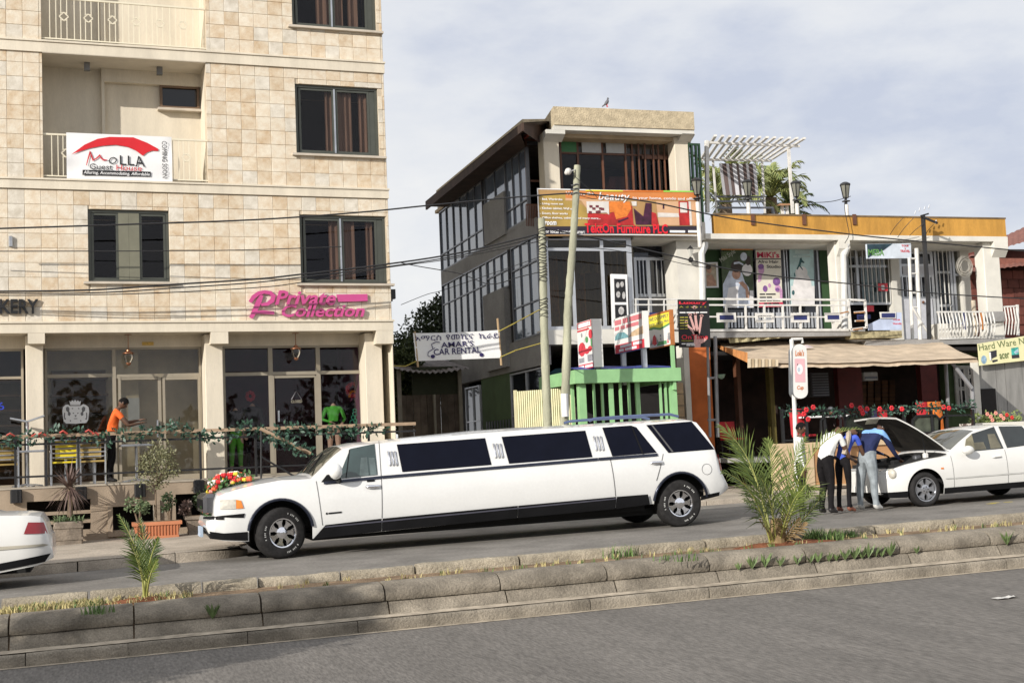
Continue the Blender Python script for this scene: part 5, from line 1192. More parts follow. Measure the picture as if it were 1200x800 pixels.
pr('portrait_hair', M_PUR, [EPX(Zk,545,262,34,30), EPX(Zk,720,430,42,46), EPX(Zk,592,510,26,36), EPX(Zk,730,520,24,20)], vp-.009, mk, RP)
pr('red_strip', inkm('salon_red', (.55,.03,.09)), [[Zk(522,668),Zk(792,662),Zk(795,712),Zk(522,718)]], vp-.006, mk, RP)
b = MB(); tk('#3 3 6', 580, 670, 750, 686); b.build('white_lettering', M_WHITEINK, mk)
tp = poster('salon_poster', 'pale turquoise hairstyle poster beside the cream studio sign', [Zk(865,60),Zk(1135,58),Zk(1152,690),Zk(885,695)], inkm('poster_turquoise', (.45,.62,.63), var=.2, vscale=2.5))
pr('white_area', inkm('poster_white', (.72,.70,.70), var=.1, vscale=6), [EPX(Zk,1010,470,105,140), EPX(Zk,1000,330,70,70), [Zk(885,480),Zk(1148,480),Zk(1150,688),Zk(887,690)]], vp-.004, tp, RP)
pr('hair_print', inkm('poster_dark_teal', (.03,.10,.11), var=.4, vscale=20), [[Zk(985,170),Zk(1000,160),Zk(1010,190),Zk(1035,215),Zk(1030,225),Zk(1000,215),Zk(990,250),Zk(1020,300),Zk(1010,300),Zk(978,260),Zk(955,300),Zk(945,290),Zk(970,230)], [Zk(915,340),Zk(925,330),Zk(932,370),Zk(922,375)], EPX(Zk,908,555,16,28)], vp-.007, tp, RP)
b = MB(); tk('#6', 930, 75, 1090, 120); tk('#4 3 8', 905, 140, 1100, 158); b.build('lettering', inkm('poster_grey_blue', (.5,.62,.62)), tp)
sp_ = thing('photo_poster', 'small white-bordered photo of a woman on the green wall by the downpipe', 'poster', RP.p(834, 337, vW-.03))
Zs = lambda x, y: (810+x/5.714, 270+y/5.714)
b = MB(); poly(b, RP, [Zs(92,215),Zs(178,212),Zs(185,382),Zs(98,384)], vW-.06, thick=.03); b.build('board', M_WHITEINK, sp_)
pr('photo', inkm('photo_tan', (.42,.36,.26), var=.3, vscale=6), [[Zs(97,225),Zs(165,222),Zs(172,372),Zs(102,374)]], vW-.064, sp_, RP)
pr('figure', M_SKINP, [EPX(Zs,120,262,18,28), [Zs(105,300),Zs(140,295),Zs(165,340),Zs(168,370),Zs(104,372)]], vW-.068, sp_, RP)
pr('hair', M_HAIRP, [EPX(Zs,116,245,17,16)], vW-.07, sp_, RP)

# right part: barred windows, door, sign, blue curtains
def window_r(x0, x1, y0, y1, vx, hy, bars, curt, v=vW):
    fo = glazing('window', RP, x0, x1, y0, y1, v, vx, hy, M_ALU, M_GLASSS, yb, t=.07)
    for x in bars:
        u0, u1, z0, z1 = RP.rect(x-.45, y0+2, x+.45, y1-2, v-.05); b = MB(RPM); b.box(u0, u1, v-.06, v-.04, z0, z1); b.build('grille_bar', M_WPIPE, fo)
    if curt:
        r = RP.rect(curt[0], curt[1], curt[2], curt[3], v+.3); b = MB(); curtain(b, r[0], r[1], r[2], r[3], v+.3, RPM, 6, .04); b.build('curtain', curt[4], fo, smooth=180)
    return fo
f1 = window_r(993, 1046, 289, 357, [1005], [312], (998,1012,1017,1022,1027,1032,1037,1042), (1010,314,1045,355,M_TEALC))
f2 = window_r(1097, 1117, 290, 382, [], [319,358], (1102,1107,1112), (1098,292,1116,380,M_BLUEC))
f3 = window_r(1118, 1128, 290, 380, [], [322], (), (1118,292,1127,378,M_BLUEC))
f4 = glazing('door', RP, 1056, 1096, 294, 398, vW, [1076], [311,323,349], M_ALU, M_PANED, yb, t=.08)
for (a, c, y0, y1) in ((1058,1094,312,322), (1058,1075,350,397), (1077,1094,350,397)):
    r = RP.rect(a, y0, c, y1, vW-.01); b = MB(RPM); b.box(r[0], r[1], vW-.012, vW+.02, r[2], r[3]); b.build('door_panel', pm('pale_grey_door', (.50,.51,.55), rough=.5, var=.1), f4)
for x in (1058,1063,1068,1073,1080,1085,1090):
    r = RP.rect(x-.6, 324, x+.6, 348, vW-.04); b = MB(RPM); b.box(r[0], r[1], vW-.05, vW-.03, r[2], r[3]); b.build('grille_bar', M_ALU, f4)
b = MB(); p = RP.p(1082, 354, vW-.05); b.ball(p, .04, 8, 6); b.build('door_handle', M_BROWN, f4)
for nm, q, m, lab in (('red_sticker', (1029,332,1040,341), M_PR, 'red sticker with a white mark on the barred window behind the balcony'), ('red_notice', (1015,358,1024,365), M_PR, 'dark red notice low behind the balcony gate')):
    r = RP.rect(*q, vW-.08); b = MB(RPM); b.box(r[0], r[1], vW-.085, vW-.08, r[2], r[3]); t = tag(b.build(nm, m), lab, 'notice')
r = RP.rect(1033,334,1036.5,339.5,vW-.09); b = MB(RPM); b.box(r[0], r[1], vW-.09, vW-.088, r[2], r[3]); tag(b.build('white_sticker', M_WHITEINK), 'white figure on the red sticker', 'notice')
ms = thing('tour_sign', 'blue and white tour and travel sign hanging under the beam', 'sign', RP.p(1041, 303, -.05))
b = MB(); poly(b, RP, [(1015.5,286),(1067.5,285),(1068,302.5),(1016.5,303)], -.05, thick=.06); b.build('board', inkm('tour_white', (.60,.66,.74), var=.15, vscale=2), ms)
pr('dark_area', inkm('tour_dark', (.02,.05,.07), var=.4, vscale=4), [[(1016,286.2),(1046,285.6),(1036,293),(1026,297),(1017,302.5)]], -.054, ms, RP)
b = MB(); ltext(b, 'MEBA', 1017.5, 292, 1036, 299.5, -.058, 0, RP, offset=.02); b.build('green_lettering', inkm('tour_green', (.12,.30,.08)), ms)
b = MB(); ltext(b, 'TOUR', 1056.5, 286.7, 1065, 289.2, -.058, 0, RP, offset=.03); ltext(b, '&', 1060, 290, 1061.6, 292, -.058, 0, RP); ltext(b, 'TRAVEL', 1055, 292.8, 1066.5, 295.6, -.058, 0, RP, offset=.03); b.build('red_lettering', M_PR, ms)
ml = thing('ladder_support', 'white welded pipe ladder leaning on the balcony in front of the grey door', 'ladder', RP.p(1072, 398, -.3))
b = MB()
b.tube([RP.p(1065.5,302,-.3), RP.p(1069.5,398,-.3)], .045, 8); b.tube([RP.p(1074,291,-.3), RP.p(1078.5,398,-.3)], .055, 8)
for y in (303, 320.5, 343, 360): b.tube([RP.p(1066+(y-300)*.04,y,-.3), RP.p(1075+(y-300)*.04,y,-.3)], .025, 6)
b.tube([RP.p(1069,360,-.35), RP.p(1080,378,-.35), RP.p(1089,392,-.35)], .03, 6); b.build('pipe', M_WPIPE, ml)
pk = thing('roof_pole', 'black timber pole with a small crossarm in front of the ochre parapet', 'pole', RP.p(1087, 395, -.5))
b = MB(); b.tube([RP.p(1081.5,252,-.6), RP.p(1084,296,-.6), RP.p(1087.5,345,-.6), RP.p(1089,398,-.6)], .06, 8); b.build('post', M_BLACK, pk)
b = MB(); b.bar(RP.p(1080,254,-.65), RP.p(1098.5,261.5,-.65), .05); b.bar(RP.p(1079,253,-.65), RP.p(1088,250.5,-.65), .04); b.build('crossarm', M_BLACK, pk)
for x, y in ((1072,251),(1077,247.5),(1083,246),(1088,244),(1096,262)): b = MB(); b.tube([RP.p(x,y,-.65), RP.p(x+1.2,y-4,-.65)], .015, 5); b.build('insulator', M_ALU, pk)
ccl = thing('wire_coil', 'coil of pale wire hanging beside the last window under the beam', 'coil', RP.p(1130, 312, .2))
b = MB(); c = RP.p(1130.5, 312, .2)
for k in range(14):
    rr = .15+.012*k*rnd.uniform(.7,1.1); ph = rnd.uniform(0, 6.28); b.tube([c+Vector((rr*math.cos(a*.45+ph)*.9, .03*math.sin(a+k), rr*math.sin(a*.45+ph))) for a in range(15)], .008, 4, cap=False)
b.build('wire', pm('wire_grey', (.35,.33,.29), rough=.6), ccl)
# balcony slabs, straight rail with panels on the left, bellied rail on the right
vB = -.8
r = RP.rect(826, 387, 1014, 391, vB); bx('balcony_slab', M_CONC, yb, (r[0], r[1], 30+vB, 31.3, r[3]-.16, r[3]))
zsl = RP.uz(1120, 397, vB)[1]; bx('balcony_slab', M_CONC, yb, (r[1], uB+.1, 30+vB, 31.3, zsl-.14, zsl))
bl = thing('balcony_railing', 'long white pipe balcony railing with small framed blue panels below the posters', 'railing', RP.p(910, 387, vB))
b = MB()
for ya, yb_, t in ((350.3,351.3,.05), (357.3,357.8,.04), (371,371.5,.035), (387,386.5,.06)): b.bar(RP.p(829,ya,vB), RP.p(994,yb_,vB), t)
b.build('rail', M_WPIPE, bl)
for x in (851,873.5,895.5,917,937.5,957.5,976): 
    b = MB(); b.bar(RP.p(x,357.5,vB), RP.p(x+.9,387,vB), .045); b.build('baluster', M_WPIPE, bl)
for x0, x1, y0, y1, m in ((840,862,366.5,377.5,M_BLUEP), (885,906.5,366.8,377.8,None), (927,948,366.8,377.8,M_BLUEP), (966.5,985.5,366.5,377.2,M_BLUEP)):
    r = RP.rect(x0, y0, x1, y1, vB-.02); b = MB(RPM); b.frame(r[0], r[1], r[2], r[3], vB-.05, vB-.01, .06); b.build('panel_frame', M_WPIPE, bl)
    if m: b = MB(RPM); b.box(r[0]+.06, r[1]-.06, vB-.04, vB-.02, r[2]+.06, r[3]-.06); b.build('panel', m, bl)
gt = thing('balcony_gate', 'rusty white open gate frame projecting at the end of the panelled railing', 'gate', RP.p(1004, 386, vB-.2))
b = MB()
for a, c in (((994,351),(1014,352)), ((994,351),(997,386)), ((1013.5,352),(1015.5,384)), ((996.5,386),(1016,383.5))): b.bar(RP.p(*a,vB-.2), RP.p(*c,vB-.2), .05)
for a, c in (((1001,366),(1013,365)), ((1002,376),(1014,375.5))): b.bar(RP.p(*a,vB-.22), RP.p(*c,vB-.22), .04)
b.build('bar', M_WPIPE, gt)
b = MB()
for a, c in (((985,367),(994,365)), ((1001,366.5),(1013,365.6)), ((1000,386.2),(1011,384.6)), ((1003,376),(1012,375.7))): b.bar(RP.p(a[0],a[1],vB-.24), RP.p(c[0],c[1],vB-.24), .035)
b.build('rusty_bar', pm('rust', (.35,.17,.07), rough=.9, var=.4, vscale=20), gt)
M_SKYP = inkm('tour_panel', (.45,.52,.68), var=.15, vscale=3)
tp2 = thing('tour_board', 'pale blue tour and travel board with a dark blue strip fixed on the balcony edge', 'sign', RP.p(1037, 388, vB-.05))
b = MB(); poly(b, RP, [(1018,380),(1033,373),(1033,366),(1056.5,366),(1057,386.5),(1018,387)], vB-.05, thick=.03); b.build('board', M_SKYP, tp2)
b = MB(); poly(b, RP, [(1031,365.5),(1050,365.5),(1050,373),(1032,373)], vB-.08, thick=.02); b.build('board', M_WPIPE, tp2)
b = MB(); poly(b, RP, [(1033,367),(1049,366.8),(1049,371.8),(1033.3,372)], vB-.09); poly(b, RP, [(1004,368.5),(1020,368.5),(1020.5,373.5),(1004.5,374)], vB-.06); b.build('blue_strip', M_BLUEP, tp2)
b = MB(); ltext(b, 'TOUR', 1046.5, 373.8, 1055, 375.6, vB-.056, 0, RP, offset=.03); ltext(b, 'TRAVEL', 1046, 378.2, 1057, 380.2, vB-.056, 0, RP, offset=.03); b.build('red_lettering', M_PR, tp2)
rb = thing('balcony_railing', 'white bellied iron balcony railing near the right column', 'railing', RP.p(1125, 397, vB))
b = MB(); b.bar(RP.p(1098,365.5,vB), RP.p(1160,365.3,vB), .04); b.bar(RP.p(1100,397,vB), RP.p(1163,394.5,vB), .05); b.build('rail', M_WPIPE, rb)
for k in range(17):
    x = 1099+k*4.0; b = MB(); b.tube([RP.p(x,365.5,vB), RP.p(x+1.5,372,vB-.02), RP.p(x+3,380,vB-.14), RP.p(x+2.6,389,vB-.12), RP.p(x+.6,396.5,vB)], .018, 5); b.build('baluster', M_WPIPE, rb)
b = MB()
for k in range(5):
    x = 1177+k*3.6; b.tube([RP.p(x,360,vB+.3), RP.p(x+2.5,375,vB+.2), RP.p(x+.8,392,vB+.3)], .018, 5)
b.bar(RP.p(1176,359.5,vB+.3), RP.p(1192,358.5,vB+.3), .04); b.bar(RP.p(1192,357,vB+.3), RP.p(1193,393,vB+.3), .06); b.build('side_rail', M_WPIPE, rb)
b = MB(); b.tube([RP.p(1140.5,352,vB+.2), RP.p(1143.5,393,vB+.2)], .06, 8); b.build('post', pm('worn_cream_post', (.55,.47,.36), rough=.7, var=.3), rb)
lx = thing('laundry', 'pale cloths hanging behind the bellied railing beside the column', 'laundry', RP.p(1152, 385, .3))
for k, (x0, x1, m) in enumerate(((1128,1131,M_BLUEP), (1149,1152,pm('orange_cloth', (.5,.2,.05), rough=.9)), (1153,1157,pm('beige_cloth', (.6,.5,.35), rough=.9)))):
    r = RP.rect(x0, 366, x1, 386, .2); b = MB(); curtain(b, r[0], r[1], r[2], r[3], .2+.02*k, RPM, 3, .02); b.build('cloth', m, lx)
ub = RP.rect(1098, 379, 1126, 396, vB+.4); bx('white_chest', M_WHITE, yb, (ub[0], ub[1], 30+vB+.4, 30+vB+.8, zsl, ub[3]))
# patterned canvas hung below the balcony
pc_ = thing('canvas_valance', 'faded patterned canvas strip hanging below the panelled balcony', 'canvas', RP.p(900, 395, vB+.1))
b = MB(); top = [(852,391),(880,390.5),(905,390),(930,389.5),(953,389)]; bot = [(855,402),(880,400),(905,397),(930,394),(953,392)]; n = 40
def lerp_pts(P, t): 
    k = min(int(t*(len(P)-1)), len(P)-2); f = t*(len(P)-1)-k; return (P[k][0]+(P[k+1][0]-P[k][0])*f, P[k][1]+(P[k+1][1]-P[k][1])*f)
vs = []
for i in range(n+1):
    for P_, o in ((top, 0), (bot, .0)): q = RP.p(*lerp_pts(P_, i/n), vB+.05); vs.append(q+Vector((0,.04*math.sin(i*1.3),0)))
b.add(vs, [(2*i,2*i+2,2*i+3,2*i+1) for i in range(n)]); b.build('canvas', pm('patterned_canvas', (.33,.29,.17), rough=.9, var=.4, vscale=9), pc_)
r = RP.rect(1000, 388, 1057, 396, vB-.1); b = MB(RPM); b.box(r[0], r[1], vB-.1, vB+.3, r[2], r[3]); b.build('canvas_box', pm('patterned_canvas', (.3,.3,.2)), pc_)

# ground floor: cafe under the awning
GP = Plane(0, 26.0)
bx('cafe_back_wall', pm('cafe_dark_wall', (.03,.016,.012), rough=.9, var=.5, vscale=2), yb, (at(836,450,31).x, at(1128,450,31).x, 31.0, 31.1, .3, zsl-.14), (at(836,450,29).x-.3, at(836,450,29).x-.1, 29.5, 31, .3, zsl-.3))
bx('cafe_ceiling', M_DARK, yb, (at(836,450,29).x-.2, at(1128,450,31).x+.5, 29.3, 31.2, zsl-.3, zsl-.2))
for px, wd, m in ((997,.7,M_REDDK), (1090,.5,M_REDDK), (905,.12,pm('olive_post', (.15,.12,.03), rough=.7)), (867,.1,M_BROWN)):
    x = at(px, 460, 29.5).x; bx('cafe_post', m, yb, (x-wd/2, x+wd/2, 29.5, 29.7, .4, zsl-.3))
M_TIMB = pm('dark_timber', (.035,.02,.012), rough=.6, var=.3, objrand=.3)
for k in range(9):
    for j in range(6):
        p = at(1005+j*8.5, 447+k*5, 30.7); bx('wall_brick', pm('wall_brick_dark', (.11,.05,.02), rough=.8, objrand=.5), yb, (p.x, p.x+.17, 30.9, 31.0-.002, p.z-.05, p.z+.05))
ac = thing('air_conditioner', 'white wall air conditioner high in the dark cafe', 'appliance', at(1020, 446, 30.6)); r = Plane(0,30.4).rect(1012, 435.5, 1029, 445.5, 0)
b = MB(M0); b.bbox(r[0], r[1], 30.4, 30.7, r[2], r[3], .02); b.build('casing', M_WPIPE, ac); bx('grille', M_ALUD, ac, (r[0]+.03, r[1]-.03, 30.385, 30.4, r[2]+.04, r[2]+.10))
lv = thing('louvre_box', 'grey louvred ventilation box hanging behind the oval cafe sign', 'vent', at(963, 463, 29)); r = Plane(0,29).rect(953, 436, 974, 464, 0)
b = MB(M0); b.box(r[0], r[1], 29.1, 29.4, r[2], r[3]); b.build('casing', pm('dark_grey_casing', (.05,.05,.055), rough=.6), lv)
for k in range(9): z = r[2]+(r[3]-r[2])*(k+.3)/9; bx('slat', M_ALUD, lv, (r[0]+.03, r[1]-.03, 29.07, 29.1, z, z+.025))
for px, py, nm in ((985,447,'wall notice'),):
    r = Plane(0,30.9).rect(983, 442.5, 988, 456, 0); bx('notice_board', M_WPIPE, yb, (r[0], r[1], 30.85, 30.9, r[2], r[3]))
gl_ = thing('wall_lamp', 'small greenish glass wall lamp on the cafe front beside the orange wall', 'lamp', at(845.5, 444, 28.6)); b = MB(Matrix.Translation(at(845.5, 444, 28.6))); b.lathe([(.02,0),(.07,.03),(.10,.11),(.02,.11)], 10); b.build('lamp_shade', pm('green_lamp_glass', (.35,.5,.4), rough=.3), gl_)
# awning
aw = thing('awning', 'long faded beige canvas awning over the cafe terrace with torn edges', 'awning', at(990, 424, 26.4))
YA0, YA1 = 26.4, 30.0
back = [(842,402),(905,399.5),(970,398),(1040,398),(1102,397)]; midl = [(858,413),(920,411.5),(980,410),(1045,409),(1108,403)]; front = [(878,424.5),(930,425.5),(990,425),(1060,423),(1146,419.5)]
def aw_pt(s, t):
    if t < .42: P0, P1, Y0_, Y1_, f = back, midl, YA1, 28.4, t/.42
    else: P0, P1, Y0_, Y1_, f = midl, front, 28.4, YA0, (t-.42)/.58
    a, c = lerp_pts(P0, s), lerp_pts(P1, s); q = at(a[0], a[1], Y0_).lerp(at(c[0], c[1], Y1_), f); q.z += .025*noise.noise(Vector((s*14, t*5, 3)))-.05*math.sin(math.pi*f)*.5; return q
b = MB(); b.grid(aw_pt, 60, 16); b.build('canvas', M_CANVAS, aw, smooth=180)
b = MB(); b.grid(lambda s, t: aw_pt(s, .97+.03*t)+Vector((0,-.01-.002*t,-.10*t*(1+.25*noise.noise(Vector((s*30,0,0)))))), 60, 1); b.build('valance', M_CANVAS, aw)
b = MB(); b.grid(lambda s, t: at(840+36*s, 404+9*s+(3+9*s)*t, 29.9-3.3*s), 8, 3); b.build('end_flap', M_CANVO, aw)
b = MB()
for k in range(9): b.add([at(876+k*4, 420+.1*k, 26.38), at(880+k*4, 420+.1*k, 26.36), at(880+k*4, 430.5-.2*k, 26.36), at(876+k*4, 431-.2*k, 26.38)], [(0,1,2,3)], k % 2)
b.build('striped_valance', [pm('cream_stripe', (.55,.46,.33), rough=.9), pm('tan_stripe', (.40,.31,.2), rough=.9)], aw)
b = MB(); b.grid(lambda s, t: aw_pt(.32+.07*s+.01*math.sin(t*6), .34+.05*t)+Vector((0,0,.05+.07*math.sin(3.14*s)*math.sin(3.14*t))), 8, 5); tag(b.build('crumpled_cloth', pm('pale_pink_cloth', (.6,.5,.5), rough=.9)), 'crumpled pale rag lying on top of the awning', 'cloth')
b = MB()
for a, c in (((1115,424),(1139,455)), ((1139,455),(1142,515))): b.tube([at(*a,26.6), at(*c,26.5)], .05, 8)
b.build('support_pole', pm('grey_steel_paint', (.28,.28,.29)), aw); b = MB()
b.tube([at(1108,424,27.5), at(1111,475,27.5)], .045, 8); b.build('support_pole', pm('grey_steel_paint', (.28,.28,.29)), aw)
# terrace wall with steel railing
tw = thing('cafe_terrace', 'low beige cafe terrace wall with a shaded orange-tan face behind the people', 'terrace', at(1000, 578, 25.6))
x0, x1 = at(911, 545, 25.6).x, at(1152, 545, 25.6).x; zt = at(1000, 516, 25.6).z
M_TW = pm('terrace_beige', (.58,.44,.28), rough=.85, var=.08); M_TW2 = pm('terrace_shaded_orange', (.44,.24,.11), rough=.85, var=.12)  # orange-tan of the lower wall has its shade put into the colour
bx('front_wall', M_TW2, tw, (x0+.9, x1, 25.63, 25.9, .35, zt-.12)); bx('end_pier', M_TW, tw, (x0, x0+.9, 25.6, 25.9, .3, zt)); bx('coping', M_TW, tw, (x0+.9, x1, 25.58, 25.95, zt-.12, zt-.0)); bx('plinth', M_TW, tw, (x0+.9, x1, 25.59, 25.63, .35, at(1000,566,25.6).z))
bx('floor', M_CONC, tw, (x0+.1, x1, 25.95, 31, zt-.4, zt-.3))
rr = thing('terrace_railing', 'black steel cafe terrace railing with angular frames', 'railing', at(1030, 516, 25.75))
vb_ = 25.75
TPl = Plane(0, vb_)
xsr = [917, 945, 966, 990, 1020, 1043, 1060, 1092, 1110, 1141]
for x in xsr: p = at(x, 500, vb_); b = MB(M0); b.box(p.x-.03, p.x+.03, vb_-.03, vb_+.03, zt, at(x, 479, vb_).z); b.build('post', M_BLACK, rr)
b = MB()
b.bar(at(917,481.5,vb_), at(1142,477,vb_), .05); b.bar(at(917,516,vb_), at(1142,511,vb_), .04); b.build('rail', M_BLACK, rr)
for x0_, x1_ in ((962,985),(990,1020),(1069,1101),(1101,1141)):
    P_ = [(x0_,507),(x0_,492),(x0_+5,487),(x1_-5,486),(x1_,491),(x1_,506)]
    b = MB()
    for k in range(6): b.bar(at(*P_[k],vb_-.03), at(*P_[(k+1)%6],vb_-.03), .04)
    b.build('angular_frame', M_BLACK, rr)
    if x0_ in (1069, 990): 
        b = MB(); b.add([at(*q, vb_-.0) for q in P_], [tuple(range(6))]); b.build('mesh_panel', pm('dark_mesh', (.06,.07,.05), rough=.8, var=.4), rr)
M_FLRED = pm('red_flower', (.60,.02,.03), rough=.6, var=.2)
gg = thing('garland', 'green cafe garland dotted with red artificial flowers along the black railing', 'garland', at(1030, 480, vb_-.05))
pts = [(917,483),(930,480),(945,483),(960,481),(975,484),(990,482),(1005,484),(1020,481),(1035,482),(1050,480),(1065,480),(1080,477),(1095,477),(1110,476),(1125,478),(1142,474)]
b = MB(); garland(b, [at(x, y, vb_-.05) for x, y in pts], .11, .085, 24); b.build('fir_twigs', M_GARL, gg)['kind'] = 'stuff'
for x, y in ((942,485),(945,480),(947,491),(953,477),(998,475),(1008,478),(1010,481),(1011,484),(1016,479),(1031,479),(1045,478),(1057,479),(1112,478),(1106,477)):
    q = MB(); c = at(x, y, vb_-.16)
    for k in range(7): q.ball(c+Vector((.035*math.cos(k), 0, .035*math.sin(k))), (.028,.02,.028), 6, 4)
    q.build('flower', M_FLRED, gg)
# chairs and cloths behind the railing
def cafe_chair(px, py, Y, m, label, wd=.45, hh=.5, cat='chair', ang=0.0):
    p = at(px, py, Y); z0 = zt-.3; t = thing('cafe_chair', label, cat, (p.x, Y, z0), (0,0,ang), group='chairs on the cafe terrace')
    b = MB(wm(t)); b.bbox(-wd/2, wd/2, -.22, .22, .43, .48, .015); b.build('seat', m, t)
    b = MB(wm(t)); b.grid(lambda s, q: (-wd/2+wd*s, .20+.05*q-.05*math.sin(3.14*s), .48+hh*q), 6, 4); b.grid(lambda s, q: (-wd/2+wd*s, .23+.05*q-.05*math.sin(3.14*s), .48+hh*q), 6, 4); b.build('backrest', m, t)
    for sx_ in (-1, 1):
        for sy in (-1, 1): b = MB(wm(t)); b.bar((sx_*(wd/2-.03), sy*.19, 0), (sx_*(wd/2-.03), sy*.19, .44), .03); b.build('leg', M_BLACK, t)
M_CHR = pm('red_chair_fabric', (.50,.02,.03), rough=.7, var=.15); M_CHO = pm('orange_chair_fabric', (.65,.17,.02), rough=.7); M_CHB = pm('navy_chair_fabric', (.03,.03,.09), rough=.7)
cafe_chair(857, 500, 28.9, M_CHR, 'red chair alone in the dark entrance beside the ladder frame', .42, .4)
cafe_chair(942, 505, 26.8, M_CHR, 'red chair right behind the oval cafe sign pole', .4, .6)
cafe_chair(1091, 505, 26.6, M_CHR, 'red chair beside the orange one behind the open bonnet', .36, .65)
cafe_chair(1105, 505, 26.5, M_CHO, 'orange chair behind the black railing', .36, .65)
cafe_chair(1027, 505, 26.9, M_CHB, 'dark navy chair behind the railing between the two red ones', .4, .55)
cafe_chair(1043, 505, 27.0, M_CHR, 'dark red chair in shade behind the garland', .4, .5)
tbl = thing('cafe_table', 'cafe table with white cloth behind the garland', 'table', at(965, 500, 26.9)); p = at(965, 487, 26.9)
bx('tabletop', M_WHITEINK, tbl, (p.x-.6, p.x+.5, 26.6, 27.2, p.z-.04, p.z)); bx('leg', M_BLACK, tbl, (p.x-.05, p.x+.05, 26.85, 26.95, zt-.3, p.z-.04))
# white framed window, grey metal gate wall and hardware sign at the right end
fw = glazing('window', RP, 1120, 1149, 428, 478, .1, [1133], [441,455], M_WPIPE, M_PANED, yb, t=.1)
for k in range(5): p = RP.p(1124+k*5, 432, .05); b = MB(RPM); u, z1 = RP.uz(1124+k*5, 430, .05); _, z0 = RP.uz(1124+k*5, 477, .05); b.box(u-.02, u+.02, .03, .05, z0, z1); b.build('grille_bar', M_WPIPE, fw)
bx('side_wall', M_GREENW, yb, (at(1105,420,30.2).x, at(1148,420,30.2).x, 30.2, 30.4, .3, zsl-.14))
hw = thing('metal_wall', 'grey sheet metal boundary wall with welded seams under the yellow hardware sign', 'wall', at(1175, 495, 28.5))
M_SHEET = pm('grey_sheet_metal', (.30,.295,.28), rough=.55, metal=.25, var=.2, vscale=1.5, stretch=(3,3,.6), objrand=.1)
xx = [1148, 1169, 1180, 1200, 1222, 1244]
for k in range(len(xx)-1):
    x0, x1 = at(xx[k], 460, 28.5).x, at(xx[k+1], 460, 28.5).x; bx('sheet', M_SHEET, hw, (x0, x1-.012, 28.5+.006*(k % 2), 28.54, .4, at(1175, 424, 28.5).z))
x0, x1 = at(1153, 475, 28.4).x, at(1170, 475, 28.4).x; bx('gate_gap', M_DARK, hw, (x0, x1, 28.47, 28.5, .4, at(1160,455,28.4).z))
bx('corner_post', M_WHITE, hw, (at(1146,460,28.4).x-.1, at(1149,460,28.4).x, 28.4, 28.5, .4, at(1150,424,28.4).z))
HP = Plane(0, 28.3); hs = thing('hardware_sign', 'pale yellow computer shop sign with small pictures above the grey metal wall', 'sign', HP.p(1175, 428, 0))
Zh = lambda x, y: (1140+x/16, 385+y/16)
b = MB(); poly(b, HP, [Zh(105,280),Zh(960,140),(1232,389),(1232,417.5),Zh(960,600),Zh(140,690)], 0, thick=.05); b.build('board', inkm('hardware_yellow', (.74,.71,.42), var=.05), hs)
b = MB(); p = HP.p(*Zh(125,418), -.006); q = HP.p(1229, 398.2, -.006); d = q-p; b.text('Hard Ware Network', p, d, Vector((-d.z,0,d.x)), d.length, (HP.p(*Zh(125,300),0)-HP.p(*Zh(125,418),0)).length*1.05); b.build('lettering', inkm('hardware_green', (.10,.15,.05)), hs)
b = MB(); p = HP.p(*Zh(510,575), -.006); q = HP.p(*Zh(695,548), -.006); d = q-p; b.text('acer', p, d, Vector((-d.z,0,d.x)), d.length, .14, offset=.02); b.build('lettering', inkm('hardware_green', (.1,.15,.05)), hs)
pr('globe_print', inkm('hardware_globe', (.25,.38,.50), var=.4, vscale=14), [EPX(Zh,208,580,52,80)], -.006, hs, HP)
pr('tower_print', inkm('hardware_tower', (.03,.03,.04)), [[Zh(310,430),Zh(445,400),Zh(450,520),Zh(360,560),Zh(355,600),Zh(330,600)], [Zh(360,590),Zh(465,575),Zh(468,605),Zh(372,635)]], -.006, hs, HP)
pr('tower_front', M_WHITEINK, [[Zh(300,450),Zh(335,440),Zh(350,600),Zh(318,585)]], -.009, hs, HP)
pr('screen_print', inkm('hardware_teal', (.05,.38,.33), var=.4, vscale=8), [[Zh(718,365),Zh(855,345),Zh(868,480),Zh(728,495)]], -.006, hs, HP)
pr('laptop_print', inkm('hardware_tower', (.03,.03,.04)), [[Zh(728,495),Zh(868,480),Zh(875,545),Zh(735,560)]], -.007, hs, HP)
pr('screen_light', inkm('hardware_sky', (.40,.55,.65), var=.3, vscale=12), [[Zh(770,440),Zh(850,370),Zh(860,440),Zh(800,480)]], -.009, hs, HP)
# red-brown building beyond the right end
rbld = thing('red_roofed_building', 'red-brown brick building with a tiled roof behind the yellow computer sign', 'building', at(1190, 500, 36))
M_RT = pm('red_roof_tile', (.22,.085,.06), rough=.8, var=.25, vscale=4, objrand=.2); M_RW = pm('red_brown_wall', (.12,.035,.025), rough=.85, var=.2)
x0 = at(1130, 330, 36).x
def roofline(pa, pb, qa, qb, Y0_, Y1_, nm, mat):
    b = MB(); a, c, e_, f_ = at(*pa, Y0_), at(*pb, Y0_), at(*qa, Y1_), at(*qb, Y1_); b.grid(lambda s, t: a.lerp(c, s).lerp(e_.lerp(f_, s), t)+Vector((0,0,.05*abs(math.sin(s*60))*.6)), 120, 8); b.build(nm, mat, rbld)
roofline((1135,302), (1260,268), (1135,296), (1260,240), 36, 40, 'roof', M_RT)
bx('fascia', M_RT, rbld, (at(1135,303,36).x, at(1260,300,36).x, 36.0, 36.05, at(1180,299,36).z-.35, at(1180,299,36).z-.1))
roofline((1128,320), (1260,305), (1128,309), (1260,296), 35.2, 37, 'lower_roof', M_RT)
bx('gable', M_RW, rbld, (at(1135,300,37.2).x, at(1260,300,37.2).x, 37.2, 37.4, 3, at(1180,292,37.2).z))
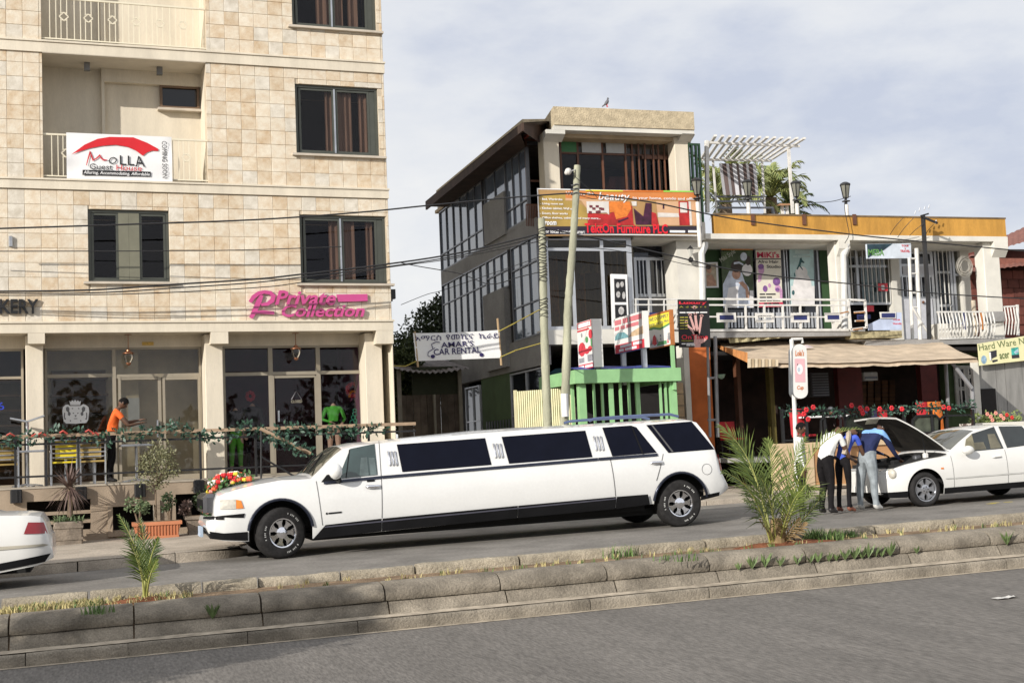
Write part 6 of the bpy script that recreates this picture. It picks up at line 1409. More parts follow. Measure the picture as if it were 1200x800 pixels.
bx('wall', M_RW, rbld, (at(1120,350,36.2).x, at(1260,350,36.2).x, 36.2, 36.5, .3, at(1180,325,36.2).z))
M_RBR = pm('red_brown_brick', (.15,.045,.032), rough=.85, var=.2, objrand=.3)
bz = at(1180,380,36.15).z
for j in range(6):
    for k in range(9):
        x = at(1128,350,36.15).x+k*.45+(j % 2)*.22; bx('brick', M_RBR, rbld, (x, x+.43, 36.15, 36.2, bz+j*.3, bz+j*.3+.28))

# ------------------------------------------------------------------ on the roof of the yellow building
zr_f = zpt-.8
pg = thing('pergola', 'white rooftop pergola of slanting tubes on thin posts', 'pergola', RP.p(885, 250, 2))
def pgp(x, y, Y): return at(x, y, Y)
YF, YBk = 31.2, 34.2
M_PG = pm('pergola_white', (.66,.64,.60), rough=.5, var=.15, vscale=5)
for a, c in ((pgp(826,167,YF), pgp(937,171.5,YF)), (pgp(823,187,YBk), pgp(904,188.5,YBk))): b = MB(); b.bar(a, c, .06); b.build('beam', M_PG, pg)
for k in range(13):
    a = pgp(838.5+k*8.7, 161.6+k*.25, YF-.25); c = pgp(822+k*6.9, 188.5+k*.02, YBk+.2); b = MB(); b.bar(a+Vector((0,0,.06)), c+Vector((0,0,.06)), .075, .05); b.build('slat', M_PG, pg)
for x0_, y0_, x1_, y1_, Y, w_ in ((828,165,829,249,YF,.09), (924,175,929,250,YF,.07), (893,188,896.5,250,YBk,.05), (835.5,188,840,250,YBk,.05)): b = MB(); b.bar(pgp(x0_,y0_,Y), pgp(x1_,y1_,Y), w_); b.build('post', M_PG, pg)
b = MB()
for y0_, y1_ in ((230.5,231),(236,236)): b.bar(pgp(839,y0_,YBk), pgp(896,y1_,YBk), .05)
b.bar(pgp(840,243.5,YBk-1), pgp(906,243.5,YBk-1), .05); b.bar(pgp(830,225,YBk), pgp(848,245,YBk), .03); b.bar(pgp(905,244,YBk-1), pgp(906.5,251,YBk-1), .07); b.build('rail', M_ALUD, pg)
sc2 = thing('striped_curtain', 'brown and white striped sunshade hanging under the rooftop pergola', 'curtain', pgp(862, 228, YBk))
b = MB(); 
for k in range(11):
    s0, s1 = k/11, (k+1)/11
    def g(s, t, q=sc2): x = 842.5+43*s+5*t*(1-s)+3.5*t*s; y = 191.5+.5*s+37*t; p = pgp(x, y, YBk-.15); p.y += .03*math.sin(s*25); return p
    for j in range(6): b.add([g(s0,j/6), g(s1,j/6), g(s1,(j+1)/6), g(s0,(j+1)/6)], [(0,1,2,3)], k % 2)
b.build('cloth', [pm('shade_white', (.50,.50,.53), rough=.9), pm('shade_brown', (.11,.08,.075), rough=.9)], sc2)
def roof_lamp(px, ytop, ybot, Y, label, group='lamps along the roof parapet'):
    s_ = (at(px,ytop,Y)-at(px,ybot,Y)).length; p = at(px, ybot, Y); t = thing('roof_lamp', label, 'lamp', p, group=group); Mx = wm(t); H = .62
    b = MB(Mx); b.lathe([(.055,-.6),(.055,s_-H)], 10); b.build('post', M_PG, t)
    b = MB(Mx); b.lathe([(.03,s_-H),(.035,s_-H+.08),(.11,s_-H+.085),(.11,s_-H+.105),(.02,s_-H+.11),(.03,s_-H+.16),(.06,s_-H+.18)], 10); b.build('base', M_BLACK, t)
    b = MB(Mx); b.lathe([(.07,s_-H+.19),(.13,s_-.09)], 6); b.build('lamp_shade', pm('lantern_glass', (.20,.20,.17), rough=.2), t)
    b = MB(Mx)
    for k in range(6): a = k*math.pi/3; b.bar((.072*math.cos(a),.072*math.sin(a),s_-H+.18), (.135*math.cos(a),.135*math.sin(a),s_-.09), .016)
    b.lathe([(.16,s_-.09),(.155,s_-.06),(.06,s_-.005),(.01,s_)], 6); b.build('cap', M_BLACK, t)
roof_lamp(877.5, 210.5, 249.5, 30.6, 'black lantern on a white post in front of the striped sunshade')
roof_lamp(934.5, 211.8, 251, 30.6, 'black lantern on a white post at the right side of the pergola')
roof_lamp(992.5, 213.5, 252, 30.6, 'black lantern standing alone against the sky on the ochre parapet')
roof_lamp(818.8, 208.5, 262, 29.65, 'dim lantern squeezed between the banner end and the column')
rt = thing('roof_table', 'small rusty rooftop table with white legs by the pergola post', 'table', at(918, 250, 32)); b = MB()
b.add([at(910,241,32), at(926,240.5,32), at(927,238.5,32.6), at(914,238.5,32.6)], [(0,1,2,3)]); b.build('tabletop', pm('rust', (.35,.17,.07)), rt)
for x in (916.5, 922): b = MB(); b.bar(at(x,241,32.2), at(x+.7,251,32.2), .07); b.build('leg', M_PG, rt)
# pigeon on the roughcast parapet
pgn = thing('pigeon', 'grey pigeon standing on the roughcast parapet', 'bird', at(711, 125.2, 29.9)); c = at(711, 125.2, 29.9)
b = MB(); b.tube([c+Vector((-.10,0,.06))*.62, c+Vector((-.05,0,.11))*.62, c+Vector((.01,0,.17))*.62, c+Vector((.05,0,.24))*.62, c+Vector((.055,0,.29))*.62, c+Vector((.06,0,.33))*.62], [.012,.034,.046,.034,.022,.019], 10); b.ball(c+Vector((.065,0,.345))*.62, .022, 8, 6)
b.tube([c+Vector((.09,0,.345))*.62, c+Vector((.125,0,.335))*.62], [.008,.003], 6); b.tube([c+Vector((-.08,0,.08))*.62, c+Vector((-.19,0,.0))*.62], [.022,.018], 6); b.build('body', pm('pigeon_grey', (.12,.12,.13), rough=.7, var=.3, vscale=20), pgn, smooth=180)
for s_ in (-.03, .03): b = MB(); b.tube([c+Vector((.01,s_,.1))*.62, c+Vector((.015,s_,0))*.62, c+Vector((.05,s_,-.0))*.62], .008, 5); b.build('leg', M_RED, pgn)

# ------------------------------------------------------------------ utility poles, wires, the car-rental banner, the cafe sign
M_POLE = pm('weathered_pole', (.34,.34,.25), rough=.9, var=.25, vscale=5, stretch=(1,1,.15), bump=.5, bscale=25)
def upole(pts, Y, r0, r1, label):
    t = thing('utility_pole', label, 'utility pole', at(*pts[-1], Y)); P_ = [at(x, y, Y) for x, y in pts]; n = len(P_); b = MB()
    Q = []
    for i in range(n-1):
        for k in range(6): Q.append(P_[i].lerp(P_[i+1], k/6))
    Q.append(P_[-1]); b.tube(Q, [r0+(r1-r0)*i/(len(Q)-1)+.006*math.sin(i*2.3) for i in range(len(Q))], 12); b.build('shaft', M_POLE, t, smooth=60); return t
u1 = upole([(676.5,194),(675,230),(671,290),(667.5,335),(665.5,360),(664,420),(661,500),(660.5,560)], 25.6, .068, .098, 'taller crooked grey-green wooden utility pole')
u2 = upole([(634.5,256),(636,300),(637.5,380),(639.5,440),(642,500),(643,560)], 25.9, .072, .10, 'shorter wooden utility pole wrapped with wires near the top')
b = MB(); 
for k in range(3):
    c = at(676-.3*k, 216+k*5, 25.5); b.tube([c+Vector((.085*math.cos(a),.085*math.sin(a)+.1,.01*math.sin(a*3))) for a in [i*.5 for i in range(14)]], .012, 5)
b.build('band', M_ALUD, u1)
b = MB(); p = at(671, 201.5, 25.5); b.tube([at(674,199,25.55), at(671,200,25.5), at(668,201,25.5)], .015, 6); b.ball(at(666,201,25.5), .075, 8, 6); b.ball(at(664,202.5,25.5), .05, 8, 6); b.build('insulator', pm('white_porcelain', (.55,.53,.5), rough=.3), u1)
b = MB(); c = at(661.5, 478, 25.45); r = Plane(0, 25.46).rect(658, 461, 666.5, 488, 0); b.grid(lambda s, t: (r[0]+(r[1]-r[0])*s, 25.47-.05*math.sin(3.14*s), r[2]+(r[3]-r[2])*t), 6, 2); b.build('notice', M_WHITEINK, u1)
b = MB()
for k in range(26):
    y = 268+k*3.4+(18 if k > 18 else 0); c = at(636+(y-300)*.02, y, 25.9); rr_ = .083; ph = rnd.uniform(0,6.28); b.tube([c+Vector((rr_*math.cos(a*.45+ph)*1.05, rr_*math.sin(a*.45+ph), .02*math.sin(a*.9+k))) for a in range(15)], .009, 4, cap=False)
b.build('wire_wrap', M_BLACK, u2)
M_WIRE = pm('cable_black', (.018,.018,.02), rough=.6, var=0)
def wire(pts, Ys, rad, label, sub=5):
    P_ = []
    n = len(pts)
    if not isinstance(Ys, (list, tuple)): Ys = [Ys]*n
    Q = [at(x, y, Y) for (x, y), Y in zip(pts, Ys)]
    for i in range(n-1):
        p0, p1, p2, p3 = Q[max(i-1,0)], Q[i], Q[i+1], Q[min(i+2,n-1)]
        for k in range(sub):
            s = k/sub; P_.append(.5*((2*p1)+(p2-p0)*s+(2*p0-5*p1+4*p2-p3)*s*s+(3*p1-p0-3*p2+p3)*s**3))
    P_.append(Q[-1]); b = MB(); b.tube(P_, rad*.8, 5); tag(b.build('overhead_wire', M_WIRE), label, 'wire')
wire([(-30,268.8),(150,263),(300,257.5),(420,249),(500,241),(600,231.5),(675,226)], [25.6]*7, .021, 'thick topmost cable running from the left edge to the taller pole')
wire([(675,226),(760,236.5),(860,256.5),(1000,275),(1100,285),(1240,298)], [25.6,26,26.5,27,27.5,28.5], .021, 'thick cable sloping right from the taller pole past the ochre parapet')
wire([(-30,294.5),(200,294),(300,292.6),(400,289)], [25.9]*4, .012, 'thin level dark line standing in for a cable shadow across the left building')  # added in place of a cable's shadow on the facade
wire([(-30,341.5),(100,340),(200,333.5),(300,327),(352,321.5),(450,310),(540,296),(636,273)], [25.9]*8, .022, 'thick lower cable rising from above the bakery letters to the shorter pole')
wire([(-30,343),(100,343.5),(220,336.5),(300,331),(352,325),(450,313),(540,299),(636,277)], [25.85]*8, .016, 'cable twisted just below the thick lower one')
wire([(-30,346),(60,346),(180,343.5),(300,337),(352,331),(450,314),(530,303),(636,282)], [25.95]*8, .012, 'thin sagging cable lowest of the bundle over the shop letters')
wire([(470,308),(490,312),(540,321),(575,333),(610,324),(636,318)], [25.9]*6, .012, 'thin drooping cable between the banner and the shorter pole')
wire([(470,357),(500,345),(525,338),(636,300)], [28,29,29.5,25.9], .009, 'very thin cable rising over the tree in the gap')
wire([(640,268),(700,280),(780,298),(860,316.5),(930,326),(1010,334),(1100,344),(1240,352)], [25.9,26,26.3,26.8,27.2,27.6,28,28.6], .020, 'long lower cable crossing in front of the posters and the right balconies')
wire([(640,290),(700,291),(760,300),(800,309),(830,314)], [25.9,26.5,27,28,29.5], .010, 'thin cable from the shorter pole to the wall lantern')
wire([(675,228),(700,232),(668,202)], [25.6,25.55,25.5], .009, 'short stay wire at the insulator')
wire([(997,230),(975,236),(950,237),(937,232)], [30.6]*4, .012, 'wire drooping between two roof lamps')
wire([(990,230),(990,245),(993,262),(995,275),(990,285)], [30.5,29.8,29.75,29.75,29.75], .012, 'loose wire hanging down the ochre parapet below the lone lamp')
for k, (a, c) in enumerate((((1059,254.5),(1043,275)), ((1071,255),(1052,278)), ((1082,262),(1066,276)), ((1094,263),(1085,275)))):
    wire([a, ((a[0]+c[0])/2-2, (a[1]+c[1])/2+1), c], [29.3,29.5,29.7], .010, ('leftmost','second','third','rightmost')[k]+' of the thin dark drop wires beside the black roof pole')
# rental banner on two sticks and a yellow rope
AP = Plane(0, 27.95)
ab = thing('banner', 'white car rental banner strung on a rope across the gap', 'banner', AP.p(536, 421, 0))
Za = lambda x, y: (480+x/10, 380+y/10)
b = MB()
q4 = [AP.p(*Za(40,102), 0), AP.p(*Za(1055,65), 0), AP.p(*Za(1068,392), 0), AP.p(*Za(75,430), 0)]
for off in (0, .004): b.grid(lambda s, t: (q4[0].lerp(q4[1], s)).lerp(q4[3].lerp(q4[2], s), t)+Vector((0, off+.012*noise.noise(Vector((s*5,t*3,1))), -.02*math.sin(3.14*s)*(1-t))), 30, 10)
b.build('cloth', M_BANNER, ab, smooth=180)
M_NAVYI = inkm('navy_print', (.02,.012,.09), var=0)
b = MB()
def ta(body, x0, y0, x1, y1, rise, **k):
    p = AP.p(*Za(x0, y0), -.02); q = AP.p(*Za(x1, y0-rise), -.02); d = q-p; h = (AP.p(*Za(x0, y1), -.02)-p).length; b.text(body, p, d, Vector((-d.z,0,d.x)), d.length, h, **k)
ta("AMAR'S", 372, 275, 752, 208, 22, offset=.012); ta('CAR RENTAL', 285, 362, 835, 288, 30, offset=.012)
ta('አማርስ', 68, 200, 372, 135, 12, offset=.004); ta('የመኪና', 430, 188, 750, 118, 12, offset=.004); ta('ኪራይ', 815, 172, 1052, 105, 8, offset=.004)
ribbon(b, AP, [Za(*q) for q in ((360,212),(310,205),(258,232),(262,250),(275,285),(300,272),(272,290),(218,325),(214,365),(240,378))], [.7,.9,.8,.9,.9,.7,.8,.9,.9,.7], -.02, .003)
for x, y in ((273,375),(843,356)): poly(b, AP, EPX(Za, x, y, 26, 22), -.021)
b.build('lettering', M_NAVYI, ab)
b = MB(); b.tube([AP.p(*Za(60,85), .02), AP.p(*Za(98,500), .02)], .025, 6); b.build('stick', pm('bamboo', (.40,.28,.16), rough=.7), ab)
b = MB(); b.tube([AP.p(*Za(1030,-70), .02), AP.p(*Za(1075,480), .02)], .025, 6); b.build('stick', pm('bamboo', (.4,.28,.16)), ab)
M_ROPE = pm('yellow_rope', (.34,.28,.06), rough=.9)
for P_ in ([AP.p(584,388.5,0), AP.p(604,378,0), at(632,363,25.95)], [AP.p(586,418.5,0), AP.p(604,410.5,0), at(634,402,25.95)], [AP.p(460,428.5,0), AP.p(475,429,0), AP.p(488,423,0)]): b = MB(); b.tube(P_, .013, 5); b.build('rope', M_ROPE, ab)
# oval cafe sign on a white post
cs_ = thing('cafe_sign', 'white oval-ended lightbox sign on a thin white post at the cafe terrace', 'sign', at(933, 580, 23.9)); YS = 23.9
b = MB(); b.tube([at(927.5,397.5,YS+.15), at(929.5,440,YS+.15), at(932.5,520,YS+.15), at(934,585,YS+.15)], .045, 8); b.tube([at(927.5,397.5,YS+.15), at(940,397,YS+.15), at(940.5,402,YS+.15)], .03, 8); b.build('post', M_WPIPE, cs_)
Zo = lambda x, y: (915+x/10, 395+y/10)
SPl = Plane(0, YS)
ring = [Zo(222+82*math.cos(math.pi-k*math.pi/10), 158-78*math.sin(k*math.pi/10)) for k in range(11)] + [Zo(232+85*math.cos(-k*math.pi/10), 640+78*math.sin(k*math.pi/10)) for k in range(11)]
b = MB(); P0_ = [SPl.p(x, y, 0) for x, y in ring]; n = len(P0_); vec = Vector((.10,.36,.0)); vs = P0_+[p+vec for p in P0_]
b.add(vs, [tuple(range(n))], 0); b.add(vs, [tuple(reversed(range(n,2*n)))], 0); b.add(vs, [(i,i+n,(i+1)%n+n,(i+1)%n) for i in range(n)], 1)
b.build('lightbox', [M_PW, pm('galvanised_sheet', (.33,.36,.40), rough=.4, metal=.5, var=.15)], cs_)
pr('pink_panel', inkm('cafe_pink', (.75,.45,.48)), [[Zo(162,252),Zo(280,252),Zo(288,525),Zo(170,525)]], -.004, cs_, SPl)
pr('cup_print', M_WHITEINK, [EPX(Zo,222,375,38,62)], -.007, cs_, SPl); pr('cup_shadow', inkm('cafe_blue', (.5,.58,.66)), [EPX(Zo,212,380,16,28)], -.009, cs_, SPl); pr('cup_dot', M_INK, [EPX(Zo,197,320,5,10)], -.01, cs_, SPl)
b = MB(); p, q = Zo(168,220), Zo(272,150); ltext(b, "Lola's", p[0], q[1], q[0], p[1], -.006, 0, SPl, shear=.2, offset=.02); p, q = Zo(190,625), Zo(268,565); ltext(b, 'Cup', p[0], q[1], q[0], p[1], -.006, 0, SPl, shear=.2, offset=.02); b.build('lettering', inkm('cafe_orange', (.65,.18,.03)), cs_)
# ------------------------------------------------------------------ vehicles
M_PAINT = pm('white_car_paint', (.73,.73,.715), rough=.28, var=.03, vscale=1.2, fine=.02, coat=.8, spec=.5)
M_PAINT2 = pm('cream_white_car_paint', (.70,.695,.67), rough=.3, var=.02, vscale=1.5, coat=.7)
M_CLAD = pm('black_cladding', (.009,.009,.010), rough=.5, var=.2, vscale=3, spec=.15)
M_TRIM = pm('blue_black_trim', (.03,.035,.055), rough=.25, metal=.5)
M_CHROME = pm('chrome', (.90,.90,.93), rough=.12, metal=1.0, var=.02)
M_TYRE = pm('tyre_rubber', (.024,.023,.023), rough=.85, var=.3, vscale=12, spec=.2)
M_TINT = pm('tinted_car_glass', (.005,.006,.013), rough=.03, var=.1, spec=.1)
M_CARGL = glass('car_glass', (.42,.52,.48), 1.0)
M_UNDER = pm('underbody', (.012,.012,.012), rough=.9)
M_TAIL = pm('tail_lamp_red', (.28,.008,.015), rough=.15, coat=.6)
M_LAMPC = pm('headlamp_lens', (.55,.52,.45), rough=.12, coat=.8, var=.2, vscale=14)
M_AMBER = pm('amber_lens', (.75,.22,.02), rough=.15, coat=.6)
M_SEAM = pm('panel_gap', (.10,.10,.10), rough=.8)
M_SEAT = pm('seat_fabric', (.17,.19,.19), rough=.9)
M_ALLOY = pm('alloy_wheel', (.50,.51,.54), rough=.28, metal=.85, var=.05)
def interp(P, x):
    if x <= P[0][0]: return P[0][1]
    for (a, b_), (c, d) in zip(P, P[1:]):
        if x <= c: return b_+(d-b_)*((x-a)/(c-a) if c > a else 0)
    return P[-1][1]
class Shell:
    """car body lofted along its length; x from front to rear, y from the near to the far side, z up from the road"""
    def __init__(s, top, belt, bottom, W, wheels, rarch, tumble, rf=.35, rr=.35, crown=.045, bulge=.05, holes=True):
        s.top, s.belt, s.bot, s.W, s.wh, s.ra, s.tb, s.rf, s.rr, s.crown, s.bulge = top, belt, bottom, W, wheels, rarch, tumble, rf, rr, crown, bulge
        s.x0, s.x1 = top[0][0], top[-1][0]
    def endround(s, x):
        e = 0
        for d, r in ((x-s.x0, s.rf), (s.x1-x, s.rr)):
            if d < r: q = (r-max(d, 0))/r; e = max(e, r*.55*(1-math.sqrt(max(0, 1-q*q))))
        return e
    def y(s, x, z):
        """inset of the near side at height z"""
        zb, zl = interp(s.belt, x), interp(s.bot, x)
        if z <= zb:
            t = (z-zl)/max(.05, zb-zl); ins = s.bulge*(abs(t-.5)*2)**2.2 * (1.0 if t > .5 else .9)
        else: ins = s.bulge + (z-zb)*s.tb
        return ins + s.endround(x)
    def low(s, x):
        z = interp(s.bot, x)
        for xc, zc in s.wh:
            d = abs(x-xc)
            if d < s.ra: z = max(z, zc+math.sqrt(s.ra*s.ra-d*d))
        return z
    def section(s, x):
        zl, zb, zt = s.low(x), interp(s.belt, x), interp(s.top, x); zb = min(max(zb, zl+.01), zt); zs = max(zb, zt-s.crown); pts = []
        for i in range(9): z = zl+(zb-zl)*i/8; pts.append((s.y(x, z), z))
        for i in range(1, 7): z = zb+(zs-zb)*i/6; pts.append((s.y(x, z), z))
        ys = s.y(x, zs)
        for i in range(1, 7):
            t = i/6; q = min(1, t*3); pts.append((ys+(s.W/2-ys)*t, zs+(zt-zs)*(1-(1-t)**3)))
        return pts
    def body(s, M, extra=()):
        xs = {s.x0, s.x1}; n = int((s.x1-s.x0)/.08)
        xs |= {s.x0+(s.x1-s.x0)*i/n for i in range(n+1)} | {p[0] for p in s.top} | {p[0] for p in s.belt} | set(extra)
        for i in range(9): xs |= {s.x0+s.rf*(1-math.cos(i/8*1.57)), s.x1-s.rr*(1-math.cos(i/8*1.57))}
        for xc, zc in s.wh: xs |= {xc+s.ra*math.sin(k*math.pi/36) for k in range(-18, 19)} | {xc-s.ra-.001, xc+s.ra+.001}
        xs = sorted(xs); xs = [x for i, x in enumerate(xs) if i == 0 or x-xs[i-1] > .0008]
        mb = MB(M); vs = []; n = 0
        for x in xs:
            p = s.section(x); full = [(x, y, z) for y, z in p]+[(x, s.W-y, z) for y, z in reversed(p[:-1])]; n = len(full); vs += full
        fs = [(i*n+k, (i+1)*n+k, (i+1)*n+k+1, i*n+k+1) for i in range(len(xs)-1) for k in range(n-1)]
        fs += [tuple(range(n)), tuple(reversed(range((len(xs)-1)*n, len(xs)*n)))]
        mb.add(vs, fs); return mb
    def patch(s, mb, quad, o=.008, nu=8, nv=4, mi=0, far=False, thick=0):
        """panel lying on the near (or far) side; quad: (x, z) of upper left, upper right, lower right, lower left"""
        a, b_, c, d = quad
        def f(u, v):
            x = (a[0]+(b_[0]-a[0])*u)*(1-v)+(d[0]+(c[0]-d[0])*u)*v; z = (a[1]+(b_[1]-a[1])*u)*(1-v)+(d[1]+(c[1]-d[1])*u)*v; y = s.y(x, z)-o
            return Vector((x, s.W-y if far else y, z))
        mb.grid(f, nu, nv, mi); return mb
    def toppatch(s, mb, x0, x1, inset, o=.008, n=14, m=8, mi=0, zdrop=0):
        """panel over the top surface between two stations (windscreen, roof lining)"""
        def f(u, v):
            x = x0+(x1-x0)*u; zt = interp(s.top, x); zb = interp(s.belt, x); zs = max(zb, zt-s.crown); ys = s.y(x, zs)+inset; t = v; q = abs(2*t-1); z = zs+(zt-zs)*(1-q**3)
            return Vector((x, ys+(s.W-2*ys)*t, z))
        vs = [f(i/n, j/m) for i in range(n+1) for j in range(m+1)]
        # lift along the surface normal
        sl = (interp(s.top, x1)-interp(s.top, x0))/(x1-x0); nv = Vector((-sl, 0, 1)).normalized()*o
        mb.add([p+nv for p in vs], [(i*(m+1)+j, (i+1)*(m+1)+j, (i+1)*(m+1)+j+1, i*(m+1)+j+1) for i in range(n) for j in range(m)], mi); return mb
def wheel(parent, M, r, wd, rim, style, turn=0.0, near=True, letters=False):
    """M places the hub; y axis points away from the viewer"""
    Mx = M @ Matrix.Rotation(turn, 4, 'Z') @ Matrix.Rotation(math.pi/2 if near else -math.pi/2, 4, 'X')   # local +z towards the outside
    t = MB(Mx); h = wd/2
    prof = [(rim*.98, -h*.8), (rim*1.02, -h*.95), (r*.86, -h), (r*.96, -h*.9), (r, -h*.62), (r, h*.62), (r*.96, h*.9), (r*.86, h), (rim*1.06, h*.96), (rim*1.0, h*.80)]
    n = 40; m = len(prof); vs = [(a*math.cos(6.28319*k/n), a*math.sin(6.28319*k/n), z) for a, z in prof for k in range(n)]
    t.add(vs, [(i*n+k, i*n+(k+1) % n, (i+1)*n+(k+1) % n, (i+1)*n+k) for i in range(m-1) for k in range(n)])
    wo = t.build('wheel', M_TYRE, parent, smooth=50)
    b = MB(Mx); vs = []; prof = [(rim*1.0, h*.80), (rim*1.01, h*.86), (rim*.93, h*.84), (rim*.88, h*.45), (rim*.86, -h*.2)]
    b.add([(a*math.cos(6.28319*k/n), a*math.sin(6.28319*k/n), z) for a, z in prof for k in range(n)], [(i*n+k, i*n+(k+1) % n, (i+1)*n+(k+1) % n, (i+1)*n+k) for i in range(len(prof)-1) for k in range(n)])
    mat = M_CHROME if style == 'chrome' else M_ALLOY
    ns = 7 if style == 'chrome' else 6
    for k in range(ns):
        a0 = 6.28319*k/ns; wi, wo_ = (.42, .32) if style == 'chrome' else (.46, .38)
        pts = []
        for a, rr_, z in ((-wi, rim*.34, h*.62), (-wo_*.7, rim*.62, h*.66), (-wo_, rim*.90, h*.66), (wo_, rim*.90, h*.66), (wo_*.7, rim*.62, h*.66), (wi, rim*.34, h*.62)):
            pts.append((rr_*math.cos(a0+a), rr_*math.sin(a0+a), z))
        b.prism(pts, (0, 0, -.05))
    b.lathe([(rim*.40, h*.35), (rim*.40, h*.66), (rim*.30, h*.74), (rim*.20, h*.78)], 20)
    if style == 'chrome': b.lathe([(rim*.20, h*.70), (rim*.22, h*.92), (rim*.12, h*1.0), (.01, h*1.01)], 16)
    else:
        b.lathe([(rim*.12, h*.7), (rim*.12, h*.80), (.005, h*.80)], 14)
    b.build('rim', mat, wo, smooth=35)
    d = MB(Mx); d.lathe([(rim*.87, -h*.2), (rim*.87, -h*.1), (.01, -h*.1)], 20)
    for k in range(5):
        if style != 'chrome': a = 6.283*k/5; d.lathe([(rim*.05,h*.795),(rim*.05,h*.805),(.002,h*.805)], 8, Mx @ Matrix.Translation((rim*.22*math.cos(a), rim*.22*math.sin(a), 0)))
    d.build('brake_disc', M_UNDER, wo)
    if letters:
        q = MB(Mx)
        for base in (.6, 2.75, 4.9):
            for k in range(9):
                a = base+k*.085; ri, ro = r*.735, r*.80
                if k % 4 == 3: continue
                q.add([(rr_*math.cos(a+da), rr_*math.sin(a+da), h*1.012) for rr_, da in ((ri,-.025),(ro,-.025),(ro,.02),(ri,.02))], [(0,1,2,3)])
        q.bars = True; q.build('sidewall_lettering', pm('sidewall_white', (.5,.5,.48), rough=.8, var=.3, vscale=60), wo)
    return wo
# ---------- the white stretch limousine
YN = 18.85
limo = thing('stretch_limousine', 'long white stretch limousine with flowers on its bonnet and dark side windows', 'limousine', (on_road(237.5, 655, .29).x, YN-.06, 0), (0, -math.atan(GR), 0))
lx0 = at(242, 640, YN).x; lz0 = road_far(lx0)
limo.location = (lx0, YN-.06, lz0); WM[limo.name] = Matrix.Translation((lx0, YN-.06, lz0)) @ Matrix.Rotation(-math.atan(GR), 4, 'Y')
MLm = wm(limo); MLi = MLm.inverted()
def lp(px, py, dy=.06):
    p = MLi @ at(px, py, YN-.06+dy); return p.x, p.z
def lps(L_): return [lp(*q) for q in L_]
l_top = lps([(242.5,613),(243.5,606.5),(251,604),(252,586),(255,578),(264,573.3),(290,566.3),(320,560.7),(345,557.8),(364,556.6),(372,549.5),(382,539.5),(393,529.5),(404,521.2),(420,517.6),(445,515.3),(500,509.6),(562,503.2),(620,499.2),(690,495.6),(760,491.3),(800,488.6),(812,488.4),(820,490.8),(829,504),(840,525.5),(847,549),(849,556),(855,558.5),(858,567)])
l_belt = lps([(242.5,615),(251,609),(253,594),(257,581.5),(275,573.8),(300,567.6),(330,562.2),(372,560.8),(446,556.8),(700,535.8),(770,530.3),(838,527),(847,552),(858,569)])
l_bot = lps([(242.5,619),(247,630),(262,633.5),(290,634),(364,631),(760,590.5),(815,586.5),(843,580.5),(858,573)])
wf = lp(327.5, 625.5, .2); wr_ = lp(793, 592, .2); RW = .362
wf = (wf[0], RW); wr_ = (wr_[0], RW)
LS = Shell(l_top, l_belt, l_bot, 2.0, [(wf[0], RW+.02), (wr_[0], RW+.02)], .445, .30, rf=.42, rr=.42, crown=.05, bulge=.06)
LS.body(MLm).build('body', M_PAINT, limo, smooth=38)
xe = LS.x1
b = MB(MLm); b.box(wf[0]+.55, wr_[0]-.5, .30, 1.70, .27, .75); b.box(wf[0]+.5, xe-.5, .42, 1.58, .20, .3); b.box(.3, .6, .4, 1.6, .3, .7)
for wx in (wf[0], wr_[0]): b.box(wx-.55, wx+.55, .36, 1.64, .42, .93)
b.build('underbody', M_UNDER, limo)
for k, (wx, tr, far) in enumerate(((wf[0], R(17), False), (wr_[0], 0, False), (wf[0], R(17), True), (wr_[0], 0, True))):
    wheel(limo, MLm @ Matrix.Translation((wx, 2.0-.16 if far else .16, RW)), RW, .25, .205, 'chrome', tr, not far, not far)
def lpatch(name, quads, mat, parent=limo, o=.008, nu=8, nv=4, S=LS, M=MLm, conv=lps, far=False):
    b = MB(M)
    for i, q in enumerate(quads):
        S.patch(b, conv(q), o, nu, nv, far=far)
        if name in ('bumper_strip', 'seat_shape', 'side_moulding'): r = b.build(name, mat, parent, smooth=60); b = MB(M)
    return b.build(name, mat, parent, smooth=60) if b.v else r
for nm, q in (('side_window', [(467,520.3),(571,512.8),(576,544.3),(471.5,552.7)]), ('side_window', [(590.5,511.3),(689,504),(694.2,535.2),(596.5,543)])):
    lpatch(nm, [q], M_TINT, nu=14)
wq = lpatch('rear_door_window', [[(709.3,500.5),(742.5,498),(752.5,531.5),(717.3,534.4)], [(742.5,498),(749,500),(769.5,530),(752.5,531.5)]], M_TINT)
lpatch('window_divider', [[(742.5,498.2),(744.2,498.2),(754,531.6),(752,531.6)]], M_CLAD, wq, .014, 1, 4)
wq = lpatch('quarter_window', [[(761,497.5),(814.5,493.2),(837.5,526),(783,530.3)]], M_TINT, nu=10)
lpatch('window_divider', [[(766.5,497.5),(768.3,497.3),(789,529),(787,529.6)]], M_SEAM, wq, .013, 1, 4)
b = MB(MLm); LS.patch(b, lps([(390,562)]*1+[(390.2,562),(390.2,562.2),(390,562.2)]), .001, 1, 1)
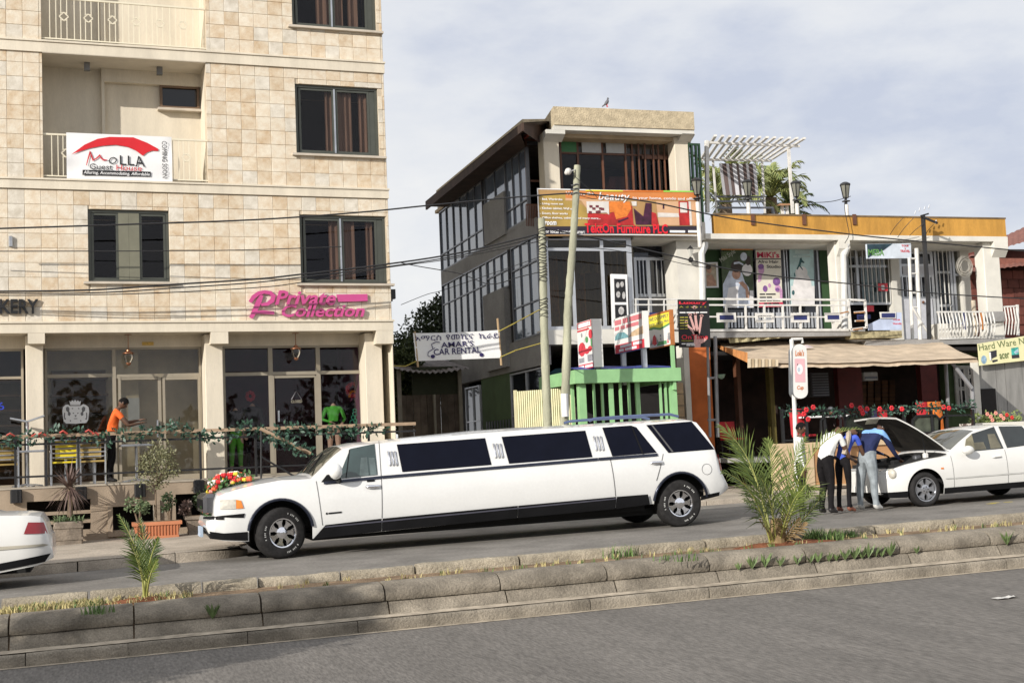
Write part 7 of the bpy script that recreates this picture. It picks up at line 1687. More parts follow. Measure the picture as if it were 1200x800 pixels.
# front door window: see-through glass over a dark cabin with seats
lpatch('front_door_window', [[(412,525.5),(441,519.5),(442.5,556.2),(396,560.5)]], pm('cab_glass', (.035,.06,.06), rough=.04, var=.3, vscale=2, spec=.9))
dwx = lp(411,540)
lpatch('seat_shape', [[(424,536),(431,535),(432,556.6),(421,557.6)], [(433,536),(440,536),(441.5,556),(434,556.6)]], pm('seen_seat', (.10,.13,.13), rough=.3, var=.3, vscale=6), limo, .011, 4, 4)
lpatch('window_divider', [[(410.5,526.5),(411.6,526),(406,559.5),(404.8,559.6)]], M_CLAD, limo, .013, 1, 4)
for (xa_, xb_, ya, yb_) in ((379,446,564,557.2),(446.5,700,557.2,536.1),(700.5,770,536.1,530.8)):
    lpatch('trim_strip', [[(xa_,ya),(xb_,yb_),(xb_,yb_+3.2),(xa_,ya+3.2)]], M_TRIM, limo, .018, 16, 2)
# lower cladding
for q in ([(380.5,614.5),(446,607),(446,622),(366,631.5)], [(446.8,607),(605,592),(605,606.5),(446.8,622)], [(605.5,592),(720,581.6),(720,596),(605.5,606.5)], [(720.6,581.6),(757,578.8),(760.5,590.5),(720.6,596)]):
    lpatch('side_cladding', [q], M_CLAD, limo, .035, 12, 5)
lpatch('cladding_highlight_strip', [[(380,616),(720,583),(720,584.6),(378,617.8)]], pm('cladding_highlight', (.10,.10,.13), rough=.3, metal=.3), limo, .042, 40, 1)  # highlight along the cladding, laid on as a paler strip
for q in ([(446,515.6),(446.7,515.6),(447.2,606.5),(446.4,606.5)], [(370,563.5),(370.7,563.5),(377.7,615),(377,615)], [(714,535),(714.8,535),(720.4,581),(719.6,581)], [(776.5,531.5),(777.2,531.5),(768,563),(767,563)]):
    lpatch('door_gap', [q], M_SEAM, limo, .005, 1, 10)
for x0, y0 in ((455.5,528.5),(579.5,519.5),(697.5,510.8)):
    for k in range(3):
        x = x0+k*4; b = MB(MLm); P_ = [lp(x,y0), lp(x+1.0,y0+.6), lp(x+1.4,y0+8), lp(x+2.4,y0+16), lp(x+1.4,y0+16.5)]; b.tube([Vector((a, LS.y(a, z)-.008, z)) for a, z in P_], .014, 6); b.build('vent_bar', M_TRIM if k < 0 else M_CHROME, limo, smooth=60)
for (x0, y0, x1, y1) in ((429,567.2,443.5,572.2),(762,539.8,774,543.6)):
    a, c = lp(x0, (y0+y1)/2+.3), lp(x1, (y0+y1)/2-.5); b = MB(MLm); b.tube([Vector((a[0],LS.y(*a)-.005,a[1])), Vector((a[0]+.03,LS.y(*a)-.035,a[1])), Vector((c[0]-.03,LS.y(*c)-.035,c[1])), Vector((c[0],LS.y(*c)-.005,c[1]))], .025, 8); b.build('door_handle', M_CHROME, limo, smooth=60)
lpatch('keypad', [[(429.5,562.2),(438.5,561.4),(438.5,563.6),(429.5,564.4)]], M_CLAD, limo, .01, 2, 1)
lpatch('side_badge', [[(384,600.2),(399.5,598.6),(399.5,600.4),(384,602)], [(381,600.2),(383,599.9),(383,602.3),(381,602.4)]], M_CLAD, limo, .008, 2, 1)
c = lp(826.5, 549.5); b = MB(MLm); b.tube([Vector((c[0]+.085*math.cos(k*.5236), LS.y(c[0]+.085*math.cos(k*.5236), c[1]+.085*math.sin(k*.5236))-.003, c[1]+.085*math.sin(k*.5236))) for k in range(13)], .0035, 4); b.build('fuel_flap', M_SEAM, limo)
# wheel arch lips
for wx in (wf[0], wr_[0]):
    b = MB(MLm); P_ = []
    for k in range(-9, 10):
        a = k*math.pi/2/9*.93; x, z = wx+.452*math.sin(a), RW+.02+.452*math.cos(a); P_.append(Vector((x, LS.y(x, z)-.012, z)))
    b.tube(P_, .022, 6); b.build('arch_moulding', M_TRIM, limo, smooth=60)
# mirror
c = lp(391.5, 552, .0); b = MB(MLm); b.ball((c[0], -.13, c[1]), (.10,.09,.115), 12, 8); b.build('mirror', M_PAINT, limo, smooth=180)
b = MB(MLm); b.tube([(c[0]+.02, -.1, c[1]-.09), (c[0]+.08, .08, c[1]-.15)], .045, 8); b.build('mirror_arm', M_CLAD, limo, smooth=60)
lpatch('mirror_base', [[(383,556),(396,554.5),(399,563),(376,564.5)]], M_CLAD, limo, .012, 4, 2)
# windscreen with a dark cowl, wipers
xw0, xw1 = lp(366.5,556)[0], lp(402.5,522)[0]
b = MB(MLm); LS.toppatch(b, xw0, xw1, .05, .008); b.build('windscreen', pm('windscreen_glass', (.06,.06,.045), rough=.03, var=.5, vscale=1.6, spec=1.0), limo, smooth=180)
b = MB(MLm); b.tube([(xw0+.0,.35,interp(l_top,xw0)+.03),(xw0+.3,1.0,interp(l_top,xw0+.3)+.025)], .012, 5); b.tube([(xw0,1.1,interp(l_top,xw0)+.03),(xw0+.3,1.6,interp(l_top,xw0+.3)+.025)], .012, 5); b.build('wiper', M_CLAD, limo)
# front end: headlamp, indicator, grille, bumper strips, number plate
lpatch('headlamp', [[(257.5,585.4),(276,584.6),(276,595.6),(257,596.6)]], M_LAMPC, limo, .012, 6, 4)
lpatch('indicator', [[(276.3,585),(282,586),(285,595),(276.3,595.6)]], M_AMBER, limo, .013, 4, 4)
lpatch('bumper_strip', [[(240,605.8),(262,603.5),(286.5,601),(285,606)],[(239.5,606),(262,604),(262,608.5),(239.5,608.6)]], M_CLAD, limo, .012, 8, 3)
lpatch('lower_valance', [[(241,622),(262,624.5),(262,632.5),(247,631.5)],[(262,624.5),(290,622.5),(290.5,633),(262,632.5)]], M_CLAD, limo, .012, 8, 3)
gx = lp(250.5, 590)[0]; zg0, zg1 = lp(250,601)[1], lp(250,580.5)[1]
b = MB(MLm); b.bbox(gx-.12, gx+.25, .38, 1.62, zg0, zg1+.02, .05); gr_ = b.build('grille', pm('dark_chrome', (.16,.16,.17), rough=.25, metal=.8), limo, smooth=30)
for k in range(15): b = MB(MLm); y = .44+k*.075; b.box(gx-.132, gx-.118, y, y+.03, zg0+.05, zg1-.06); b.build('grille_slat', M_CLAD, gr_)
b = MB(MLm); b.box(gx-.05, gx+.03, .42, .615, zg0-.01, zg1-.12); b.box(gx-.05, gx+.03, 1.385, 1.58, zg0-.01, zg1-.12); b.build('headlamp', M_LAMPC, limo)
b = MB(MLm); z = lp(241,624)[1]; b.box(-.035, .0, .55, 1.05, z-.08, z+.06); b.box(-.04,-.033,.55,1.05,z-.08,z-.05); b.build('number_plate', pm('plate_blue_white', (.45,.55,.68), rough=.4), limo)
lpatch('tail_lamp', [[(842.3,532.5),(845.5,531.5),(848.3,551),(844.5,551.6)]], M_TAIL, limo, .015, 3, 6)
lpatch('rear_bumper_strip', [[(820.5,580.5),(843,576),(843,580.5),(820.5,586)]], M_CLAD, limo, .012, 6, 2)
for yk in (.42, 1.58):
    b = MB(MLm); P_ = [lp(700,491.8), lp(706,489.6), lp(730,487.6), lp(770,485.3), lp(796,484.2), lp(806,486.8)]; b.tube([Vector((a, yk, z)) for a, z in P_], .022, 8); b.build('roof_rail', pm('blue_grey_rail', (.13,.17,.30), rough=.3, metal=.5), limo, smooth=60)
# wedding flowers on the bonnet
fl = thing('flower_arrangement', 'red, white and orange flower arrangement lying on the limousine bonnet', 'flowers', MLm @ Vector((lp(270,575)[0], .9, lp(270,572)[1])))
fl_m = [inkm('petal_red', (.55,.015,.02)), inkm('petal_white', (.75,.72,.66)), inkm('petal_orange', (.70,.13,.04)), inkm('petal_pink', (.72,.30,.24)), inkm('petal_yellow', (.75,.55,.04))]
rf_ = random.Random(5)
for k in range(120):
    u, v = rf_.random(), rf_.random(); px = 243+58*u; e_ = max(0, 1-((px-270)/33)**2); x, zt_ = lp(px, 576-6*u); y = .55+.75*v; z = interp(l_top, x)+.03+.17*e_*math.sqrt(max(.05, 1-(2*v-1)**2))*rf_.uniform(.6,1.05)
    c = MLm @ Vector((x, y, z)); rr_ = rf_.uniform(.03,.05); b = MB()
    for q in range(5): a = q*1.257; b.ball(c+Vector((rr_*.5*math.cos(a), rr_*.5*math.sin(a), rr_*.1)), (rr_*.6, rr_*.6, rr_*.75), 6, 4)
    col = rf_.choices(range(5), (4,3,2.5,2 if px < 262 else .6,.8))[0]; b.build('flower', fl_m[col], fl, smooth=180)
b = MB()
for k in range(260): 
    px = 244+56*rf_.random(); x, _ = lp(px, 572); leaf_spray(b, MLm @ Vector((x, .5+.85*rf_.random(), interp(l_top, x)+.04+.06*rf_.random())), 2, .04, .08, rf_)
b.build('leaves', pm('bouquet_leaf', (.05,.12,.03), rough=.6, var=.4, vscale=30), fl)

# ---------- sedans
s_top = [(0,.44),(.0,.60),(.05,.70),(.22,.785),(.5,.86),(.9,.935),(1.38,1.0),(1.46,1.02),(1.75,1.19),(2.02,1.33),(2.18,1.39),(2.45,1.43),(2.8,1.44),(3.15,1.42),(3.45,1.36),(3.7,1.26),(4.0,1.09),(4.14,1.05),(4.5,1.03),(4.66,1.0),(4.72,.90),(4.76,.74),(4.80,.70),(4.81,.52)]
s_belt = [(0,.42),(.05,.64),(.22,.72),(.5,.80),(.9,.87),(1.46,.915),(2.5,.945),(3.6,.975),(4.1,.985),(4.66,.95),(4.72,.86),(4.81,.5)]
s_bot = [(0,.30),(.15,.20),(.5,.19),(1.2,.21),(3.3,.22),(4.1,.24),(4.6,.30),(4.81,.38)]
SEDK = .895      # the street is drawn to a slightly smaller scale than life
def sedan(name, label, xfront, ynear, paint, open_hood, group=None):
    z0 = road_far(xfront); t = thing(name, label, 'car', (xfront, ynear, z0), (0, -math.atan(GR), 0), group=group); M = wm(t) @ Matrix.Scale(SEDK, 4)
    top, belt = list(s_top), list(s_belt)
    if open_hood:
        top = [(x, z-.05 if .05 < x < 1.4 else z) for x, z in s_top]
    S = Shell(top, belt, s_bot, 1.80, [(.83, .33), (3.66, .33)],   .375, .36, rf=.85, rr=.45, crown=.035, bulge=.055)
    S.body(M).build('body', paint, t, smooth=38)
    b = MB(M); b.box(.25, 4.5, .30, 1.5, .20, .62); b.build('underbody', M_UNDER, t)
    for wx in (.83, 3.66):
        for far in (False, True): wheel(t, M @ Matrix.Translation((wx, 1.80-.13 if far else .13, .318)), .318, .205, .222, 'alloy', 0, not far)
    P = lambda nm, quads, mat, par=t, o=.007, nu=8, nv=4: lpatch(nm, quads, mat, par, o, nu, nv, S, M, lambda q: q)
    gls = pm('sedan_glass', (.022,.027,.027), rough=.03, var=.4, vscale=1.4, spec=.9)
    P('front_door_window', [[(2.02,1.285),(2.56,1.395),(2.62,.975),(1.70,.955)]], gls)
    P('seat_shape', [[(2.0,1.12),(2.22,1.12),(2.24,.985),(1.98,.98)], [(2.36,1.26),(2.52,1.26),(2.58,.99),(2.33,.985)]], pm('seen_beige_seat', (.13,.12,.085), rough=.3, var=.3), t, .010, 3, 3)
    P('quarter_light', [[(1.86,1.19),(2.02,1.28),(2.0,.98),(1.74,.965)]], pm('seen_beige_trim', (.22,.20,.13), rough=.2, var=.3), t, .0095, 3, 3)
    P('rear_door_window', [[(2.66,1.395),(3.18,1.375),(3.42,1.02),(2.70,.98)]], gls)
    P('quarter_window', [[(3.24,1.36),(3.36,1.32),(3.62,1.08),(3.48,1.03)]], gls)
    for q in ([(1.42,.90),(1.428,.90),(1.435,.24),(1.427,.24)], [(2.63,.95),(2.638,.95),(2.632,.24),(2.624,.24)], [(3.5,.98),(3.508,.98),(3.35,.62),(3.342,.62)]): P('door_gap', [q], M_SEAM, t, .004, 1, 8)
    P('side_moulding', [[(1.24,.50),(1.42,.50),(1.42,.48),(1.24,.48)],[(1.44,.50),(3.28,.51),(3.28,.485),(1.44,.475)]], pm('moulding_shadow', (.50,.50,.48), rough=.4), t, .012, 10, 1)
    P('sill_trim', [[(1.21,.32),(3.28,.33),(3.28,.22),(1.21,.21)]], M_CLAD, t, .012, 12, 2)
    P('bumper_strip', [[(.02,.30),(.46,.31),(.46,.19),(.12,.20)],[(4.04,.36),(4.78,.45),(4.70,.34),(4.04,.26)]], M_CLAD, t, .01, 8, 2)
    for x in (2.42, 3.28): b = MB(M); y = S.y(x, .83); b.tube([(x-.09,y,.83),(x-.07,y-.03,.83),(x+.07,y-.03,.835),(x+.09,y,.835)], .016, 6); b.build('door_handle', paint, t)
    b = MB(M); b.ball((1.72, -.09, .99), (.125,.08,.085), 12, 8); b.tube([(1.76,-.03,.95),(1.80,.09,.93)], .035, 6); b.build('mirror', paint, t, smooth=180)
    b = MB(M); S.toppatch(b, 1.50, 2.12, .05, .008); b.build('windscreen', pm('windscreen_glass_pale', (.06,.06,.045), rough=.03, var=.6, vscale=1.2, spec=1.0), t, smooth=180)
    b = MB(M); S.toppatch(b, 3.50, 4.02, .07, .008); b.build('rear_window', gls, t, smooth=180)
    P('marker_lamp', [[(1.16,.70),(1.22,.70),(1.22,.67),(1.16,.67)]], M_AMBER, t, .01, 1, 1)
    P('tail_lamp', [[(4.50,.90),(4.70,.885),(4.745,.73),(4.44,.745)]], M_TAIL, t, .01, 6, 4)
    P('bumper_trim', [[(4.05,.60),(4.70,.59),(4.79,.56),(4.05,.55)],], pm('tan_bumper_trim', (.42,.39,.32), rough=.3), t, .012, 8, 2)
    def xf_at(yy, zz): return next(x for x in [i*.01 for i in range(120)] if S.y(x, zz) <= yy)
    for far in (0, 1):
        for yo, ry, rz in ((.20, .125, .105), (.42, .095, .085)):
            b = MB(M); b.ball((xf_at(yo, .63)+.045, 1.8-yo if far else yo, .635), (.075, ry*.8, rz), 14, 8); b.build('headlamp', M_LAMPC, t, smooth=180)
    b = MB(M); b.box(.02, .06, .55, 1.25, .40, .52); b.build('lower_grille', M_CLAD, t)
    b = MB(M); b.box(-.012, .02, .66, 1.14, .30, .42); b.build('number_plate', M_PW, t)
    if open_hood:
        b = MB(M); b.box(.28, 1.36, .2, 1.6, .62, .80); b.build('engine_bay', M_UNDER, t)
        b = MB(M); S.toppatch(b, .24, 1.40, .06, .012); b.build('engine_bay_opening', M_UNDER, t)
        for k, (x, y, z, r_) in enumerate(((.45,.4,.86,.08),(.7,.75,.9,.14),(.9,.35,.93,.07),(1.05,.9,.93,.12),(.5,1.2,.88,.12),(1.0,.22,.97,.05))):
            b = MB(M); b.bbox(x-r_, x+r_, y-r_*.8, y+r_*.8, .78, z+.02, .02); b.build('engine_part', (M_UNDER, M_CLAD, M_WPIPE if k == 5 else M_ALUD)[k % 3], t)
        hx, hz = 1.40, 1.0; ang = R(33)
        def hp(u, v, o):      # u from hinge to tip, v across
            l_ = 1.20; x = -u*l_; z = .035*math.sin(3.14*v)+.05*math.sin(1.57*u)-.05*u**3; y = .10+1.60*v; ins = .10*u*u; y = .9+(y-.9)*(1-ins)
            return Vector((hx + x*math.cos(ang)-(z+o)*math.sin(-ang)*-1*0 - (z+o)*math.sin(ang)*-1, y, hz - x*math.sin(ang) + (z+o)*math.cos(ang)))
        b = MB(M); b.grid(lambda u, v: hp(u, v, .02), 14, 14); b.build('bonnet', paint, t, smooth=180)
        b = MB(M); b.grid(lambda u, v: hp(u*.985+.005, .012+v*.976, -.012), 10, 10); ul = b.build('bonnet_liner', pm('bonnet_liner', (.03,.025,.02), rough=.9, var=.5, vscale=5), t)
        b = MB(M)
        n = 14; ring = [hp(i/n, 0, .02) for i in range(n+1)]+[hp(1, i/n, .02) for i in range(1, n+1)]+[hp(1-i/n, 1, .02) for i in range(1, n+1)]
        ring2 = [p+Vector((.012,0,-.035)) for p in ring]; m = len(ring); b.add(ring+ring2, [(i, i+1, i+1+m, i+m) for i in range(m-1)]); b.build('bonnet_edge', paint, t)
        q = MB(M); q.tube([hp(.45,.06,-.02), Vector((1.0,.2,.92))], .012, 6); q.build('bonnet_strut', M_CLAD, t)
        # radiator grille fixed to the bonnet's tip
        for k in range(6):
            q = MB(M); a, c = hp(1.0, .36, .0-.022*k), hp(1.0, .64, .0-.022*k); q.bar(a+Vector((-.02,0,0)), c+Vector((-.02,0,0)), .02, .012); q.build('grille_slat', M_CHROME, t)
    else:
        b = MB(M); b.bbox(-.03, .12, .62, 1.18, .50, .78, .04); b.build('grille', M_CHROME, t)
    return t
xf = at(1084, 590, YN+.1).x-.83*SEDK
sedan('parked_sedan', 'white sedan with its bonnet raised and people bending over the engine', xf, YN, M_PAINT2, True)
YS2 = 17.35
xr_ = at(63.5, 640, YS2+.3).x
sedan('parked_sedan', 'white sedan showing only its boot and red rear lamp beside the stone planter', xr_-4.81*SEDK, YS2, M_PAINT2, False)
# ------------------------------------------------------------------ plants
def bez(P, t):
    P = list(P)
    while len(P) > 1: P = [a.lerp(b_, t) for a, b_ in zip(P, P[1:])]
    return P[0]
def frond(P, ln, n, mats, parent, name='frond', r=None, droop=.25, rad=.014, wid=.0135, taper=.55, start=.12, up=None, spread=1.0, sides=(-1, 1)):
    """palm frond: a curved midrib with two ranks of narrow folded leaflets"""
    r = r or random.Random(3); mb = MB(); Q = [bez(P, i/20) for i in range(21)]
    mb.tube(Q, [rad*(1-.85*i/20) for i in range(21)], 5, 1)
    for i in range(n):
        t = start+(1-start)*(i+.5)/n; p = bez(P, t); d = (bez(P, min(1, t+.02))-bez(P, max(0, t-.02))).normalized()
        side = d.cross(up or Vector((0, -.8, .6)))
        if side.length < .05: side = Vector((1,0,0))
        side.normalize(); nrm = side.cross(d).normalized()
        L_ = ln*math.sin(math.pi*min(1, .22+.72*t))**.7*(1-taper*max(0, t-.6)/.4)
        for s_ in sides:
            a = R(r.uniform(38, 60)*(1-.45*t)*spread); dv = (d*math.cos(a)+side*s_*math.sin(a)+nrm*r.uniform(-.05,.30)).normalized(); l_ = L_*r.uniform(.8, 1.1); w_ = wid*r.uniform(.8, 1.2)
            wv = dv.cross(nrm).normalized()*w_
            m1 = p+dv*l_*.45+Vector((0,0,-droop*l_*.10)); e_ = p+dv*l_+Vector((0,0,-droop*l_*r.uniform(.4,1.1)))
            mb.add([p-wv*.3, p+wv*.3, m1+wv*.55+nrm*w_*.25, m1, m1-wv*.55+nrm*w_*.25, e_], [(0,3,4),(0,1,3),(1,2,3),(3,2,5),(4,3,5)], 0)
    return mb.build(name, mats, parent)
M_PALM = pm('palm_leaflet', (.085,.14,.03), rough=.5, var=.35, vscale=7, col2=(.20,.25,.05), lo=.3, hi=.75, spec=.5)
M_PALMD = pm('dark_palm_leaflet', (.055,.10,.025), rough=.45, var=.3, vscale=7, col2=(.12,.17,.045), spec=.5)
M_RIB = pm('palm_midrib', (.30,.31,.09), rough=.5, var=.15)
M_DRYB = pm('dry_brown_frond', (.22,.15,.07), rough=.8, var=.3)
rp_ = random.Random(21)
YP = 13.52
def apx(pts, dys): return [at(x, y, YP+dy) for (x, y), dy in zip(pts, dys)]
base = at(911, 636, YP)
bigp = thing('date_palm', 'large bushy young date palm growing on the median in front of the people', 'palm', (base.x, YP, road_near(base.x)+.385))
FR = [([(903,640),(893,575),(880,520),(842,500)], (0,.0,.1,.15), .40, 34, M_PALM), ([(904,640),(893,598),(880,560),(846,553)], (0,-.1,-.25,-.35), .34, 28, M_PALM),
 ([(907,640),(905,585),(907,540),(899,515)], (0,.1,.2,.3), .36, 30, M_PALM), ([(914,640),(925,580),(950,496),(1011,503)], (0,.0,.05,.1), .24, 30, M_PALM),
 ([(914,640),(930,585),(952,545),(947,582)], (0,-.2,-.35,-.45), .30, 26, M_PALM), ([(915,640),(935,612),(955,598),(966,574)], (0,-.1,-.2,-.3), .16, 22, M_PALMD),
 ([(912,640),(920,580),(922,548),(944,512)], (0,.15,.3,.45), .34, 28, M_PALM), ([(908,640),(898,605),(886,590),(872,586)], (0,-.25,-.4,-.5), .28, 22, M_PALM),
 ([(906,640),(897,590),(885,545),(858,520)], (0,.2,.35,.5), .34, 28, M_PALMD),
 ([(909,640),(908,605),(901,575),(890,556)], (0,-.2,-.35,-.4), .30, 24, M_PALM), ([(913,640),(918,610),(928,585),(938,575)], (0,-.25,-.4,-.5), .26, 22, M_PALM)]
for pts, dys, ln, n, m in FR: frond(apx(pts, dys), ln*1.22, int(n*1.1), [m, M_RIB], bigp, r=rp_, start=.22, sides=(-1,) if ln == .24 else (-1, 1))
for pts in ([(909,640),(900,620),(892,612),(890,609)], [(913,640),(925,622),(933,612),(938,606)], [(915,640),(930,628),(940,616),(946,612)], [(911,640),(916,620),(921,607),(924,598)]):
    frond(apx(pts, (0,-.1,-.2,-.25)), .12, 12, [M_DRYB, M_DRYB], bigp, 'dry_frond', rp_)
b = MB(); b.tube([base+Vector((0,0,-.15)), base+Vector((0,0,.12)), base+Vector((0,0,.28))], [.10,.09,.06], 12); b.build('trunk', M_DRYB, bigp)
b2_ = at(171, 703, YP)
smp = thing('young_palm', 'small upright young palm alone on the median before the terracotta trough', 'palm', (b2_.x, YP, road_near(b2_.x)+.385))
for pts, dys, ln, n, m in (([(169,703),(168,670),(163,640),(139,603)], (0,0,.05,.1), .24, 26, M_PALMD), ([(170,703),(170,665),(172,640),(164,607)], (0,.1,.15,.2), .22, 24, M_PALMD), ([(171,703),(172,665),(178,645),(186,630)], (0,-.1,-.15,-.2), .20, 24, M_PALMD), ([(172,703),(173,680),(178,665),(185,655)], (0,-.1,-.2,-.25), .16, 18, M_PALM), ([(170,703),(169,680),(163,660),(152,632)], (0,-.1,-.1,-.2), .22, 22, M_PALM), ([(171,703),(171,675),(170,652),(160,627)], (0,.1,.2,.3), .2, 22, M_PALM)):
    frond(apx(pts, dys), ln, n, [m, M_RIB], smp, r=rp_, start=.30, wid=.011, rad=.014)
# pots along the terrace
M_STONEP = pm('weathered_planter', (.22,.18,.14), rough=.95, var=.3, vscale=5, bump=.6, bscale=30)
M_TERRA = pm('terracotta_plastic', (.50,.19,.09), rough=.6, var=.10, vscale=3)
M_LEAFG = pm('grey_green_leaf', (.13,.18,.085), rough=.6, var=.35, vscale=14)
M_OLIVEL = pm('olive_leaf', (.17,.17,.085), rough=.6, var=.4, vscale=12)
M_DARKL = pm('dark_leaf', (.035,.06,.02), rough=.55, var=.4, vscale=12)
M_DRAC = pm('purple_blade', (.15,.10,.085), rough=.5, var=.35, vscale=9)
M_BARK = pm('bark', (.17,.125,.085), rough=.9, var=.3, vscale=9, bump=.6)
def gz(x, Y): return .29+.145+GR*x
def strap(mb, c, d, ln, w_, droop, mi=0, n=5):
    """one strap leaf arching out from c"""
    d = d.normalized(); s = d.cross(Vector((0,0,1))); s = s.normalized() if s.length > .05 else Vector((1,0,0)); P_ = []
    for i in range(n+1):
        t = i/n; p = c+d*ln*t+Vector((0,0,-droop*ln*t*t)); ww = w_*(1-t)**.6*(.5+1.0*min(1,t*4))*.7; P_ += [p-s*ww, p+s*ww]
    mb.add(P_, [(2*i,2*i+1,2*i+3,2*i+2) for i in range(n)], mi)
Yp1 = 24.1
q0, q1 = at(63, 637, Yp1), at(97, 637, Yp1); zg_ = gz(q0.x, Yp1); zt_ = at(80, 611, Yp1).z
pb = thing('planter', 'weathered grey stone-sided planter box behind the left car', 'planter', ((q0.x+q1.x)/2, Yp1+.3, zg_))
b = MB(M0); b.bbox(q0.x, q1.x, Yp1, Yp1+.55, zg_-.02, zt_, .02)
for k in range(2): b.box(q0.x-.01, q1.x+.01, Yp1-.015, Yp1+.565, zg_+.08+k*.2, zg_+.12+k*.2)
b.build('box', M_STONEP, pb)
ag = thing('agapanthus', 'grey-green strap-leaved clump filling the stone planter', 'plant', ((q0.x+q1.x)/2, Yp1+.25, zt_)); b = MB()
for k in range(150):
    a = rp_.uniform(0, 6.283); e_ = rp_.uniform(.5, 1.35); strap(b, Vector((rp_.uniform(q0.x+.03,q1.x), Yp1+.05+rp_.random()*.4, zt_-.02)), Vector((math.cos(a)*math.cos(e_), math.sin(a)*math.cos(e_), math.sin(e_))), rp_.uniform(.18,.36), .016, .55)
b.build('leaves', M_LEAFG, ag)
dc_ = at(81, 566, Yp1+.3); dr = thing('dracaena', 'spiky purple-brown dracaena rosette above the stone planter', 'plant', (dc_.x, Yp1+.3, zt_))
b = MB(); b.tube([Vector((dc_.x,Yp1+.3,zt_-.05)), Vector((dc_.x+.02,Yp1+.3,dc_.z-.25)), Vector((dc_.x,Yp1+.3,dc_.z))], [.05,.045,.06], 8); b.build('stem', M_BARK, dr)
b = MB()
for k in range(130):
    a = rp_.uniform(0, 6.283); e_ = rp_.uniform(-1.1, 1.45); strap(b, Vector((dc_.x, Yp1+.3, dc_.z-.12+.1*rp_.random())), Vector((math.cos(a)*math.cos(e_), math.sin(a)*math.cos(e_), math.sin(e_))), rp_.uniform(.34,.55), .017, .12 if e_ > 0 else .3)
b.build('blades', M_DRAC, dr)
def trough(px0, px1, ytop, ybot, Y, label, mat, ribs=True):
    q0, q1 = at(px0, ybot, Y), at(px1, ybot, Y); zg_ = gz(q0.x, Y); zt_ = at((px0+px1)/2, ytop, Y).z; t = thing('planter', label, 'planter', ((q0.x+q1.x)/2, Y+.2, zg_)); b = MB(M0)
    b.add([(q0.x+.05,Y+.03,zg_),(q1.x-.05,Y+.03,zg_),(q1.x-.05,Y+.37,zg_),(q0.x+.05,Y+.37,zg_),(q0.x,Y,zt_-.05),(q1.x,Y,zt_-.05),(q1.x,Y+.4,zt_-.05),(q0.x,Y+.4,zt_-.05)], [(0,3,2,1),(4,5,6,7),(0,1,5,4),(1,2,6,5),(2,3,7,6),(3,0,4,7)])
    b.box(q0.x-.025, q1.x+.025, Y-.025, Y+.425, zt_-.06, zt_)
    b.box(q0.x+.03, q1.x-.03, Y+.0, Y+.4, zg_, zg_+.05)
    b.build('trough', mat, t)
    if ribs:
        n = int((q1.x-q0.x)/.05)
        for k in range(1, n): x = q0.x+(q1.x-q0.x)*k/n; b = MB(M0); b.bar((x, Y+.017, zg_+.05), (x, Y-.004, zt_-.06), .018, .018); b.build('rib', mat, t)
    b = MB(M0); b.box(q0.x+.02, q1.x-.02, Y+.02, Y+.38, zt_-.02, zt_+.004); b.build('soil', M_SOIL, t)
    return q0, q1, zt_
Yp2 = 24.0
q0, q1, zt_ = trough(157, 212, 611, 632, Yp2, 'ribbed terracotta trough with an olive tree in front of the cellar openings', M_TERRA)
def bush(name, label, cat, cx, cy, zb, cz, rx, ry, rz, n, leaf, lm, stems=1, group=None):
    t = thing(name, label, cat, (cx, cy, zb), group=group)
    b = MB()
    for k in range(stems):
        a = rp_.uniform(0, 6.28); e_ = Vector((cx+rx*.5*math.cos(a), cy+ry*.4*math.sin(a), cz+rz*rp_.uniform(-.2,.4))); s0 = Vector((cx+(.02 if stems > 1 else 0)*math.cos(a), cy, zb)); m_ = s0.lerp(Vector((cx, cy, cz-rz*.6)), .8) if stems == 1 else s0.lerp(e_, .5)+Vector((0,0,.03)); b.tube([s0, m_, e_], [.018,.014,.006], 6)
        if stems == 1:
            for q in range(9): a = rp_.uniform(0,6.28); b.tube([m_, m_+Vector((rx*.6*math.cos(a), ry*.6*math.sin(a), rz*rp_.uniform(.3,1.3)))], [.010,.004], 5)
    b.build('trunk', M_BARK, t)
    b = MB()
    ncl = max(6, n//40); cl = []
    for k in range(ncl):
        d = Vector((rp_.gauss(0,1), rp_.gauss(0,1), rp_.gauss(0,1))).normalized(); f = rp_.uniform(.35,1.0); cl.append(Vector((cx+d.x*rx*f, cy+d.y*ry*f, cz+d.z*rz*f)))
    for k in range(n):
        c = rp_.choice(cl); leaf_spray(b, c, 1, min(rx,rz)*.30, leaf, rp_)
    b.build('crown', lm, t); return t
oc = at(184, 546, Yp2+.2)
bush('olive_tree', 'slim olive tree with a loose grey-green crown in the terracotta trough', 'tree', at(183,610,Yp2+.2).x, Yp2+.2, zt_-.02, oc.z, .42, .36, .40, 1500, .05, M_OLIVEL)
for px, py, rx, rz, n, lab in ((163,594,.22,.2,420,'small leafy shrub at the left end of the terracotta trough'), (199,588,.17,.2,300,'small dark shrub at the right end of the terracotta trough')):
    c = at(px, py, Yp2+.2); bush('shrub', lab, 'shrub', c.x, Yp2+.2, zt_-.02, c.z, rx, .16, rz, n, .055, M_DARKL if px > 180 else M_LEAFG, 4)
q0, q1, zt_ = trough(219, 250, 604, 622, Yp2+.3, 'grey planter half hidden behind the limousine nose', M_STONEP, False)
for px, py, rx, n, lm, lab in ((224,592,.18,260,M_DRAC,'brownish shrub in the half-hidden grey planter'), (240,585,.22,420,M_DARKL,'dark green shrub right beside the limousine nose')):
    c = at(px, py, Yp2+.5); bush('shrub', lab, 'shrub', c.x, Yp2+.5, zt_-.02, c.z, rx, .16, .22, n, .06, lm, 4)
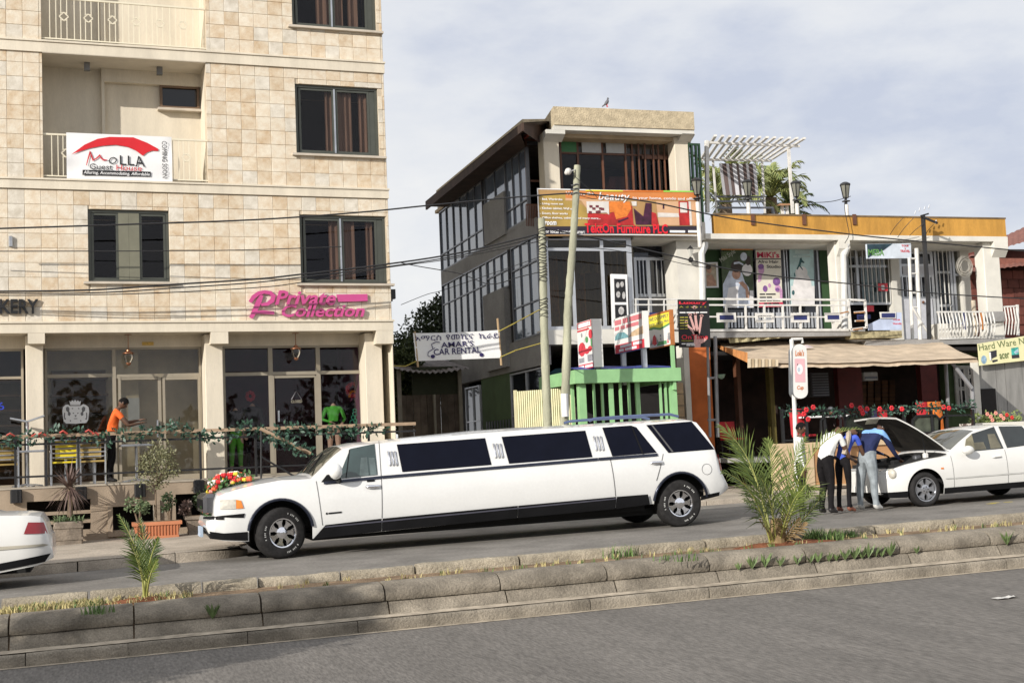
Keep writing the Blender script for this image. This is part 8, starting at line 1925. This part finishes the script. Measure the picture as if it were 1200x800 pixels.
# flower bed by the grey metal wall
fb = thing('flower_planter', 'long pale planter on the pavement behind the right-hand car', 'planter', at(1170, 500, 26)); r = Plane(0,26).rect(1140, 494, 1230, 503, 0); bx('box', M_WHITE, fb, (r[0], r[1], 26, 26.5, r[2]-.5, r[3]))
t = thing('flowering_plant', 'leafy plant with pink and red blooms in the pale planter by the metal wall', 'plant', at(1165, 495, 26.2)); b = MB()
for k in range(900): p = at(rp_.uniform(1139,1196), 495-rp_.random()**1.5*(8+5*math.sin(k)), 26.1+.3*rp_.random()); leaf_spray(b, p, 1, .05, .07, rp_)
b.build('leaves', pm('fresh_leaf', (.20,.25,.08), rough=.6, var=.4, vscale=12), t)
for x, y, m in ((1157,485,3),(1161,488,3),(1167,484,3),(1173,487,3),(1180,486,0),(1176,490,3),(1163,492,3),(1186,489,0)):
    b = MB(); c = at(x, y, 26.0)
    for k in range(6): b.ball(c+Vector((.03*math.cos(k*1.05),0,.03*math.sin(k*1.05))), .022, 6, 4)
    b.build('flower', fl_m[m], t)

# trees
def tree(name, label, base, tips, n, leaf, lm, spread, trunk_r=.18, group=None):
    """tapered trunk, limbs to a set of clump centres (x, y, z, radius), leaves through the clumps"""
    t = thing(name, label, 'tree', base, group=group); B_ = Vector(base); b = MB(); fork = B_.lerp(Vector(tips[0][:3]), .45)
    b.tube([B_, B_.lerp(fork, .5)+Vector((.05,0,0)), fork], [trunk_r, trunk_r*.8, trunk_r*.6], 10)
    for q in tips: c = Vector(q[:3]); m_ = fork.lerp(c, .5)+Vector((0,0,.1)); b.tube([fork, m_, c], [trunk_r*.45, trunk_r*.25, .02], 6)
    b.build('trunk', M_BARK, t)
    b = MB(); w_ = [q[3]**2 for q in tips]
    for k in range(n):
        q = rp_.choices(tips, w_)[0]; d = Vector((rp_.gauss(0,1), rp_.gauss(0,1), rp_.gauss(0,1))).normalized(); f = rp_.random()**.45; c = Vector(q[:3])+d*q[3]*f*(.75+.35*noise.noise(d*2.2+Vector(q[:3])))
        leaf_spray(b, c, 3, leaf*.8, leaf, rp_)
    b.build('crown', lm, t); return t
M_TREEL = pm('dark_tree_leaf', (.03,.05,.018), rough=.6, var=.5, vscale=2, col2=(.06,.09,.03))
M_TREEL2 = pm('mid_tree_leaf', (.05,.085,.025), rough=.6, var=.5, vscale=2, col2=(.12,.15,.05))
def tp_(px, py, Y, r_): p = at(px, py, Y); return (p.x, p.y, p.z, r_)
tree('broadleaf_tree', 'dark evergreen tree rising behind the rental banner in the gap', (at(500,500,42).x, 42, .4), [tp_(505,392,42,1.3), tp_(515,372,42,.9), tp_(497,410,42,1.1), tp_(517,355,42,.45), tp_(484,420,42,1.0), tp_(512,430,42,1.4), tp_(488,455,42,1.3), tp_(470,445,41.5,.8)], 3800, .13, M_TREEL, 1)
tree('broadleaf_tree', 'shorter dark tree right beside the tiled building corner', (at(470,510,38).x, 38, .4), [tp_(468,412,38,.8), tp_(476,425,38,.8), tp_(463,440,38,.9), tp_(472,470,38,1.1), tp_(459,480,38,1.0)], 2600, .11, M_TREEL2, 1)
def palm_tree(label, px, py, Y, n, ln, seed, mats=None):
    c = at(px, py, Y); r = random.Random(seed); t = thing('palm_tree', label, 'palm', (c.x, Y, 1.0)); b = MB(); b.tube([Vector((c.x,Y,1)), Vector((c.x+.1,Y,c.z*.5)), c], [.3,.24,.2], 10); b.build('trunk', M_BARK, t)
    for k in range(n):
        a = 6.283*k/n+r.uniform(-.2,.2); e_ = r.uniform(.1,1.25); d = Vector((math.cos(a)*math.cos(e_), math.sin(a)*math.cos(e_)*.8, math.sin(e_))); L_ = ln*r.uniform(.8,1.15)
        P_ = [c, c+d*L_*.45+Vector((0,0,.15)), c+d*L_*.85+Vector((0,0,-.05)), c+d*L_*1.05+Vector((0,0,-L_*.45*math.cos(e_)))]
        frond(P_, L_*.30, 26, mats or [M_PALMF, M_RIB], t, r=r, droop=.6, wid=.05, rad=.03, up=Vector((0,-.1,1)))
M_PALMF = pm('roof_palm_leaflet', (.17,.23,.06), rough=.5, var=.3, vscale=3, col2=(.34,.36,.14))
palm_tree('feathery palm tree behind the striped sunshade on the roof', 850, 240, 37, 22, 2.0, 4)
palm_tree('feathery palm tree right of the striped sunshade with drooping fronds', 903, 232, 37.5, 26, 1.75, 9)
palm_tree('darker palm tree low behind the roof parapet near the second lamp', 927, 250, 39, 18, 1.2, 12, [M_PALMD, M_RIB])
# trees on the other side of the street, behind the camera: the windows mirror them
b = MB()
for k in range(46):
    cx = -46+k*2.6+rp_.uniform(-1,1); cy = -16+rp_.uniform(-3,2); h = rp_.uniform(3.5,7.5)*(1 if rp_.random() < .8 else .5)
    b.tube([(cx,cy,-1),(cx+.2,cy,h*.6)], [.2,.1], 6)
    for q in range(260):
        d = Vector((rp_.gauss(0,1), rp_.gauss(0,1), rp_.gauss(0,1))).normalized()*rp_.random()**.4; leaf_spray(b, (cx+d.x*1.9, cy+d.y*1.6, h*.62+d.z*h*.42), 1, .2, .55, rp_)
tag(b.build('trees', M_TREEL, None), kind='stuff')

# ------------------------------------------------------------------ people
M_SKIN = pm('dark_skin', (.105,.052,.03), rough=.5, var=.1, vscale=10); M_HAIR = pm('black_hair', (.008,.007,.007), rough=.9, spec=.15)
M_EYEW = pm('eye_white', (.5,.48,.45), rough=.3)
M_SHOEB = pm('black_shoe', (.02,.018,.018), rough=.4); M_SHOEW = pm('white_shoe', (.5,.5,.48), rough=.6); M_SHOER = pm('tan_shoe', (.20,.07,.04), rough=.6)
def ev_mesh(ob):
    dg = bpy.context.evaluated_depsgraph_get(); dg.update(); me = bpy.data.meshes.new_from_object(ob.evaluated_get(dg)); return me
def rotv(p, c, ang, ax='Y'): return Matrix.Rotation(ang, 3, ax) @ (Vector(p)-Vector(c)) + Vector(c)
def person(label, pos, heading, pose, cloth, height=1.6, head=True, voxel=.0125, hair='short', group=None, name='person', cat='person', cap=None, skin=None):
    """pose: lean, twist, head pitch, arm targets, leg targets, in metres for a 1.75 m figure; x forward, y left, z up"""
    sc_ = height/1.75; J = {}
    J['pelvis'] = Vector((0,0,.95)); pel = J['pelvis']
    lean = pose.get('lean', 0)
    up_ = dict(waist=(0,0,1.10), chest=(0,0,1.31), nb=(0,0,1.47), neck=(.015,0,1.545), head=(.03,0,1.64), shl=(0,.175,1.42), shr=(0,-.175,1.42))
    for k, p in up_.items():
        f = .55 if k == 'waist' else 1.0; J[k] = rotv(p, pel, lean*f)
    if 'nod' in pose:
        for k in ('neck', 'head'): J[k] = rotv(J[k], J['nb'], pose['nod'])
    up_dir = (J['nb']-J['chest']).normalized()
    for s_, y in (('l', 1), ('r', -1)):
        J['hip'+s_] = Vector((0, .085*y, .90)); d = pose.get('leg'+s_, {})
        J['kn'+s_] = Vector(d.get('kn', (.01, .10*y, .49))); J['an'+s_] = Vector(d.get('an', (-.03, .11*y, .085)))
        J['he'+s_] = J['an'+s_]+Vector((-.05,0,-.045)); J['to'+s_] = J['an'+s_]+Vector(d.get('to', (.15, .03*y, -.05)))
        a = pose.get('arm'+s_, {})
        J['el'+s_] = Vector(a.get('el', J['sh'+s_]+Vector((-.02, .05*y, -.28)))); J['wr'+s_] = Vector(a.get('wr', J['el'+s_]+Vector((.07, 0, -.25))))
    V = []; E = []; Rr = []; idx = {}; SEG = []
    def vtx(n, p, r): idx[n] = len(V); V.append(Vector(p)*sc_); Rr.append(r*sc_)
    def edge(a, b_, lab): E.append((idx[a], idx[b_])); SEG.append((V[idx[a]], V[idx[b_]], lab))
    bulk = pose.get('bulk', 1.0); lw = pose.get('legw', 1.0)
    vtx('pelvis', J['pelvis'], .128*bulk); vtx('waist', J['waist'], .118*bulk); vtx('chest', J['chest'], .138*bulk); vtx('nb', J['nb'], .078); vtx('neck', J['neck'], .052)
    edge('pelvis','waist','hip'); edge('waist','chest','top'); edge('chest','nb','top'); edge('nb','neck','neck')
    for s_ in 'lr':
        y = 1 if s_ == 'l' else -1
        vtx('hip'+s_, J['hip'+s_], .10*lw); vtx('th'+s_, J['hip'+s_].lerp(J['kn'+s_], .4), .088*lw); vtx('kn'+s_, J['kn'+s_], .060*lw); vtx('ca'+s_, J['kn'+s_].lerp(J['an'+s_], .35)+Vector((-.015,0,0)), .058*lw); vtx('an'+s_, J['an'+s_], .043*max(1, lw*.95)); vtx('he'+s_, J['he'+s_], .036); vtx('to'+s_, J['to'+s_], .034)
        edge('pelvis','hip'+s_,'leg'); edge('hip'+s_,'th'+s_,'leg'); edge('th'+s_,'kn'+s_,'leg'); edge('kn'+s_,'ca'+s_,'leg'); edge('ca'+s_,'an'+s_,'leg'); edge('an'+s_,'he'+s_,'shoe'); edge('an'+s_,'to'+s_,'shoe')
        vtx('sh'+s_, J['sh'+s_], .066*bulk); vtx('ua'+s_, J['sh'+s_].lerp(J['el'+s_], .45), .052*bulk); vtx('el'+s_, J['el'+s_], .041); vtx('fa'+s_, J['el'+s_].lerp(J['wr'+s_], .4), .038); vtx('wr'+s_, J['wr'+s_], .027)
        edge('chest','sh'+s_,'top'); edge('sh'+s_,'ua'+s_,'sleeve'); edge('ua'+s_,'el'+s_,'fore0'); edge('el'+s_,'fa'+s_,'fore'); edge('fa'+s_,'wr'+s_,'fore')
        d = (J['wr'+s_]-J['el'+s_]).normalized(); sd_ = d.cross(Vector((0,0,1))); sd_ = sd_.normalized() if sd_.length > .1 else Vector((0,1,0)); nn = sd_.cross(d).normalized()
        vtx('pa'+s_, J['wr'+s_]+d*.075, .030); edge('wr'+s_,'pa'+s_,'hand')
        for k, (o, l_) in enumerate(((-.030,.062),(-.010,.075),(.010,.070),(.030,.055))):
            p0 = J['wr'+s_]+d*.095+sd_*o; vtx(f'f{k}a'+s_, p0, .0105); vtx(f'f{k}b'+s_, p0+d*l_*.55-nn*l_*.12, .010); vtx(f'f{k}c'+s_, p0+d*l_*.85-nn*l_*.45, .009); edge('pa'+s_,f'f{k}a'+s_,'hand'); edge(f'f{k}a'+s_,f'f{k}b'+s_,'hand'); edge(f'f{k}b'+s_,f'f{k}c'+s_,'hand')
        p0 = J['wr'+s_]+d*.05+sd_*-.035*y; vtx('tha'+s_, p0, .0125); vtx('thb'+s_, p0+d*.05-sd_*.025*y-nn*.01, .010); edge('wr'+s_,'tha'+s_,'hand'); edge('tha'+s_,'thb'+s_,'hand')
    me = bpy.data.meshes.new('body'); me.from_pydata([tuple(p) for p in V], E, []); ob = bpy.data.objects.new('body', me); COL.objects.link(ob)
    md = ob.modifiers.new('skin', 'SKIN'); md.use_smooth_shade = True; md.branch_smoothing = .4
    if not me.skin_vertices: me.skin_vertices.new()
    for i, r in enumerate(Rr):
        sv = me.skin_vertices[0].data[i]; sv.radius = (r, r); sv.use_root = (i == 0)
    ob.modifiers.new('sub', 'SUBSURF').levels = 1
    m1 = ev_mesh(ob); bm_ = bmesh.new(); bm_.from_mesh(m1)
    hd = J['head']*sc_; hax = (J['head']-J['neck']).normalized(); fx = Vector((1,0,0)); fx = (fx-hax*fx.dot(hax)).normalized(); fx = Matrix.Rotation(pose.get('turn', 0), 3, hax) @ fx; fy = hax.cross(fx)
    def hpt(x, y, z): return hd + (fx*x+fy*y+hax*z)*sc_
    if head:
        nu, nv = 20, 14; vs = []
        for i in range(nv+1):
            th = math.pi*i/nv
            for j in range(nu):
                ph = 2*math.pi*j/nu; x, y, z = math.sin(th)*math.cos(ph), math.sin(th)*math.sin(ph), math.cos(th)
                X, Y_, Z = x*.098, y*.076, z*.118
                if z < 0: k_ = 1+z*.32*(1.0 if x < .3 else .75); X *= k_ + (.06 if x > .5 else 0); Y_ *= k_
                if x > .7 and -.35 < z < .12: X += .022*max(0, 1-abs(y)/.26)*(1-abs(z+.13)/.26 if abs(z+.13) < .26 else 0)
                if x > .5 and .02 < z < .28 and .2 < abs(y) < .55: X -= .010
                if x > .7 and -.62 < z < -.42: X += .006
                if x < -.2 and z > -.3: X *= 1.05
                vs.append(hpt(X, Y_, Z))
        bv = [bm_.verts.new(p) for p in vs]
        for i in range(nv):
            for j in range(nu):
                q = [bv[i*nu+j], bv[(i+1)*nu+j], bv[(i+1)*nu+(j+1) % nu], bv[i*nu+(j+1) % nu]]
                try: bm_.faces.new(q)
                except ValueError: pass
        for y in (-1, 1):
            M_ = Matrix.Translation(hpt(-.005, .077*y, -.005)) @ Matrix.Diagonal((.016*sc_, .012*sc_, .030*sc_, 1)); bmesh.ops.create_uvsphere(bm_, u_segments=8, v_segments=6, radius=1, matrix=M_)
    SEG.append((hd, hd, 'neck'))
    bm_.to_mesh(m1); bm_.free(); ob2 = bpy.data.objects.new('body', m1); COL.objects.link(ob2)
    rm = ob2.modifiers.new('remesh', 'REMESH'); rm.mode = 'VOXEL'; rm.voxel_size = voxel*sc_; rm.use_smooth_shade = True
    sm_ = ob2.modifiers.new('smooth', 'SMOOTH'); sm_.factor = .5; sm_.iterations = 2
    m2 = ev_mesh(ob2); bpy.data.objects.remove(ob); bpy.data.objects.remove(ob2)
    labs = list(cloth.keys()); mats = []; mi = {}
    for k, m in cloth.items():
        if m not in mats: mats.append(m)
        mi[k] = mats.index(m)
    for m in mats: m2.materials.append(m)
    hem = pose.get('hem', .0)
    for p in m2.polygons:
        c = p.center; best = 1e9; lab = 'top'
        for a, b_, l_ in SEG:
            ab = b_-a; t = 0 if ab.length_squared == 0 else max(0, min(1, (c-a).dot(ab)/ab.length_squared)); d = (c-(a+ab*t)).length
            if l_ == 'neck' and ab.length == 0: d -= .05*sc_
            if d < best: best = d; lab = l_; tt = t
        p.material_index = mi.get(lab, mi['top'])
    m2.polygons.foreach_set('use_smooth', [True]*len(m2.polygons))
    t = thing(name, label, cat, pos, (0, 0, heading), group=group)
    o = bpy.data.objects.new('body', m2); COL.objects.link(o); adopt(o, t); WM[o.name] = wm(t)
    Mx = wm(t)
    if head:
        if hair:
            b = MB(Mx); nu, nv = 20, 9; vs = []
            for i in range(nv+1):
                th = 1.75*i/nv
                for j in range(nu):
                    ph = 2*math.pi*j/nu; x, y, z = math.sin(th)*math.cos(ph), math.sin(th)*math.sin(ph), math.cos(th); lim = 1.02 if x > .2*math.sin(th) and abs(ph) < 9 else 1
                    if x > .35: z = max(z, .52); 
                    vs.append(hpt(x*.104, y*.081, z*.124+.002))
            b.add(vs, [(i*nu+j, (i+1)*nu+j, (i+1)*nu+(j+1) % nu, i*nu+(j+1) % nu) for i in range(nv) for j in range(nu)]); b.build('hair', M_HAIR, t, smooth=180)
        for y in (-.031, .031):
            b = MB(Mx); b.ball(hpt(.083, y, .012), (.010*sc_, .013*sc_, .008*sc_), 8, 6); b.build('eye', M_EYEW, t); b = MB(Mx); b.ball(hpt(.091, y, .012), .006*sc_, 6, 4); b.build('pupil', M_HAIR, t)
        b = MB(Mx); b.tube([hpt(.094,-.024,-.062), hpt(.101,0,-.060), hpt(.094,.024,-.062)], .006*sc_, 5); b.build('mouth', pm('lip', (.10,.035,.03), rough=.5), t)
        if cap:
            b = MB(Mx); vs = []
            for i in range(7):
                for j in range(20): th = 1.45*i/6; ph = 6.283*j/20; vs.append(hpt(math.sin(th)*math.cos(ph)*.110, math.sin(th)*math.sin(ph)*.088, math.cos(th)*.128+.012))
            b.add(vs, [(i*20+j, (i+1)*20+j, (i+1)*20+(j+1) % 20, i*20+(j+1) % 20) for i in range(6) for j in range(20)]); b.add([hpt(.09,-.07,.04), hpt(.19,-.05,.02), hpt(.19,.05,.02), hpt(.09,.07,.04)], [(0,1,2,3)]); b.build('cap', cap, t, smooth=60)
    return t, hpt, J, sc_
def C_(top, leg, shoe, sleeve='short', skin=None, hip=None):
    s = skin or M_SKIN
    d = dict(top=top, hip=hip or top, leg=leg, shoe=shoe, neck=s, hand=s, sleeve=top, fore0=top, fore=top)
    if sleeve == 'short': d['fore0'] = s; d['fore'] = s
    if sleeve == 'none': d['sleeve'] = s; d['fore0'] = s; d['fore'] = s
    return d
M_OR = pm('orange_shirt', (.72,.12,.015), rough=.8, var=.12, vscale=8); M_BKT = pm('black_trousers', (.012,.011,.012), rough=.9, var=.3, vscale=6, spec=.12)
M_WSH = pm('white_shirt', (.70,.70,.68), rough=.8, var=.06, vscale=8); M_BLUT = pm('blue_top', (.05,.10,.52), rough=.8, var=.12, vscale=8)
M_JEAN = pm('grey_jeans', (.24,.27,.29), rough=.9, var=.22, vscale=8); M_NAVY = pm('navy_jacket', (.018,.025,.075), rough=.8, var=.2, vscale=6, spec=.2); M_LBLUE = pm('light_blue_jacket', (.20,.40,.72), rough=.7, var=.1, vscale=6)
M_BEIGE = pm('beige_scarf', (.42,.35,.27), rough=.9, var=.15)
fz = zF+.013
# man in orange bending over the terrace rail
p = LB.p(131, 563, vr+.42)
person('man in an orange shirt and black trousers leaning forward over the cafe terrace garland', (p.x, p.y, fz), R(2), dict(lean=.25, nod=.3, bulk=1.16, arml=dict(el=(.34,.24,1.20), wr=(.56,.16,1.24)), armr=dict(el=(.32,-.24,1.12), wr=(.55,-.14,1.17)), legl=dict(kn=(.04,.10,.49)), legr=dict(kn=(-.02,-.10,.49), an=(-.08,-.11,.085))), C_(M_OR, M_BKT, M_SHOEB), 1.62)
def at_ground(px, py, Y): p = at(px, py, Y); return (p.x, Y, road_far(p.x)+.002)
# people round the open bonnet
pz = at_ground(941, 590, 19.6)
person('young man in a white shirt half hidden by the large palm, looking to the right', pz, R(-25), dict(lean=.02, legw=1.05, turn=R(-15)), C_(M_WSH, M_BKT, M_SHOEB, 'long'), 1.50)
pz = at_ground(970, 601, 18.92)
person('man in a loose white shirt and black trousers stooping towards the engine', pz, R(18), dict(lean=.52, nod=.75, bulk=1.05, legw=1.15, arml=dict(el=(.42,.20,1.00), wr=(.62,.14,.92)), armr=dict(el=(.40,-.20,.98), wr=(.62,-.12,.92)), legl=dict(kn=(.06,.10,.49)), legr=dict(kn=(.02,-.10,.49))), C_(M_WSH, M_BKT, M_SHOEB), 1.62)
pz = at_ground(991, 599.5, 18.98)
t, hpt, J, s_ = person('slim person in a blue top, beige scarf and black trousers leaning over the engine', pz, R(25), dict(lean=.48, nod=.85, bulk=.92, legw=.85, arml=dict(el=(.40,.20,1.02), wr=(.58,.12,.98)), armr=dict(el=(.38,-.20,1.02), wr=(.56,-.12,.98))), C_(M_BLUT, M_BKT, M_SHOER), 1.58)
Mx = wm(t)
for y in (-1, 1):
    b = MB(Mx); P_ = [Vector(q)*s_ for q in (J['nb']+Vector((-.07,.05*y,.03)), J['chest']+Vector((-.09,.13*y,.10)), J['waist']+Vector((-.11,.135*y,.08)), J['pelvis']+Vector((-.12,.12*y,.10)))]; Q = [bez(P_, i/10) for i in range(11)]
    for i in range(10): b.bar(Q[i], Q[i+1], .075*s_, .05*s_, up=(1,0,0))
    b.build('scarf', M_BEIGE, t)
pz = at_ground(1019, 598, 19.0)
t, hpt, J, s_ = person('man in a navy and light blue jacket and grey jeans bending under the raised bonnet', pz, R(22), dict(lean=.60, nod=.95, bulk=1.18, legw=1.22, arml=dict(el=(.52,.22,1.02), wr=(.72,.16,.95)), armr=dict(el=(.50,-.24,.96), wr=(.70,-.18,.86)), legl=dict(kn=(.0,.14,.49), an=(-.02,.17,.085)), legr=dict(kn=(.0,-.13,.49), an=(-.02,-.16,.085))), C_(M_NAVY, M_JEAN, M_SHOEW, 'long'), 1.66)
body = [o for o in KIDS[t.name] if o.name.startswith('body')][0]; me = body.data; me.materials.append(M_LBLUE); k = len(me.materials)-1; up_ = (J['nb']-J['pelvis']).normalized()
for pl_ in me.polygons:
    if me.materials[pl_.material_index] == M_NAVY:
        h = ((pl_.center/s_)-J['pelvis']).dot(up_)
        if h > .40-.6*(pl_.center.x/s_-.15)*0: pl_.material_index = k
# woman in the kiosk and people sitting in the cafe
kp = at(764, 490, KY+1.0)
person('woman in a pale turquoise top sitting inside the green kiosk', (kp.x, KY+1.0, kz-.20), R(160), dict(lean=.1, legl=dict(kn=(.42,.12,.92), an=(.42,.12,.5)), legr=dict(kn=(.42,-.12,.92), an=(.42,-.12,.5))), C_(pm('turquoise_top', (.25,.50,.52), rough=.8), M_BKT, M_SHOEB), 1.45)
kp = at(972, 492, 26.5)
person('seated person in a dark shirt and peaked cap behind the cafe railing', (kp.x, 26.5, zt-.78), R(-80), dict(lean=.05, legl=dict(kn=(.42,.12,.95), an=(.40,.12,.55)), legr=dict(kn=(.42,-.12,.95), an=(.40,-.12,.55))), C_(pm('dark_shirt', (.06,.05,.06), rough=.8), M_BKT, M_SHOEB), 1.55, cap=M_ALUD)
kp = at(1014, 495, 26.55)
person('seated person in a faded blue jacket with back to the cafe railing', (kp.x, 26.6, zt-.80), R(75), dict(lean=.1, bulk=1.1, legl=dict(kn=(.42,.12,.95), an=(.40,.12,.55)), legr=dict(kn=(.42,-.12,.95), an=(.40,-.12,.55))), C_(pm('faded_blue_jacket', (.14,.17,.32), rough=.8, var=.2), M_BKT, M_SHOEB, 'long'), 1.50)
# ------------------------------------------------------------------ shop mannequins
M_MANQ = pm('mannequin_skin', (.62,.45,.32), rough=.4, var=.03); M_GRJ = pm('bright_green_jacket', (.10,.55,.06), rough=.7, var=.08); M_BKD = pm('black_dress', (.013,.012,.014), rough=.9, spec=.15); M_TEALP = pm('teal_embroidery', (.04,.38,.34), rough=.6, var=.4, vscale=25, col2=(.05,.5,.2))
def manq(px, v, label, cloth, pose, h=1.55, **k):
    u, _ = LB.uz(px, 500, v); p = LM @ Vector((u, v, 0)); return person(label, (p.x, p.y, fz+.1), R(-90+2.9), pose, cloth, h, head=False, name='mannequin', cat='mannequin', **k)
manq(391, vG+.55, 'headless mannequin in a bright green jacket and black skirt in the boutique window', C_(M_GRJ, M_MANQ, M_MANQ, 'long', M_MANQ, M_BKD), dict(bulk=1.0, arml=dict(el=(.02,.28,1.15), wr=(.22,.16,1.05)), armr=dict(el=(-.02,-.28,1.15), wr=(.18,-.12,1.08))))
t, hpt, J, s_ = manq(414.5, vG+.6, 'mannequin in a black dress with turquoise embroidery and a red flower hat', C_(M_BKD, M_BKD, M_BKD, 'long', M_BKD), dict(bulk=1.0, legw=1.3), 1.62)
Mx = wm(t); b = MB(Mx)
for k, (x, y, z, rr_) in enumerate(((.155,0,1.28,.04),(.16,0,1.20,.05),(.16,.035,1.12,.05),(.16,-.035,1.12,.05),(.165,.07,1.0,.06),(.165,-.07,1.0,.06),(.165,0,1.04,.04),(.165,.09,.88,.06),(.165,-.09,.88,.06),(.165,.04,.80,.05),(.165,-.04,.80,.05),(.165,.1,.74,.05),(.165,-.1,.74,.05))):
    c = Vector((x, y, z))*s_; rr_ *= s_; b.tube([c+Vector((0, rr_*math.cos(a*.7), rr_*math.sin(a*.7))) for a in range(10)], .009, 5)
b.build('embroidery', M_TEALP, t)
b = MB(Mx)
for k in range(14): a = k*.45; b.ball((J['neck']*s_)+Vector((.02,.12*math.cos(a),.20+.13*math.sin(a))), .05, 6, 4)
b.build('flower_hat', inkm('hat_red', (.45,.015,.03)), t)
b = MB(Mx)
for k in range(9): a = math.pi*k/8; b.ball((J['neck']*s_)+Vector((.05,.09*math.cos(a),.06+.11*math.sin(a))), .03, 6, 4)
b.build('flower_band', inkm('hat_orange', (.65,.22,.03)), t)
t, hpt, J, s_ = manq(276, vG+.6, 'mannequin in a dark top and lime green trousers by the left boutique pane', C_(pm('charcoal_top', (.03,.03,.032), rough=.8), pm('lime_trousers', (.13,.50,.05), rough=.8), M_MANQ, 'long', M_MANQ), dict(legw=1.25), 1.5)
t, hpt, J, s_ = manq(296, vG+1.0, 'mannequin in charcoal with a red flower behind the left boutique pane', C_(pm('charcoal_top', (.03,.03,.032), rough=.8), M_BKD, M_BKD, 'long', M_MANQ), dict(), 1.62)
b = MB(wm(t))
for k in range(8): a = k*.8; b.ball((J['neck']*s_)+Vector((.02,-.04+.07*math.cos(a),.14+.08*math.sin(a))), .045, 6, 4)
b.build('flower', inkm('hat_red', (.45,.015,.03)), t)
# ------------------------------------------------------------------ terrace furniture
M_YSEAT = pm('yellow_seat', (.70,.55,.02), rough=.5, var=.05); M_MSEAT = pm('maroon_seat', (.16,.03,.04), rough=.5); M_OSEAT = pm('ochre_seat', (.30,.21,.06), rough=.6)
def tchair(px, v, ang, m, label):
    u, _ = LB.uz(px, 550, v); t = thing('terrace_chair', label, 'chair', LM @ Vector((u, v, fz)), (0,0,R(2.9)+ang), group='metal chairs on the cafe terrace'); Mx = wm(t); w2, d2 = .25, .24
    b = MB(Mx); b.bbox(-w2, w2, -d2, d2, .40, .43, .012); b.build('seat', m, t)
    for x in (-1, 1):
        for y in (-1, 1): b = MB(Mx); b.tube([(x*w2, y*d2*1.05, 0), (x*w2*1.0, y*d2, .40), (x*w2, y*d2*.98, .60 if y < 0 else .82)], .017, 6); b.build('leg', M_STEEL, t)
        b = MB(Mx); b.tube([(x*w2, -d2*.98, .60), (x*w2*1.06, 0, .625), (x*w2, d2*.98, .61)], .018, 6); b.build('armrest', M_STEEL, t)
    for z in (.50, .58, .66, .74, .81):
        b = MB(Mx); b.tube([(-w2, d2*.98, z), (-w2*.5, d2*1.15, z), (w2*.5, d2*1.15, z), (w2, d2*.98, z)], .014, 6); b.build('back_slat', M_STEEL, t)
    b = MB(Mx); b.box(-w2*.72, w2*.72, d2*1.02, d2*1.1, .47, .80); b.build('backrest', m, t)
tchair(77, -.95, R(180), M_YSEAT, 'metal terrace chair with a bright yellow back and seat')
tchair(94, -.8, R(180), M_MSEAT, 'metal terrace chair with a maroon back beside the yellow one')
tchair(109, -1.0, R(170), M_OSEAT, 'metal terrace chair with an ochre back next to the man in orange')
tchair(3, -1.0, R(185), M_OSEAT, 'metal terrace chair cut by the left edge of the picture')
def ttable(px, v, htop, label):
    u, _ = LB.uz(px, 550, v); t = thing('bistro_table', label, 'table', LM @ Vector((u, v, fz)), (0,0,R(2.9)), group='steel pedestal tables on the cafe terrace'); Mx = wm(t)
    b = MB(Mx); b.lathe([(.028,.02),(.028,htop)], 10); b.build('pedestal', M_STEEL, t)
    b = MB(Mx); b.bbox(-.30,.30,-.30,.30,htop-.0,htop+.035,.012); b.build('tabletop', M_STEEL, t)
    for k in range(4): b = MB(Mx); a = k*math.pi/2+.4; b.bar((0,0,.05),(.28*math.cos(a),.28*math.sin(a),.015), .05, .025); b.build('foot', M_STEEL, t)
ttable(32, -.85, .62, 'steel pedestal table in front of the left column')
ttable(160, -.9, .66, 'steel pedestal table right of the man in orange')
b_ = LB.uz(32, 500, -.2)[0]; t = thing('bistro_table', 'tall steel stand table with an angled top by the left column', 'table', LM @ Vector((b_, -.2, fz)), (0,0,R(2.9)))
b = MB(wm(t)); b.lathe([(.03,0),(.03,1.22)], 10); b.build('pedestal', M_STEEL, t); b = MB(wm(t)); b.bar((-.3,0,1.27),(.0,0,1.20),.4,.03); b.bar((.0,0,1.20),(.3,0,1.30),.4,.03); b.build('tabletop', M_STEEL, t)

# unseen tree added on the near side, left of view, to shade the median
tree('shade_tree', 'leafy unseen tree added outside the left edge to shade the median', (-6.6, 7.2, -.1), [(-6.6,7.4,3.6,1.2), (-5.7,7.8,3.3,1.0), (-7.4,7.6,3.5,1.0), (-6.3,7.9,2.9,1.0), (-6.9,7.0,4.3,1.0), (-5.2,8.0,3.0,.8)], 2600, .16, M_TREEL2, .14)
